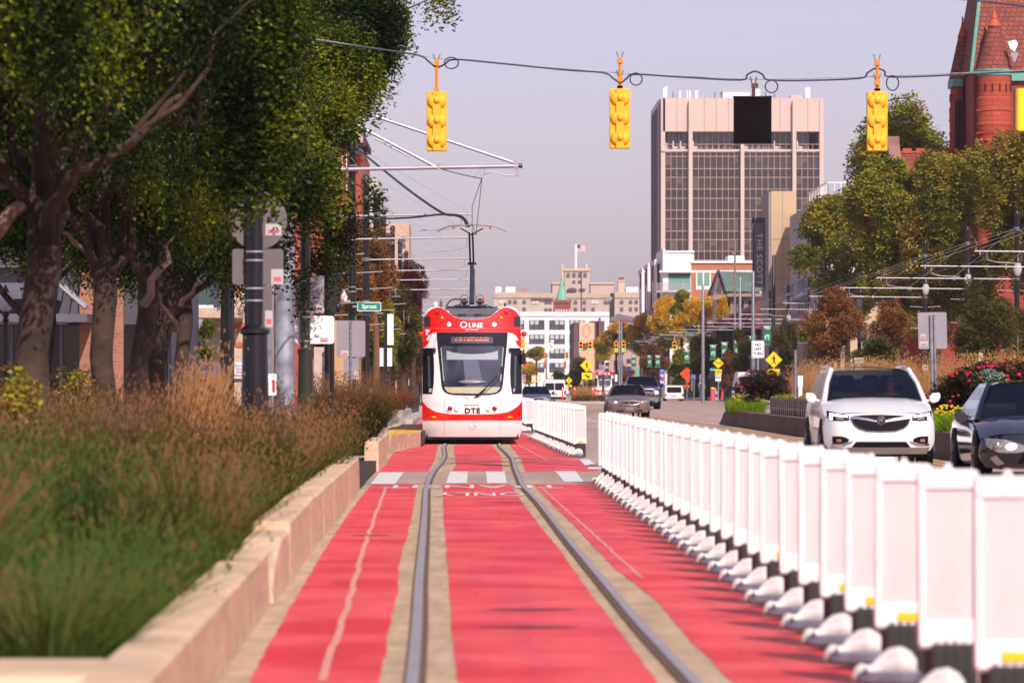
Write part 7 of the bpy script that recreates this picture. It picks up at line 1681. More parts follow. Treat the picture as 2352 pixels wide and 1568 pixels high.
# ---- banners
def banner(px0, px1, py0, py1, d, kind, label):
    s = F / d; cx, cy = (px0 + px1) / 2, (py0 + py1) / 2; w_, h_ = (px1 - px0) / s, (py1 - py0) / s
    t = thing('street_banner', label, 'banner', PX(cx, cy, d), 0, {'msu': 'green helmet banners', 'm': 'blue banners with yellow M', 'gold': 'white and yellow banners', 'misc': 'coloured banners'}[kind])
    b = MB(); n = 6
    for k in range(n):
        xa, xb = -w_ / 2 + w_ * k / n, -w_ / 2 + w_ * (k + 1) / n; ya, yb = .04 * sin(k * 1.1), .04 * sin((k + 1) * 1.1)
        b.poly([(xa, ya, -h_ / 2), (xb, yb, -h_ / 2), (xb, yb, h_ / 2), (xa, ya, h_ / 2)])
    m = {'msu': M_mgreen, 'm': mat('banner_blue', '#22397a', .6, var=.05), 'gold': mat('banner_gold', '#c9b43c', .6, col2='#cfc9a8', vs=.8), 'misc': mat('banner_mauve', '#8d4a66', .6, col2='#b9a0a8', vs=1)}[kind]
    b.build('cloth', m, t)
    b = MB(); b.tube([(-w_ / 2 - .1, .05, h_ / 2), (w_ / 2 + .1, .05, h_ / 2)], .02, 5); b.tube([(-w_ / 2 - .1, .05, -h_ / 2), (w_ / 2 + .1, .05, -h_ / 2)], .02, 5); b.build('rods', M_alu, t)
    if kind == 'msu':
        text('MSU', h_ * .13, (0, -.06, h_ * .41), M_bwhite, t, bold=.07, sx=w_ * .85 / (h_ * .13 * 2.7))
        text('DETROIT', h_ * .035, (0, -.06, h_ * .31), M_bwhite, t, bold=.04)
        k = w_ * .42; P_ = [(-.85, -.35), (-.9, .2), (-.62, .72), (-.1, 1.0), (.5, .98), (.95, .78), (.55, .62), (.75, .3), (.8, -.1), (.55, -.12), (.62, -.9), (.3, -1.0), (.22, -.42), (-.02, -.5), (.02, -.15), (.38, .02), (.3, .2), (-.1, .2), (-.35, -.1), (-.3, -.6), (-.1, -1.05), (-.45, -.9)]
        b = MB(); b.prism([(a * k, c * k * 1.0 - h_ * .08) for a, c in P_], -.08, -.06, 'Y'); b.build('helmet_emblem', M_helm, t)
        text('SPARTANS', h_ * .035, (0, -.06, -h_ * .43), M_helm, t, sx=w_ / (h_ * .035 * 9))
    if kind == 'm': text('M', h_ * .22, (0, -.06, -h_ * .05), mat('maize', '#e8c020', .6), t, bold=.12, sx=1.2)
    if kind == 'gold':
        b = MB(); b.disc(0, h_ * .1, w_ * .3, -.07, -.05, 14); b.build('round_emblem', M_bwhite, t)
    return t
for k, (a, b_, c, d_, dd) in enumerate([(1450.5, 1461, 816, 842, 470), (1487, 1497.5, 816, 843, 450), (1505, 1516.5, 816, 844, 440), (1571, 1584, 803, 834, 385), (1598.5, 1609, 802, 830, 425), (1631, 1645, 792, 826.5, 350), (1657, 1671, 786, 823, 340), (1687, 1702, 783, 820, 350), (1721, 1736, 772, 812, 318), (1753, 1771, 748, 794, 300), (1867.5, 1886.5, 749, 787, 272), (1973, 1990, 742, 784, 262)]):
    banner(a, b_, c, d_, dd, 'msu', 'green helmet banner, %s from the left, %s' % (ORD[k].replace('nearest', 'first'), ['right of the blue banners', 'above the route shields', 'left of the lowest far mast', 'beyond the orange diamond', 'behind the pale pole signals', 'right of the pale pole', 'above the yellow diamond', 'half behind brown trees', 'behind the NO LEFT TURN sign', 'on the thick mast above walking figure', 'in front of the red-brown tree', 'mostly hidden by brown foliage'][k]))
for k, (a, b_, c, d_, dd, lb) in enumerate([(1390, 1399, 832, 853, 520, 'leftmost blue banner with yellow M beside the far tram'), (1421, 1431.5, 827, 850, 500, 'middle blue banner with yellow M'), (1439, 1449.5, 824, 850, 480, 'rightmost blue banner with yellow M next to green ones')]): banner(a, b_, c, d_, dd, 'm', lb)
for k, (a, b_, c, d_) in enumerate([(1221, 1231, 862, 878), (1233, 1242, 862, 878), (1258, 1268, 860, 874), (1271, 1280, 858, 873), (1283, 1297, 855, 874)]): banner(a, b_, c, d_, 600, 'gold', 'white and yellow far banner, %s from the left near the dark sedan' % ORD[k].replace('nearest', 'first'))
for a, b_, c, d_, lb in ((1200, 1207, 862, 878, 'mauve far banner right of the tram window'), (1375, 1389, 838, 860, 'pink and white banner behind the far tram'), (1410, 1419, 828, 850, 'mauve and white banner between two blue ones')): banner(a, b_, c, d_, 560, 'misc', lb)
# extra thick mast on the corner
b = MB(); b.lathe([(.2, 0), (.17, .8), (.13, 1.5), (.12, 10.3), (.05, 10.4)], 14, flute=.05); tag(b.build('corner_mast', M_mast, loc=(XX(1777, 301), 301, .2), ), 'thick black mast holding the green banner above the walking figure sign', 'pole')
# traffic island with posts
b = MB(); b.prism([(5.8, 330), (11.4, 330), (10.6, 420), (7, 420)], .1, .36, 'Z'); b_ = b.build('traffic_island', M_walk, smooth=False); tag(b_, 'pale kerbed traffic island below the arrow plaque sign', 'traffic island')
for px, lb in ((1374, 'orange white-tipped marker post left of the far tram'), (1320, 'orange marker post at left end of the island'), (1292, 'orange marker post beside the small crossing sign'), (1361, 'short orange marker post behind the island grass')):
    t = thing('marker_post', lb, 'marker post', (XX(px, 340), 340, .3), 0, 'orange marker posts'); b = MB(); b.lathe([(.12, 0), (.12, .03), (.045, .05), (.04, 1.2)], 10); b.build('tube', M_orange_sign, t); b = MB(); b.lathe([(.045, .95), (.045, 1.1)], 10); b.build('white_band', M_white, t)
t = thing('warning_barrel', 'red and yellow striped object beside the far right pale pole', 'barrel', (XX(1637, 372), 372, .3)); b = MB(); b.lathe([(.25, 0), (.22, .5), (.2, .9), (.1, 1.0)], 12); b.build('barrel', M_hyd, t); b = MB(); b.lathe([(.22, 0), (.15, .12)], 12, (0, 0, 1.0)); b.build('cap', M_yellow_sign, t)
t = thing('sandwich_board', 'orange pavement board on the far right sidewalk', 'sign', (XX(1664, 372), 372, .36)); b = MB(); b.prism([(-.3, 0), (.3, 0), (.36, 1.0), (-.2, 1.0)], 0, .05, 'Y'); b.build('board', M_orange_sign, t); b = MB(); b.box(-.12, .2, -.02, 0, .3, .7); b.build('poster', M_stick, t)
t = thing('sandwich_board', 'pale poster board left of the orange pavement board', 'sign', (XX(1643, 374), 374, .36)); b = MB(); b.box(-.25, .25, 0, .05, 0, 1.0); b.build('board', M_stick, t); b = MB(); b.box(-.2, .2, -.02, 0, .2, .5); b.build('poster', M_blue, t)
for i in range(7):
    b = MB(); b.lathe([(.1, 0), (.09, .9), (.04, 1.0)], 10); tag(b.build('bollard', M_black, loc=(XX(1664 + i * 5.2, 345), 345 + i * 2, .36)), '%s dark bollard from the left on the far right pavement' % ORD[i].replace('nearest', 'first'), 'bollard', 'dark bollards by the far pavement')
b = MB(); b.lathe([(.3, 0), (.36, .9), (.3, 1.0), (.15, 1.15)], 14); tag(b.build('litter_bin', M_black, loc=(XX(1681, 200), 200, .36)), 'dark round bin at the left tip of the flower median', 'bin')
# left side small far things
t = thing('white_box_sign', 'small white box on the left pavement before the dark fence', 'box', (XX(845, 210), 210, .13)); b = MB(); b.box(-.25, .22, 0, .3, .9, 1.28); b.box(-.03, .03, .1, .16, 0, .9, 1); b.build('box', [M_white, M_black], t, bevel=.02)
t = thing('orange_machine', 'orange and yellow lifting arm behind the walking man', 'machine', (XX(903, 300), 300, .13)); b = MB(); b.tube([(.1, 0, 0), (.12, 0, 1.7), (-.1, 0, 1.9)], .08, 6); b.box(-.25, .2, -.1, .1, 1.35, 1.55); b.box(-.25, .22, -.1, .1, 1.9, 2.05); b.build('arm', M_orange_sign, t); b = MB(); b.tube([(-.08, -.1, .2), (-.08, -.1, 1.5)], .08, 6); b.build('yellow_post', M_yellow_sign, t)
for i in range(14):
    b = MB(); px = 770 + i * 11; d = 225; X = XX(px, d); b.tube([(X, d, .13), (X, d, 1.9)], .03, 6); b.tube([(X, d, 1.75), (X + .26, d, 1.75)], .02, 5); b.tube([(X, d, .5), (X + .26, d, .5)], .02, 5); tag(b.build('fence_section', M_black), '%s section from the left of the dark railing under the brown trees' % ORD[i].replace('nearest', 'first'), 'railing', 'dark railing sections')
# ================================================================== VEGETATION
L_loc = leafmat('locust_leaves', ['#0a1203', '#121f05', '#243808', '#5f720e', '#b8b01e'], vs=.5, trans=.55)  # near-black to yellow ramp also paints in shaded and lit clumps
L_syc = leafmat('sycamore_leaves', ['#2b3009', '#565a18', '#7d7820', '#9a8c2c', '#a87c3c'], vs=.4, trans=.3)
L_yel = leafmat('yellow_leaves', ['#56660f', '#9c9416', '#d9ae1a', '#ecb91e', '#d29a16'], vs=.22, trans=.35)
L_brn = leafmat('rust_leaves', ['#352e12', '#6a4a24', '#965a3c', '#8f6e38', '#706e2c'], vs=.5, trans=.3)
L_olv = leafmat('olive_leaves', ['#20260c', '#3a4014', '#565420', '#6a5a28', '#7a6030'], vs=.5, trans=.3)
L_gyl = leafmat('green_gold_leaves', ['#33420e', '#5f6a16', '#8a8a20', '#a8982c', '#a07434'], vs=.45, trans=.35)
L_red = leafmat('dark_red_leaves', ['#2b130f', '#4d1f19', '#63281f', '#6d3a28'], vs=.5, trans=.3)
M_bark = mat('dark_bark', '#261b17', .95, vs=2.2, col2='#4a372d', bump=1.2, bs=7)
M_bark2 = mat('pale_bark', '#7d6e60', .9, vs=2, var=.3, bump=.6)
def limb(b, p0, p1, r0, r1, wob=.12, n=6, rr=random):
    p0, p1 = Vector(p0), Vector(p1); L = (p1 - p0).length; pts = []
    for k in range(n + 1):
        t = k / n; q = p0.lerp(p1, t)
        if 0 < k < n: q += Vector((rr.uniform(-1, 1), rr.uniform(-1, 1), rr.uniform(-.5, .5))) * L * wob * .35
        pts.append(q)
    b.tube(pts, [r0 + (r1 - r0) * k / n for k in range(n + 1)], 8); return pts
def crown_mesh(name, m, blobs, n, leaf, droop=.0, rr=None, spray=5, flat=.7, fill=.5):
    """leaves spread through ellipsoid clumps; each spray is a short drooping twig with leaflets"""
    v = []; f = []; W = [bl[3] * bl[4] * bl[5] for bl in blobs]; T = sum(w ** .8 for w in W)
    for bl, w in zip(blobs, W):
        cx, cy, cz, rx, ry, rz = bl; cnt = int(n * w ** .8 / T)
        for _ in range(cnt):
            while True:
                x, y, z = rr.uniform(-1, 1), rr.uniform(-1, 1), rr.uniform(-1, 1); q = x * x + y * y + z * z
                if q <= 1 and (q > .35 or rr.random() < fill): break
            p = Vector((cx + x * rx, cy + y * ry, cz + z * rz))
            d = Vector((rr.uniform(-1, 1) + x * .6, rr.uniform(-1, 1) + y * .6, rr.uniform(-.6, .6) - droop)).normalized()
            side = d.cross(Vector((rr.uniform(-.4, .4), rr.uniform(-.4, .4), 1))).normalized(); up = side.cross(d)
            for k in range(spray):
                t = (k - spray / 2) * leaf * .75; c = p + d * t + Vector((0, 0, -droop * .4 * (t + leaf * spray * .4) ** 2 / max(leaf, .01) * .3))
                sg_ = 1 if k % 2 else -1
                a = (side * sg_ + d * .5 + up * rr.uniform(-.6, .6)).normalized() * leaf * rr.uniform(.7, 1.2); w_ = d.cross(a).normalized().cross(a).normalized() * leaf * flat * .5
                w_ = (w_ + up * rr.uniform(-.4, .4) * leaf * .4)
                o = len(v); v += [tuple(c), tuple(c + a * .5 + w_), tuple(c + a), tuple(c + a * .5 - w_)]; f.append((o, o + 1, o + 2, o + 3))
    me = bpy.data.meshes.new(name); me.from_pydata(v, [], f); me.materials.append(m); me.update(); return me
def link(me, par, name='crown'):
    o = bpy.data.objects.new(name, me); COL.objects.link(o); o.parent = par; return o
# ---- honey locusts on the left
rr = random.Random(11)
def locust_blobs(seed, R0=3.4, z0=4.0, z1=10.5):
    q = random.Random(seed); o = []
    for k in range(84):
        a = q.uniform(0, 2 * pi); z = q.uniform(z0, z1); t = (z - z0) / (z1 - z0); r = R0 * (0.55 + .75 * sin(pi * min(1, t * .8 + .22))) * q.uniform(.35, 1)
        s_ = q.uniform(.55, 1.05); o.append((r * cos(a), r * sin(a), z, s_ * 1.25, s_ * 1.25, s_ * .62))
    return o
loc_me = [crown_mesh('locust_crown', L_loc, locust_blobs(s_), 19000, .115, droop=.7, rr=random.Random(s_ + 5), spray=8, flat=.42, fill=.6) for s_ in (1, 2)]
def locust_trunk(seed, lean=0, r=.22):
    q = random.Random(seed); b = MB()
    pts = [(0, 0, -.1), (.03, 0, .8), (lean * .3 - .05, .02, 1.8), (lean * .6 + .05, 0, 2.7), (lean, .05, 3.5)]
    b.tube(pts, [r * 1.25, r * 1.02, r * .95, r * 1.0, r * .9], 12)
    top = Vector(pts[-1])
    for k in range(6):
        a = 2 * pi * k / 6 + q.uniform(-.4, .4); L = q.uniform(2.2, 3.4); e = top + Vector((cos(a) * L * .7, sin(a) * L * .7, q.uniform(1.2, 3.2)))
        st = top + Vector((0, 0, q.uniform(-.9, 0))); limb(b, st, e, r * .45, r * .14, .25, 6, q)
        for j in range(2): e2 = e + Vector((q.uniform(-1, 1), q.uniform(-1, 1), q.uniform(.3, 1.4))); limb(b, st.lerp(e, .6), e2, r * .2, r * .06, .25, 4, q)
    limb(b, top, top + Vector((0, 0, 4.5)), r * .8, r * .2, .1, 6, q)
    return b
LT = [(-6.3, 40.5, 1, 'blurred locust crown reaching in over the upper left edge'), (-7.2, 33, 0, 'nearest blurred locust tree whose branches fill the top left corner'), (-5.05, 49, 1, 'dark thick-trunked locust tree at the far left'), (-5.15, 60, 0, 'locust tree with pale dappled trunk in front of orange brick pier'), (-5.3, 67.5, 1, 'locust tree with nearly black trunk right of the dappled one'),
      (-5.7, 76, 0, 'locust tree with forked dark trunk beside the globe lamp'), (-6.0, 88, 1, 'farthest locust tree, drooping sprays touching the sign mast'), (-9.5, 72, 0, 'back locust tree behind the row on the left'), (-9.2, 92, 1, 'rear locust tree in front of the charcoal building')]
for i, (x, y, k, lb) in enumerate(LT):
    t = thing('honey_locust', lb, 'tree', (x, y, .15), 0, 'honey locust trees on the left'); sc = [1.0, 1.0, 1.02, .95, 1.0, .96, 1.0, 1, 1][i]
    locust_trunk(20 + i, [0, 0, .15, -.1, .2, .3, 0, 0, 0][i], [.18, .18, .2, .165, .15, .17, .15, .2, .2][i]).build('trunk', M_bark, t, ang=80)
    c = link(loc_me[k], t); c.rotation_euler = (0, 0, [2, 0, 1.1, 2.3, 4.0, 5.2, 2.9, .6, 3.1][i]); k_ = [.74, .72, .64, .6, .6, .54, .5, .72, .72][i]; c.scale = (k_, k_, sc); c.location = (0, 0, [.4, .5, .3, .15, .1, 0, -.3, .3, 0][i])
# bare forking limbs that catch the light low on the trees
b = MB(); limb(b, PX(-60, 590, 49), PX(128, 388, 49), .12, .05, .12, 6, rr); limb(b, PX(-40, 430, 49), PX(45, 425, 49), .05, .03, .1, 4, rr)
tag(b.build('broken_limb', mat('pale_limb', '#8a6e62', .9, bump=.6, var=.2), ang=80), 'pale bare limb rising across the far left trunk', 'branch')
for (p0, p1, r0, d, lb) in (((235, 600), (130, 530), .09, 60, 'pale bare limb forking left from the dappled trunk'), ((330, 700), (400, 540), .10, 67, 'dark limb forking right over the globe lamp'), ((405, 760), (345, 640), .07, 75, 'thin pale limb crossing behind the black column'), ((415, 700), (470, 640), .07, 75, 'short dark limb right of the globe lamp')):
    b = MB(); limb(b, PX(*p0, d), PX(*p1, d - .4), r0 * .75, r0 * .3, .2, 6, rr); tag(b.build('bare_limb', mat('pale_limb', '#8a6e62', .9, bump=.6, var=.2), ang=80), lb, 'branch')
# overhanging sprays at the right side of the canopy
me = crown_mesh('overhanging_sprays', L_loc, [tuple(PX(px, py, d)) + (r_, r_, r_ * .6) for px, py, d, r_ in ((590, 400, 53, .4), (575, 300, 53, .5), (610, 230, 53, .45), (560, 170, 53, .55), (600, 90, 53, .55), (620, 10, 53, .5), (640, 350, 54, .3), (535, 420, 53, .3), (840, 60, 84, .8), (800, 110, 84, .9), (860, 110, 84, .45), (780, 20, 84, .9), (800, 180, 84, .5), (880, 40, 84, .5), (905, 60, 84, .35), (850, 100, 84, .6), (820, 180, 82, .6), (845, 225, 82, .25), (780, 250, 80, .5), (805, 300, 80, .2), (720, 380, 78, .6), (790, 490, 87, .35), (860, 470, 80, .2), (770, 560, 87, .45), (725, 600, 85, .45), (690, 650, 70, .2), (600, 560, 72, .6), (850, 440, 92, .2), (875, 468, 92, .13), (770, 640, 90, .25), (745, 470, 90, .35), (830, 20, 84, .9), (760, 120, 82, 1.0), (700, 250, 80, 1.0), (680, 420, 78, 1.0), (590, 380, 76, 1.0), (870, 150, 84, .3), (915, 25, 85, .25), (1010, -12, 85, .35))], 11000, .1, droop=.9, rr=random.Random(8), spray=8, flat=.42, fill=.9)
o = bpy.data.objects.new('overhanging_branch', me); COL.objects.link(o); tag(o, 'hanging locust sprays along the right fringe of the left canopy', 'branch')
b = MB()
for px, py, d in ((880, 40, 84), (905, 60, 84), (820, 180, 82), (1010, -12, 85), (860, 470, 80), (790, 490, 87), (770, 560, 87), (850, 440, 92), (805, 300, 80), (700, 250, 80)): limb(b, (-6.0, 84, 6.2), PX(px, py, d), .06, .012, .15, 6, rr)
b.build('twigs', M_bark, o, ang=80)

# ---- generic broadleaf trees
def tree(name, label, x, y, zc, rx, rz, m, n, leaf, seed, group, trunk_r=.2, base=.1, bark=None, nb=26, spray=4, fill=.35, twigs=0, hole=.8):
    q = random.Random(seed); t = thing(name, label, 'tree', (x, y, base), 0, group); bl = []
    for k in range(nb):
        a, u = q.uniform(0, 2 * pi), q.uniform(-1, 1); r = (1 - u * u) ** .5 * q.uniform(.35, hole); s_ = q.uniform(.22, .42)
        bl.append((rx * r * cos(a), rx * r * sin(a), zc - base + rz * u * .8, rx * s_, rx * s_, rz * s_ * .85))
    link(crown_mesh('crown', m, bl, n, leaf, .15, q, spray, .8, fill), t)
    b = MB(); zb_ = zc - base - rz * .5; b.tube([(0, 0, -.1), (.05, 0, zb_ * .5), (0, 0, zb_), (0, 0, zc - base + rz * .4)], [trunk_r * 1.3, trunk_r, trunk_r * .85, trunk_r * .25], 10)
    for k in range(9):
        bb = bl[k * 2 % len(bl)]; limb(b, (0, 0, zb_ + (k % 3) * .15 * rz), bb[:3], trunk_r * .4, trunk_r * .1, .2, 5, q)
    for k in range(twigs):
        bb = bl[q.randrange(len(bl))]; limb(b, (bb[0] * .5, bb[1] * .5, bb[2] - bb[5]), (bb[0] * 1.25, bb[1] * 1.25 - .2, bb[2] + bb[5] * q.uniform(.2, 1.3)), .025, .01, .2, 4, q)
    b.build('trunk', bark or M_bark, t, ang=80); return t
def ptree(name, label, px, py, rpx, rpy, d, m, n, leaf, seed, group, **k):
    s = F / d; return tree(name, label, XX(px, d), d, ZZ(py, d), rpx / s, rpy / s, m, n, leaf, seed, group, **k)
G = 'broad green and gold trees in front of the church'
ptree('sycamore', 'tallest green gold tree reaching up left of the church gable', 2075, 470, 150, 235, 285, L_gyl, 15000, .24, 31, G, bark=M_bark2, nb=40, twigs=20, trunk_r=.25, hole=.95)
ptree('sycamore', 'spreading tree reaching left below the white balconies', 1945, 590, 135, 140, 300, L_gyl, 11000, .24, 32, G, bark=M_bark2, nb=34, twigs=16, hole=.95)
ptree('sycamore', 'big olive tree hiding the lower church walls', 2225, 525, 135, 200, 250, L_syc, 10000, .21, 33, G, bark=M_bark2, nb=42, twigs=24, hole=.95)
ptree('sycamore', 'olive brown tree at the right edge under the tiled tower', 2360, 500, 100, 210, 244, L_syc, 8500, .21, 34, G, bark=M_bark2, nb=36, twigs=16, hole=.95)
ptree('sycamore', 'dense olive tree filling the gap beside the grey sign back', 2130, 690, 130, 110, 252, L_syc, 9000, .14, 35, G, nb=30)
ptree('sycamore', 'leafy green gold tree hiding the foot of the gable', 2030, 530, 95, 170, 256, L_gyl, 10000, .22, 45, G, bark=M_bark2, nb=34, twigs=10, hole=.95)
ptree('sycamore', 'leafy olive crown reaching over the foot of the red gable roof', 2150, 475, 75, 120, 254, L_syc, 7000, .21, 46, G, bark=M_bark2, nb=30, twigs=14, hole=.95)
ptree('pear_tree', 'rust red small tree below the bracket arms on the right', 1925, 755, 85, 90, 200, L_brn, 7000, .09, 36, 'small street trees behind the median', nb=30, fill=.5, trunk_r=.1)
ptree('pear_tree', 'reddish small tree just left of the grey sign back', 2040, 760, 60, 80, 205, L_brn, 5000, .09, 37, 'small street trees behind the median', nb=26, fill=.5, trunk_r=.1)
ptree('pear_tree', 'olive round tree right of the grey sign back', 2255, 740, 95, 110, 190, L_olv, 9000, .085, 38, 'small street trees behind the median', nb=32, fill=.5, trunk_r=.1)
ptree('pear_tree', 'dark olive low tree behind the white suv roof', 2010, 830, 80, 60, 195, L_olv, 5000, .085, 39, 'small street trees behind the median', nb=24, fill=.5, trunk_r=.1)
ptree('pear_tree', 'bushy olive tree behind the red roses at right edge', 2350, 790, 60, 90, 196, L_olv, 5000, .085, 40, 'small street trees behind the median', nb=24, fill=.5, trunk_r=.1)
ptree('pear_tree', 'thin brown tree under the tan podium wall', 1805, 800, 38, 70, 260, L_olv, 3000, .09, 41, 'small street trees behind the median', nb=18, trunk_r=.08, twigs=14)
ptree('pear_tree', 'dark green tree behind the NO LEFT TURN post', 1700, 810, 32, 55, 310, L_olv, 3000, .11, 42, 'small street trees behind the median', nb=18, trunk_r=.08)
ptree('pear_tree', 'small yellow green tree just right of tan panel wall', 1862, 775, 28, 40, 230, L_gyl, 1800, .1, 43, 'small street trees behind the median', nb=14, trunk_r=.08)
ptree('pear_tree', 'thin red-brown tree near the yellow diamond sign', 1672, 850, 22, 50, 340, L_brn, 1800, .11, 44, 'small street trees behind the median', nb=14, trunk_r=.08, twigs=10)
Y = 'yellow autumn trees along the far right side'
for i, (px, py, rx, ry, d, m, lb) in enumerate(((1600, 740, 58, 62, 440, L_yel, 'golden tree right of the balcony building'), (1535, 745, 50, 60, 470, L_yel, 'gold and green tree below the stepped brick wings'), (1565, 705, 26, 34, 445, L_gyl, 'greener top rising under the balcony'), (1478, 770, 50, 45, 520, L_yel, 'golden tree left of the stepped brick building'), (1415, 780, 40, 38, 560, L_yel, 'darker gold tree right of the peach mural'), (1620, 820, 40, 50, 400, L_olv, 'olive tree behind the orange roadwork diamond'), (1560, 850, 36, 45, 410, L_gyl, 'low yellowish tree behind the route shields'), (1500, 830, 40, 40, 470, L_brn, 'brownish tree between the green helmet banners'), (1660, 745, 14, 60, 420, L_yel, 'thin golden branchy tree beside the classical hall'), (1385, 800, 26, 26, 600, L_yel, 'small far gold tree below the peach mural'))):
    ptree('autumn_tree', lb, px, py, rx, ry, d, m, 4200, .2, 60 + i, Y, nb=26, fill=.5, trunk_r=.15)
for i, (px, py, rx, ry, d, m, lb) in enumerate(((1330, 865, 38, 40, 560, L_olv, 'dark olive tree behind the small crossing signs'), (1285, 880, 22, 26, 600, L_olv, 'dark low tree behind the white van'), (1232, 812, 22, 14, 640, L_yel, 'pale gold crown against the warehouse windows'), (1215, 855, 24, 26, 660, L_yel, 'low gold foliage beyond the dark blue sedan'), (1372, 880, 20, 24, 640, L_brn, 'brown foliage behind the far tram'), (1430, 870, 34, 30, 640, L_brn, 'brown tree mass behind the grey pickup'))):
    ptree('far_tree', lb, px, py, rx, ry, d, m, 2200, .24, 80 + i, 'distant trees in the street centre', nb=18, fill=.5, trunk_r=.15)
K = 'brown and green trees beyond the left masts'
for i, (px, py, rx, ry, d, m, n, lb, tw) in enumerate(((812, 640, 66, 140, 172, L_brn, 8000, 'tall brown twiggy tree behind the street sign mast', 50), (862, 610, 50, 95, 180, L_brn, 5500, 'olive brown tree with loose twigs above the bracket arms', 30), (860, 760, 66, 110, 186, L_gyl, 7500, 'yellow green tree behind the white tram stop plates', 10), (925, 750, 48, 90, 215, L_olv, 4500, 'dark olive tree just left of the tram', 8), (948, 660, 40, 62, 235, L_red, 4000, 'dark red tree left of the pantograph mast', 4), (760, 740, 50, 120, 178, L_brn, 4500, 'brown twiggy tree behind the black side-on signal', 40), (870, 850, 70, 50, 230, L_olv, 3500, 'dark low foliage behind the railing', 0), (955, 830, 30, 60, 240, L_brn, 2500, 'brown foliage touching the left side of tram', 0))):
    ptree('street_tree', lb, px, py, rx, ry, d, m, n, .09, 100 + i, K, nb=28, fill=.6, trunk_r=.14, twigs=tw, bark=mat('reddish_twigs', '#6a4636', .9) if tw > 20 else None)

# ---- grasses
def gradmat(name, c0, c1, c2, z0, z1):
    """blade colour runs from leaf to seed head along the plant's height, varied by noise"""
    m = bpy.data.materials.new(name); m.use_nodes = True; MATS[name] = m; n = m.node_tree; b = n.nodes['Principled BSDF']; b.inputs['Roughness'].default_value = .7; b.inputs['Specular IOR Level'].default_value = .2
    tc = n.nodes.new('ShaderNodeTexCoord'); sp = n.nodes.new('ShaderNodeSeparateXYZ'); n.links.new(tc.outputs['Object'], sp.inputs[0])
    nz = n.nodes.new('ShaderNodeTexNoise'); nz.inputs['Scale'].default_value = .9; nz.inputs['Detail'].default_value = 8; n.links.new(tc.outputs['Object'], nz.inputs['Vector'])
    mr = n.nodes.new('ShaderNodeMapRange'); mr.inputs[1].default_value = z0; mr.inputs[2].default_value = z1; n.links.new(sp.outputs[2], mr.inputs[0])
    ma = n.nodes.new('ShaderNodeMath'); ma.operation = 'MULTIPLY_ADD'; ma.inputs[1].default_value = 1.7; ma.inputs[2].default_value = -.85; n.links.new(nz.outputs['Fac'], ma.inputs[0])
    ad = n.nodes.new('ShaderNodeMath'); ad.operation = 'ADD'; n.links.new(ma.outputs[0], ad.inputs[0]); n.links.new(mr.outputs[0], ad.inputs[1])
    rp = n.nodes.new('ShaderNodeValToRGB'); e = rp.color_ramp.elements; e.new(.5); e[0].position = .1; e[2].position = .95
    for k, c in enumerate((c0, c1, c2)): e[k].color = lin(c)
    n.links.new(ad.outputs[0], rp.inputs[0]); n.links.new(rp.outputs[0], b.inputs['Base Color'])
    t = n.nodes.new('ShaderNodeBsdfTranslucent'); n.links.new(rp.outputs[0], t.inputs[0]); ms = n.nodes.new('ShaderNodeMixShader'); ms.inputs[0].default_value = .35
    n.links.new(b.outputs[0], ms.inputs[1]); n.links.new(t.outputs[0], ms.inputs[2]); n.links.new(ms.outputs[0], n.nodes['Material Output'].inputs[0]); return m
G_sw = gradmat('switchgrass', '#4d6424', '#6f6a36', '#8c6a48', .85, 1.7)
G_sw2 = gradmat('switchgrass_dark', '#2a380c', '#4a4420', '#6d4430', .6, 1.6)
G_feather = gradmat('feather_reed', '#7d6a30', '#a87c48', '#b88a58', .1, 1.6)
G_round = gradmat('round_clump_grass', '#26380f', '#4a4a1c', '#7a5a38', .3, 1.35)
G_lily = gradmat('lily_grass', '#3a5a0c', '#5d7d14', '#7a9420', .0, .5)
def blades(b, cx, cy, cz, n, h, spread, w, rr, seed_head=0, lean=.0, fan=1.0, rad=.3):
    for _ in range(n):
        a = rr.uniform(0, 2 * pi); r = rad * rr.random() ** .5; x, y = cx + r * cos(a), cy + r * sin(a); H = h * rr.uniform(.6, 1.05); out = spread * rr.uniform(.1, 1) * fan
        dx, dy = cos(a) * out + lean, sin(a) * out; a2 = rr.uniform(0, pi); wx, wy = cos(a2) * w, sin(a2) * w; o = len(b.v)
        for t in (0, .4, .75, 1.0):
            px, py, pz = x + dx * t ** 1.7, y + dy * t ** 1.7, cz + H * (t - .22 * t ** 2.5 * out / max(spread, .01)); k = (1 - t) * .8 + .2
            b.v.append((px - wx * k, py - wy * k, pz)); b.v.append((px + wx * k, py + wy * k, pz))
        for j in range(3): b.f.append((o + 2 * j, o + 2 * j + 1, o + 2 * j + 3, o + 2 * j + 2)); b.m.append(0)
        if seed_head:
            for j in range(seed_head):
                t = rr.uniform(.65, 1.08); px, py, pz = x + dx * t ** 1.7 + rr.uniform(-.07, .07), y + dy * t ** 1.7 + rr.uniform(-.07, .07), cz + H * t; q = rr.uniform(.008, .02); o = len(b.v)
                b.v += [(px, py, pz), (px + q, py, pz + q * 2), (px, py + q, pz + q * 3)]; b.f.append((o, o + 1, o + 2)); b.m.append(0)
rr = random.Random(5)
b = MB(); b2 = MB(); b3 = MB()
d = 19.4
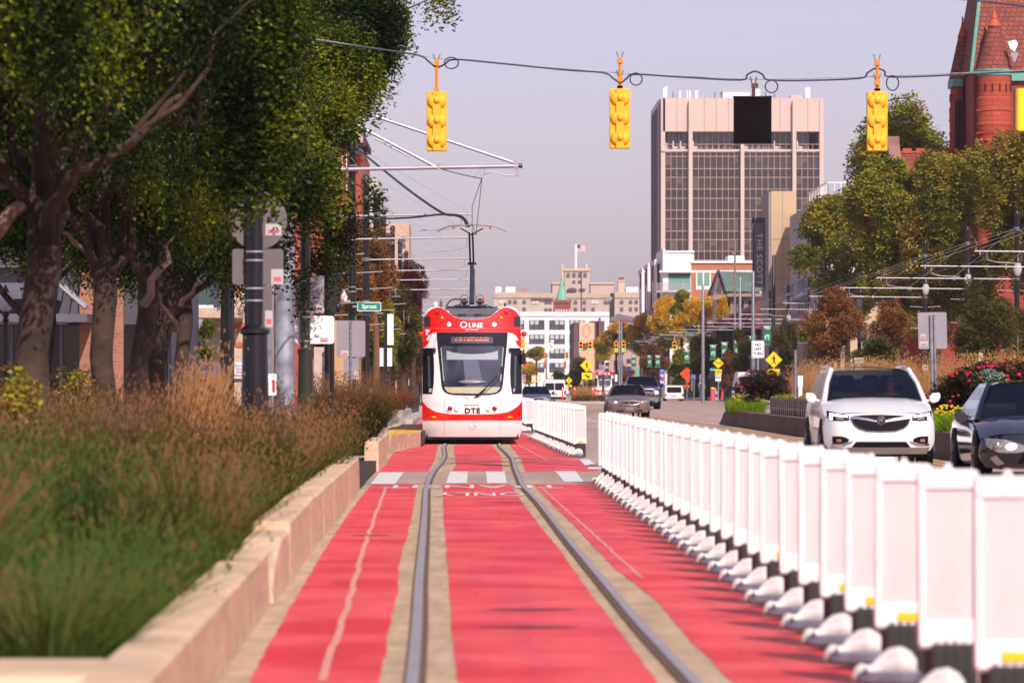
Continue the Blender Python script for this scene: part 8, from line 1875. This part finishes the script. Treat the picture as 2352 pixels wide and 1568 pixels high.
while d < 66:
    xl = max(-6.4, -1103 * d / F - 1.0); x = (-2.02 if d < 33 else -2.14) - (d - 18) * .003 + rr.uniform(-.15, .05)
    while x > xl:
        zt = (.97 if d > 38 else .82) + (.16 if x < -2.6 else 0) + rr.uniform(-.2, .14) - (.25 if d < 26 and x > -2.3 else 0)
        u_ = rr.random(); pxx = 1103 + x * F / d; tgt = b2 if u_ < (.4 if d > 40 else .2) else (b3 if u_ > (.4 if pxx > 300 else .75) else b)
        blades(tgt, x + rr.uniform(-.12, .12), d + rr.uniform(-.2, .2), .18, 260 if d < 40 else 190, zt * 1.06, .66, .008, rr, 1 if d < 34 else 3, rad=.24); x -= rr.uniform(.85, 1.25)
    d += 1.15 + d * .008
struct(b.build('ornamental_grass', G_sw, smooth=False), 'stuff', 'tall reddish green ornamental grass filling the left planter', 'grass')
struct(b3.build('ornamental_grass', gradmat('rust_switchgrass', '#4d5a20', '#7d623a', '#96694a',   .4, 1.3), smooth=False), 'stuff', 'rust coloured ornamental grass clumps mixed into the left planter', 'grass')
struct(b2.build('ornamental_grass', G_sw2, smooth=False), 'stuff', 'darker rust-tipped ornamental grass farther along the planter', 'grass')
b = MB(); d = 46
for k in range(6): blades(b, XX(385 + k * 15, d), d + rr.uniform(-.3, .3), .3, 95, 1.38 + .12 * (k % 3), .12, .02, rr, 2, lean=.12 + .03 * k, rad=.09)
tag(b.build('feather_reed_grass', G_feather, smooth=False), 'blond feathery reed grass leaning right above the left planter', 'ornamental grass')
b = MB(); blades(b, XX(804, 88), 88, .15, 5200, 1.5, .85, .009, rr, 2, rad=.42); tag(b.build('fountain_grass', G_round, smooth=False), 'rounded green clump with tan tips beside the far concrete wall', 'ornamental grass')
b = MB(); blades(b, XX(905, 205), 205, .4, 1200, 1.0, .8, .01, rr, 2, rad=.5); tag(b.build('red_grass', gradmat('red_grass', '#3d2412', '#6a3420', '#7d3f2a', .2, 1.0), smooth=False), 'reddish grass clump behind the nearer pink hydrant', 'ornamental grass')
for (px, py, d, n_, col, lb) in ((30, 930, 42, 40, L_gyl, 'yellow green shrub leaves in front of the brown box seat'), (180, 905, 60, 40, L_gyl, 'small yellow green leafy shrub left of the grasses'), (655 - 195, 800, 120, 120, L_gyl, 'slender leafy shrub before the mural shop column')):
    me = crown_mesh('foliage', col, [tuple(PX(px + U(-20, 20), py + U(-50, 40), d)) + (.2, .2, .25) for _ in range(7)], n_ * 6, .07, .2, random.Random(int(px)), 4, .7, .8); o = bpy.data.objects.new('leafy_shrub', me); COL.objects.link(o); tag(o, lb, 'shrub')
# ---- the flower median
b = MB()
for k in range(34):
    d = rr.uniform(100, 148); x = rr.uniform(9.8, 12.9); blades(b, x, d, .6, 200, 1.62, .35, .008, rr, 4, rad=.35)
for k in range(26):
    d = rr.uniform(84, 100); x = rr.uniform(11.3, 13.2); blades(b, x, d, .6, 180, 1.55, .35, .008, rr, 4, rad=.35)
struct(b.build('feather_reed_bed', G_feather, smooth=False), 'stuff', 'band of tall tan feather reed grass along the flower median', 'grass')
def lily(px, d, n_, h, spread, label):
    b = MB()
    for k in range(n_): blades(b, XX(px, d) + rr.uniform(-spread, spread), d + rr.uniform(-2.5, 2.5), .6, 130, h, .38, .009, rr, 0, rad=.2)
    t = thing('day_lilies', label, 'flowers', (0, 0, 0)); b.build('leaves', G_lily, t, smooth=False)
    b = MB()
    for k in range(n_ * (9 if n_ < 20 else 3)): b.sphere((XX(px, d) + rr.uniform(-spread, spread), d + rr.uniform(-2.5, 2.5), .6 + h * rr.uniform(.75, 1.15)), rr.uniform(.02, .035), (1, 1, .7), 6)
    b.build('yellow_blooms', mat('yellow_petals', '#d9b800', .6), t)
lily(1718, 145, 18, .62, .45, 'green clump with yellow blooms at the left tip of median')
lily(2190, 82, 26, .52, .5, 'green clump with yellow flowers between the suv and black sedan')
L_rose = leafmat('rose_leaves', ['#150f08', '#241f0d', '#3a2c14', '#34401a'], vs=1.5, trans=.2)
M_rose = mat('red_petals', '#b80820', .6, vs=5, var=.25); M_pink = mat('pink_petals', '#c01858', .6, vs=5, var=.2)
def roses(label, blobs, n, nf, pinks=.2):
    t = thing('rose_bush', label, 'rose bush', (0, 0, 0), 0, 'red rose bushes in the median'); q = random.Random(nf)
    link(crown_mesh('foliage', L_rose, blobs, n, .05, .1, q, 4, .8, .8), t, 'foliage')
    for m, fr, nm in ((M_rose, 1 - pinks, 'red_blooms'), (M_pink, pinks, 'pink_blooms')):
        b = MB()
        for k in range(int(nf * fr)):
            bl = q.choice(blobs); u, a = q.uniform(-.3, 1), q.uniform(pi, 2 * pi); r = (1 - u * u) ** .5; c = Vector((bl[0] + bl[3] * r * cos(a), bl[1] + bl[4] * r * sin(a), bl[2] + bl[5] * u))
            for j in range(q.choice((1, 2, 2, 3))): b.sphere(tuple(c + Vector((q.uniform(-.06, .06), q.uniform(-.06, .06), q.uniform(-.05, .05)))), q.uniform(.025, .045), (1, 1, .8), 7)
        b.build(nm, m, t)
roses('smaller rose bush with red blooms left of the tan grass', [(PX(px, py, 140)[0], 140 + rr.uniform(-.8, .8), PX(px, py, 140)[2], .38, .5, .32) for px, py in ((1715, 885), (1735, 870), (1758, 868), (1780, 875), (1765, 895), (1740, 900), (1790, 890), (1720, 900), (1755, 885))], 3400, 46, .2)
roses('large rose bush covered in red blooms at the right edge', [(PX(px, py, 87)[0], 87 + rr.uniform(-1, 1), PX(px, py, 87)[2], .42, .6, .33) for px, py in ((2160, 925), (2180, 895), (2210, 880), (2240, 870), (2280, 865), (2320, 862), (2360, 862), (2200, 920), (2240, 905), (2290, 895), (2340, 895), (2250, 935), (2160, 950), (2390, 880), (2300, 925), (2350, 930), (2230, 955))], 9000, 120, .22)
me = crown_mesh('foliage', leafmat('grey_green_leaves', ['#5a7064', '#7a9484', '#93a898'], vs=2, trans=.2), [(PX(px, py, 86)[0], 86, PX(px, py, 86)[2], .22, .2, .16) for px, py in ((2245, 872), (2270, 865), (2290, 872))], 330, .06, .1, random.Random(3), 4, .6, .8); o = bpy.data.objects.new('grey_green_plant', me); COL.objects.link(o); tag(o, 'pale grey green plant among the red roses', 'plant')
for i, (px, py0, py1, lb) in enumerate(((2258, 875, 800, 'yellowing tall corn-like plant above the roses, left one'), (2338, 870, 770, 'yellow green tall corn-like plant near the right edge'))):
    b = MB(); d = 88; s = F / d; X, _, Z = PX(px, py0, d); H = (py0 - py1) / s
    for k in range(12):
        a = 2.4 * k; L = rr.uniform(.25, .5); z0 = H * rr.uniform(.1, .75); pts = []
        o = len(b.v)
        for j in range(6):
            t_ = j / 5; w_ = .03 * sin(pi * (t_ * .85 + .1)); x = X + cos(a) * L * t_; y = d + sin(a) * L * t_; z = Z + z0 + .45 * t_ - .55 * t_ ** 2.2; b.v += [(x - w_ * sin(a), y + w_ * cos(a), z), (x + w_ * sin(a), y - w_ * cos(a), z + .01)]
        for j in range(5): b.f.append((o + 2 * j, o + 2 * j + 1, o + 2 * j + 3, o + 2 * j + 2)); b.m.append(0)
    b.tube([(X, d, Z - .3), (X, d, Z + H)], [.02, .008], 6); tag(b.build('corn_plant', leafmat('corn_leaves', ['#6a7420', '#8f8a2c', '#a8923c'], vs=4)), lb, 'plant')
# black slatted planter box with sedum on top
t = thing('slatted_planter', 'long black slatted planter topped with yellow green sedum', 'planter', (0, 0, 0))
b = MB(); b.box(8.95, 10.2, 104, 132.6, .6, 1.17)
n = 34
for k in range(n):
    y = 104 + 28.6 * (k + .5) / n; b.prism([(y - .24, .6), (y + .24, .6), (y + .36, 1.2), (y + .1, 1.2), (y, .9), (y - .1, 1.2), (y - .36, 1.2)], 8.82, 8.95, 'X')
b.box(8.8, 9, 104, 132.6, .86, .90); b.build('slats', mat('black_planter_plastic', '#1c1815', .35, var=.4, vs=3), t, bevel=.01)
for k in range(8): b = MB(); x = 8.95 + 1.2 * (k + .5) / 8; b.prism([(x - .06, .6), (x + .06, .6), (x + .075, 1.19), (x - .075, 1.19)], 103.86, 104, 'Y'); b.build('end_slat', MATS['black_planter_plastic'], t)
me = crown_mesh('sedum', leafmat('sedum_leaves', ['#5d6410', '#8f8a14', '#a89a18'], vs=2, trans=.2), [(9.5, 104.5 + k * 1.0, 1.2, .7, .6, .09) for k in range(29)], 5200, .05, 0, random.Random(9), 4, .8, 1); link(me, t, 'sedum')
me = crown_mesh('foliage', L_gyl, [(PX(px, py, 112)[0], 112, PX(px, py, 112)[2], .13, .13, .18) for px, py in ((1890, 905), (1897, 890), (1893, 915), (1886, 895))], 260, .07, .1, random.Random(4), 4, .7, .9); o = bpy.data.objects.new('leafy_shrub', me); COL.objects.link(o); tag(o, 'small bright green shrub in tan grass beside the suv mirror', 'shrub')
# island grass
b = MB()
for k in range(9): blades(b, XX(1342 + rr.uniform(-18, 12), 345), 345 + rr.uniform(-3, 3), .3, 140, 1.15, .4, .02, rr, 4, rad=.4)
tag(b.build('island_grass', G_feather, smooth=False), 'tan grass tuft on the traffic island beside the far tram', 'ornamental grass')
me = crown_mesh('foliage', L_olv, [(XX(px, 340), 340, .55, .5, .5, .3) for px in (1325, 1340, 1358, 1375, 1390)], 900, .08, 0, random.Random(2), 4, .8, .9); o = bpy.data.objects.new('low_hedge', me); COL.objects.link(o); tag(o, 'low dark green ground shrubs across the traffic island', 'shrub')
# scattered leaves on the lane
b = MB()
for k in range(70):
    d = rr.uniform(24, 75); x = rr.uniform(-1.5, 2.0); q = rr.uniform(.012, .028); a = rr.uniform(0, 6); b.poly([(x + q * cos(a), d + q * sin(a), .02), (x + q * cos(a + 1.6), d + q * sin(a + 1.6) * 1.2, .026), (x + q * cos(a + 3.1), d + q * sin(a + 3.1), .02), (x + q * cos(a + 4.7), d + q * sin(a + 4.7), .024)])
for k in range(40):
    x = rr.uniform(-1.72, -1.35); d = rr.uniform(30, 100); q = .02; a = rr.uniform(0, 6); b.poly([(x - .1 + q * cos(a), d + q * sin(a), .02), (x - .1 + q * cos(a + 2), d + q * sin(a + 2), .03), (x - .1 + q * cos(a + 4), d + q * sin(a + 4), .02)])
struct(b.build('fallen_leaves', mat('fallen_leaf', '#b07a28', .8, vs=20, col2='#6a4a20'), smooth=False), 'stuff', 'few small fallen leaves scattered over the red lane', 'leaves')
# ================================================================== PEOPLE
P_skin = mat('skin_brown', '#7d5240', .6, var=.05)
def skin_obj(name, joints, edges, m, par, sub=2):
    me = bpy.data.meshes.new(name); me.from_pydata([j[0] for j in joints], edges, []); me.materials.append(m)
    o = bpy.data.objects.new(name, me); COL.objects.link(o); o.parent = par
    md = o.modifiers.new('skin', 'SKIN'); md.use_smooth_shade = True
    for i, j in enumerate(joints):
        sv = me.skin_vertices[0].data[i]; r = j[1]; sv.radius = r if isinstance(r, tuple) else (r, r); sv.use_root = (i == 0)
    sb = o.modifiers.new('sub', 'SUBSURF'); sb.levels = sub; sb.render_levels = sub; return o
def person(label, loc, rz, pose, top, trousers, hair, h=1.75, bag=None, cap=None):
    t = thing('person', label, 'person', loc, rz); t.scale = (h / 1.75,) * 3
    lh, rh, le, re_, lk, rk, lf, rf = [pose[k] for k in ('lh', 'rh', 'le', 're', 'lk', 'rk', 'lf', 'rf')]
    J = [((0, 0, .93), (.15, .11)), ((0, 0, 1.15), (.13, .10)), ((0, -.01, 1.36), (.16, .11)), ((0, 0, 1.49), (.06, .06)), ((0, -.02, 1.60), (.072, .088)), ((0, -.02, 1.70), (.07, .085)),
         ((-.19, 0, 1.40), (.06, .06)), (le, .045), (lh, .034), ((.19, 0, 1.40), (.06, .06)), (re_, .045), (rh, .034),
         ((-.09, 0, .86), (.085, .085)), (lk, .06), (lf, .042), ((.09, 0, .86), (.085, .085)), (rk, .06), (rf, .042)]
    def toe(f): return (f[0], f[1] - .15, max(.03, f[2] - .04))
    J += [(toe(lf), .032), (toe(rf), .032)]
    def hand(w, e): d = (Vector(w) - Vector(e)).normalized(); return tuple(Vector(w) + d * .09)
    J += [(hand(lh, le), (.03, .018)), (hand(rh, re_), (.03, .018))]
    E = [(0, 1), (1, 2), (2, 3), (3, 4), (4, 5), (2, 6), (6, 7), (7, 8), (2, 9), (9, 10), (10, 11), (0, 12), (12, 13), (13, 14), (0, 15), (15, 16), (16, 17), (14, 18), (17, 19), (8, 20), (11, 21)]
    skin_obj('body', J, E, P_skin, t)
    g = lambda r, k=.016: tuple(x + k for x in r) if isinstance(r, tuple) else r + k
    T = [J[i] for i in (0, 1, 2, 6, 7, 8, 9, 10, 11)]; T = [(p, g(r)) for p, r in T]; T.append(((0, 0, 1.44), (.09, .08)))
    skin_obj('top', T, [(0, 1), (1, 2), (2, 9), (2, 3), (3, 4), (4, 5), (2, 6), (6, 7), (7, 8)], top, t)
    Q = [J[i] for i in (0, 12, 13, 14, 15, 16, 17)]; Q = [(p, g(r, .014)) for p, r in Q]; skin_obj('trousers', Q, [(0, 1), (1, 2), (2, 3), (0, 4), (4, 5), (5, 6)], trousers, t)
    b = MB()
    for f in (lf, rf): q = toe(f); b.tube([(f[0], f[1] + .06, .04), (f[0], f[1], .05), (q[0], q[1], .035), (q[0], q[1] - .05, .03)], [.035, .048, .045, .02], 10)
    b.build('shoes', M_ink, t)
    b = MB(); b.sphere((0, .005, 1.70), .098, (.9, 1.05, .95), 14); b.build('hair', hair, t)
    b = MB(); b.sphere((0, -.112, 1.645), .018, (1, 1, 1.3), 8)
    for s_ in (-1, 1): b.sphere((s_ * .08, -.02, 1.64), .02, (.5, 1, 1.3), 8); 
    b.build('face_features', P_skin, t)
    b = MB()
    for s_ in (-1, 1): b.sphere((s_ * .03, -.1, 1.665), .01, n=6)
    b.build('eyes', M_ink, t)
    if bag: b = MB(); b.prism(rrect(-.15, .15, 1.0, 1.42, .06), .10, .24, 'Y'); b.build('backpack', bag, t)
    return t
W1 = dict(le=(-.24, .12, 1.14), lh=(-.22, .05, .90), re=(.25, -.08, 1.14), rh=(.22, -.2, .95), lk=(-.09, -.2, .50), rk=(.1, .05, .48), lf=(-.09, -.12, .10), rf=(.10, .42, .12))
W2 = dict(le=(-.24, .02, 1.12), lh=(-.25, -.05, .86), re=(.25, .02, 1.12), rh=(.25, -.05, .86), lk=(-.1, -.04, .48), rk=(.1, .02, .48), lf=(-.1, 0, .08), rf=(.1, .06, .08))
C_navy = mat('blue_patterned_jacket', '#3d4666', .8, vs=14, col2='#20263c'); C_black = mat('black_cloth', '#17171c', .8); C_white = mat('white_shirt', '#d0cdd0', .8); C_jean = mat('blue_jeans', '#34466a', .8); C_hair = mat('black_hair', '#120e0d', .8)
person('man in blue patterned jacket and black trousers striding left beside the hydrant', (XX(931, 232), 232, .13), radians(-80), W1, C_navy, C_black, C_hair, 1.78)
person('person in white shirt with dark backpack seen from behind, far right', (XX(1612, 372), 372, .3), radians(170), W1, C_white, C_jean, C_hair, 1.8, bag=mat('grey_backpack', '#3f3d48', .8))
person('person all in black standing by the far right shopfront', (XX(1653, 374), 374, .36), radians(20), W2, C_black, C_black, C_hair, 1.75)
person('distant person in dark clothes sitting height behind the tram on the left', (XX(957, 330), 326, .13), radians(10), W2, C_navy, C_black, C_hair, 1.3)
# drivers behind the windscreens
DR = dict(le=(-.28, -.16, 1.12), lh=(-.14, -.42, 1.16), re=(.28, -.16, 1.12), rh=(.14, -.42, 1.16), lk=(-.12, -.42, .90), rk=(.12, -.42, .9), lf=(-.12, -.55, .5), rf=(.12, -.55, .5))
for lb, car_loc, zs, dy in (('driver in dark clothes with both hands on the white suv wheel', SUV.location, -.33, 2.3), ('driver barely visible inside the tan sedan', TSED.location, -.52, 2.35), ('driver behind the black sedan windscreen at the right edge', BSED.location, -.55, 2.5)):
    p = person(lb, (car_loc[0] + .36, car_loc[1] + dy, car_loc[2] + zs + .1), 0, DR, C_black, C_black, C_hair, 1.7)
# lettering becomes plain mesh
bpy.context.view_layer.update(); dg = bpy.context.evaluated_depsgraph_get(); tm = {}
for o in [o for o in bpy.data.objects if o.type == 'FONT']:
    if o.data.name not in tm: tm[o.data.name] = bpy.data.meshes.new_from_object(o.evaluated_get(dg))
    nm = o.name; n_ = bpy.data.objects.new('lettering', tm[o.data.name]); COL.objects.link(n_); n_.parent = o.parent
    n_.location = o.location; n_.rotation_euler = o.rotation_euler; n_.scale = o.scale
    if 'kind' in o: n_['kind'] = o['kind']; n_.name = 'lane_lettering'
    bpy.data.objects.remove(o)
# ================================================================== AIR
hm = bpy.data.materials.new('air_haze'); hm.use_nodes = True; n = hm.node_tree; n.nodes.clear()
pv = n.nodes.new('ShaderNodeVolumePrincipled'); pv.inputs['Color'].default_value = (.93, .90, .97, 1); pv.inputs['Density'].default_value = .00012; pv.inputs['Anisotropy'].default_value = .2
ou = n.nodes.new('ShaderNodeOutputMaterial'); n.links.new(pv.outputs[0], ou.inputs['Volume'])
b = MB(); b.box(-2600, 2600, -80, 3100, -1.5, 75); hz_ = struct(b.build('haze', hm, smooth=False), 'stuff', 'thin pale haze in the air along the street', 'haze')
SC.cycles.volume_bounces = 0; SC.cycles.volume_step_rate = 5
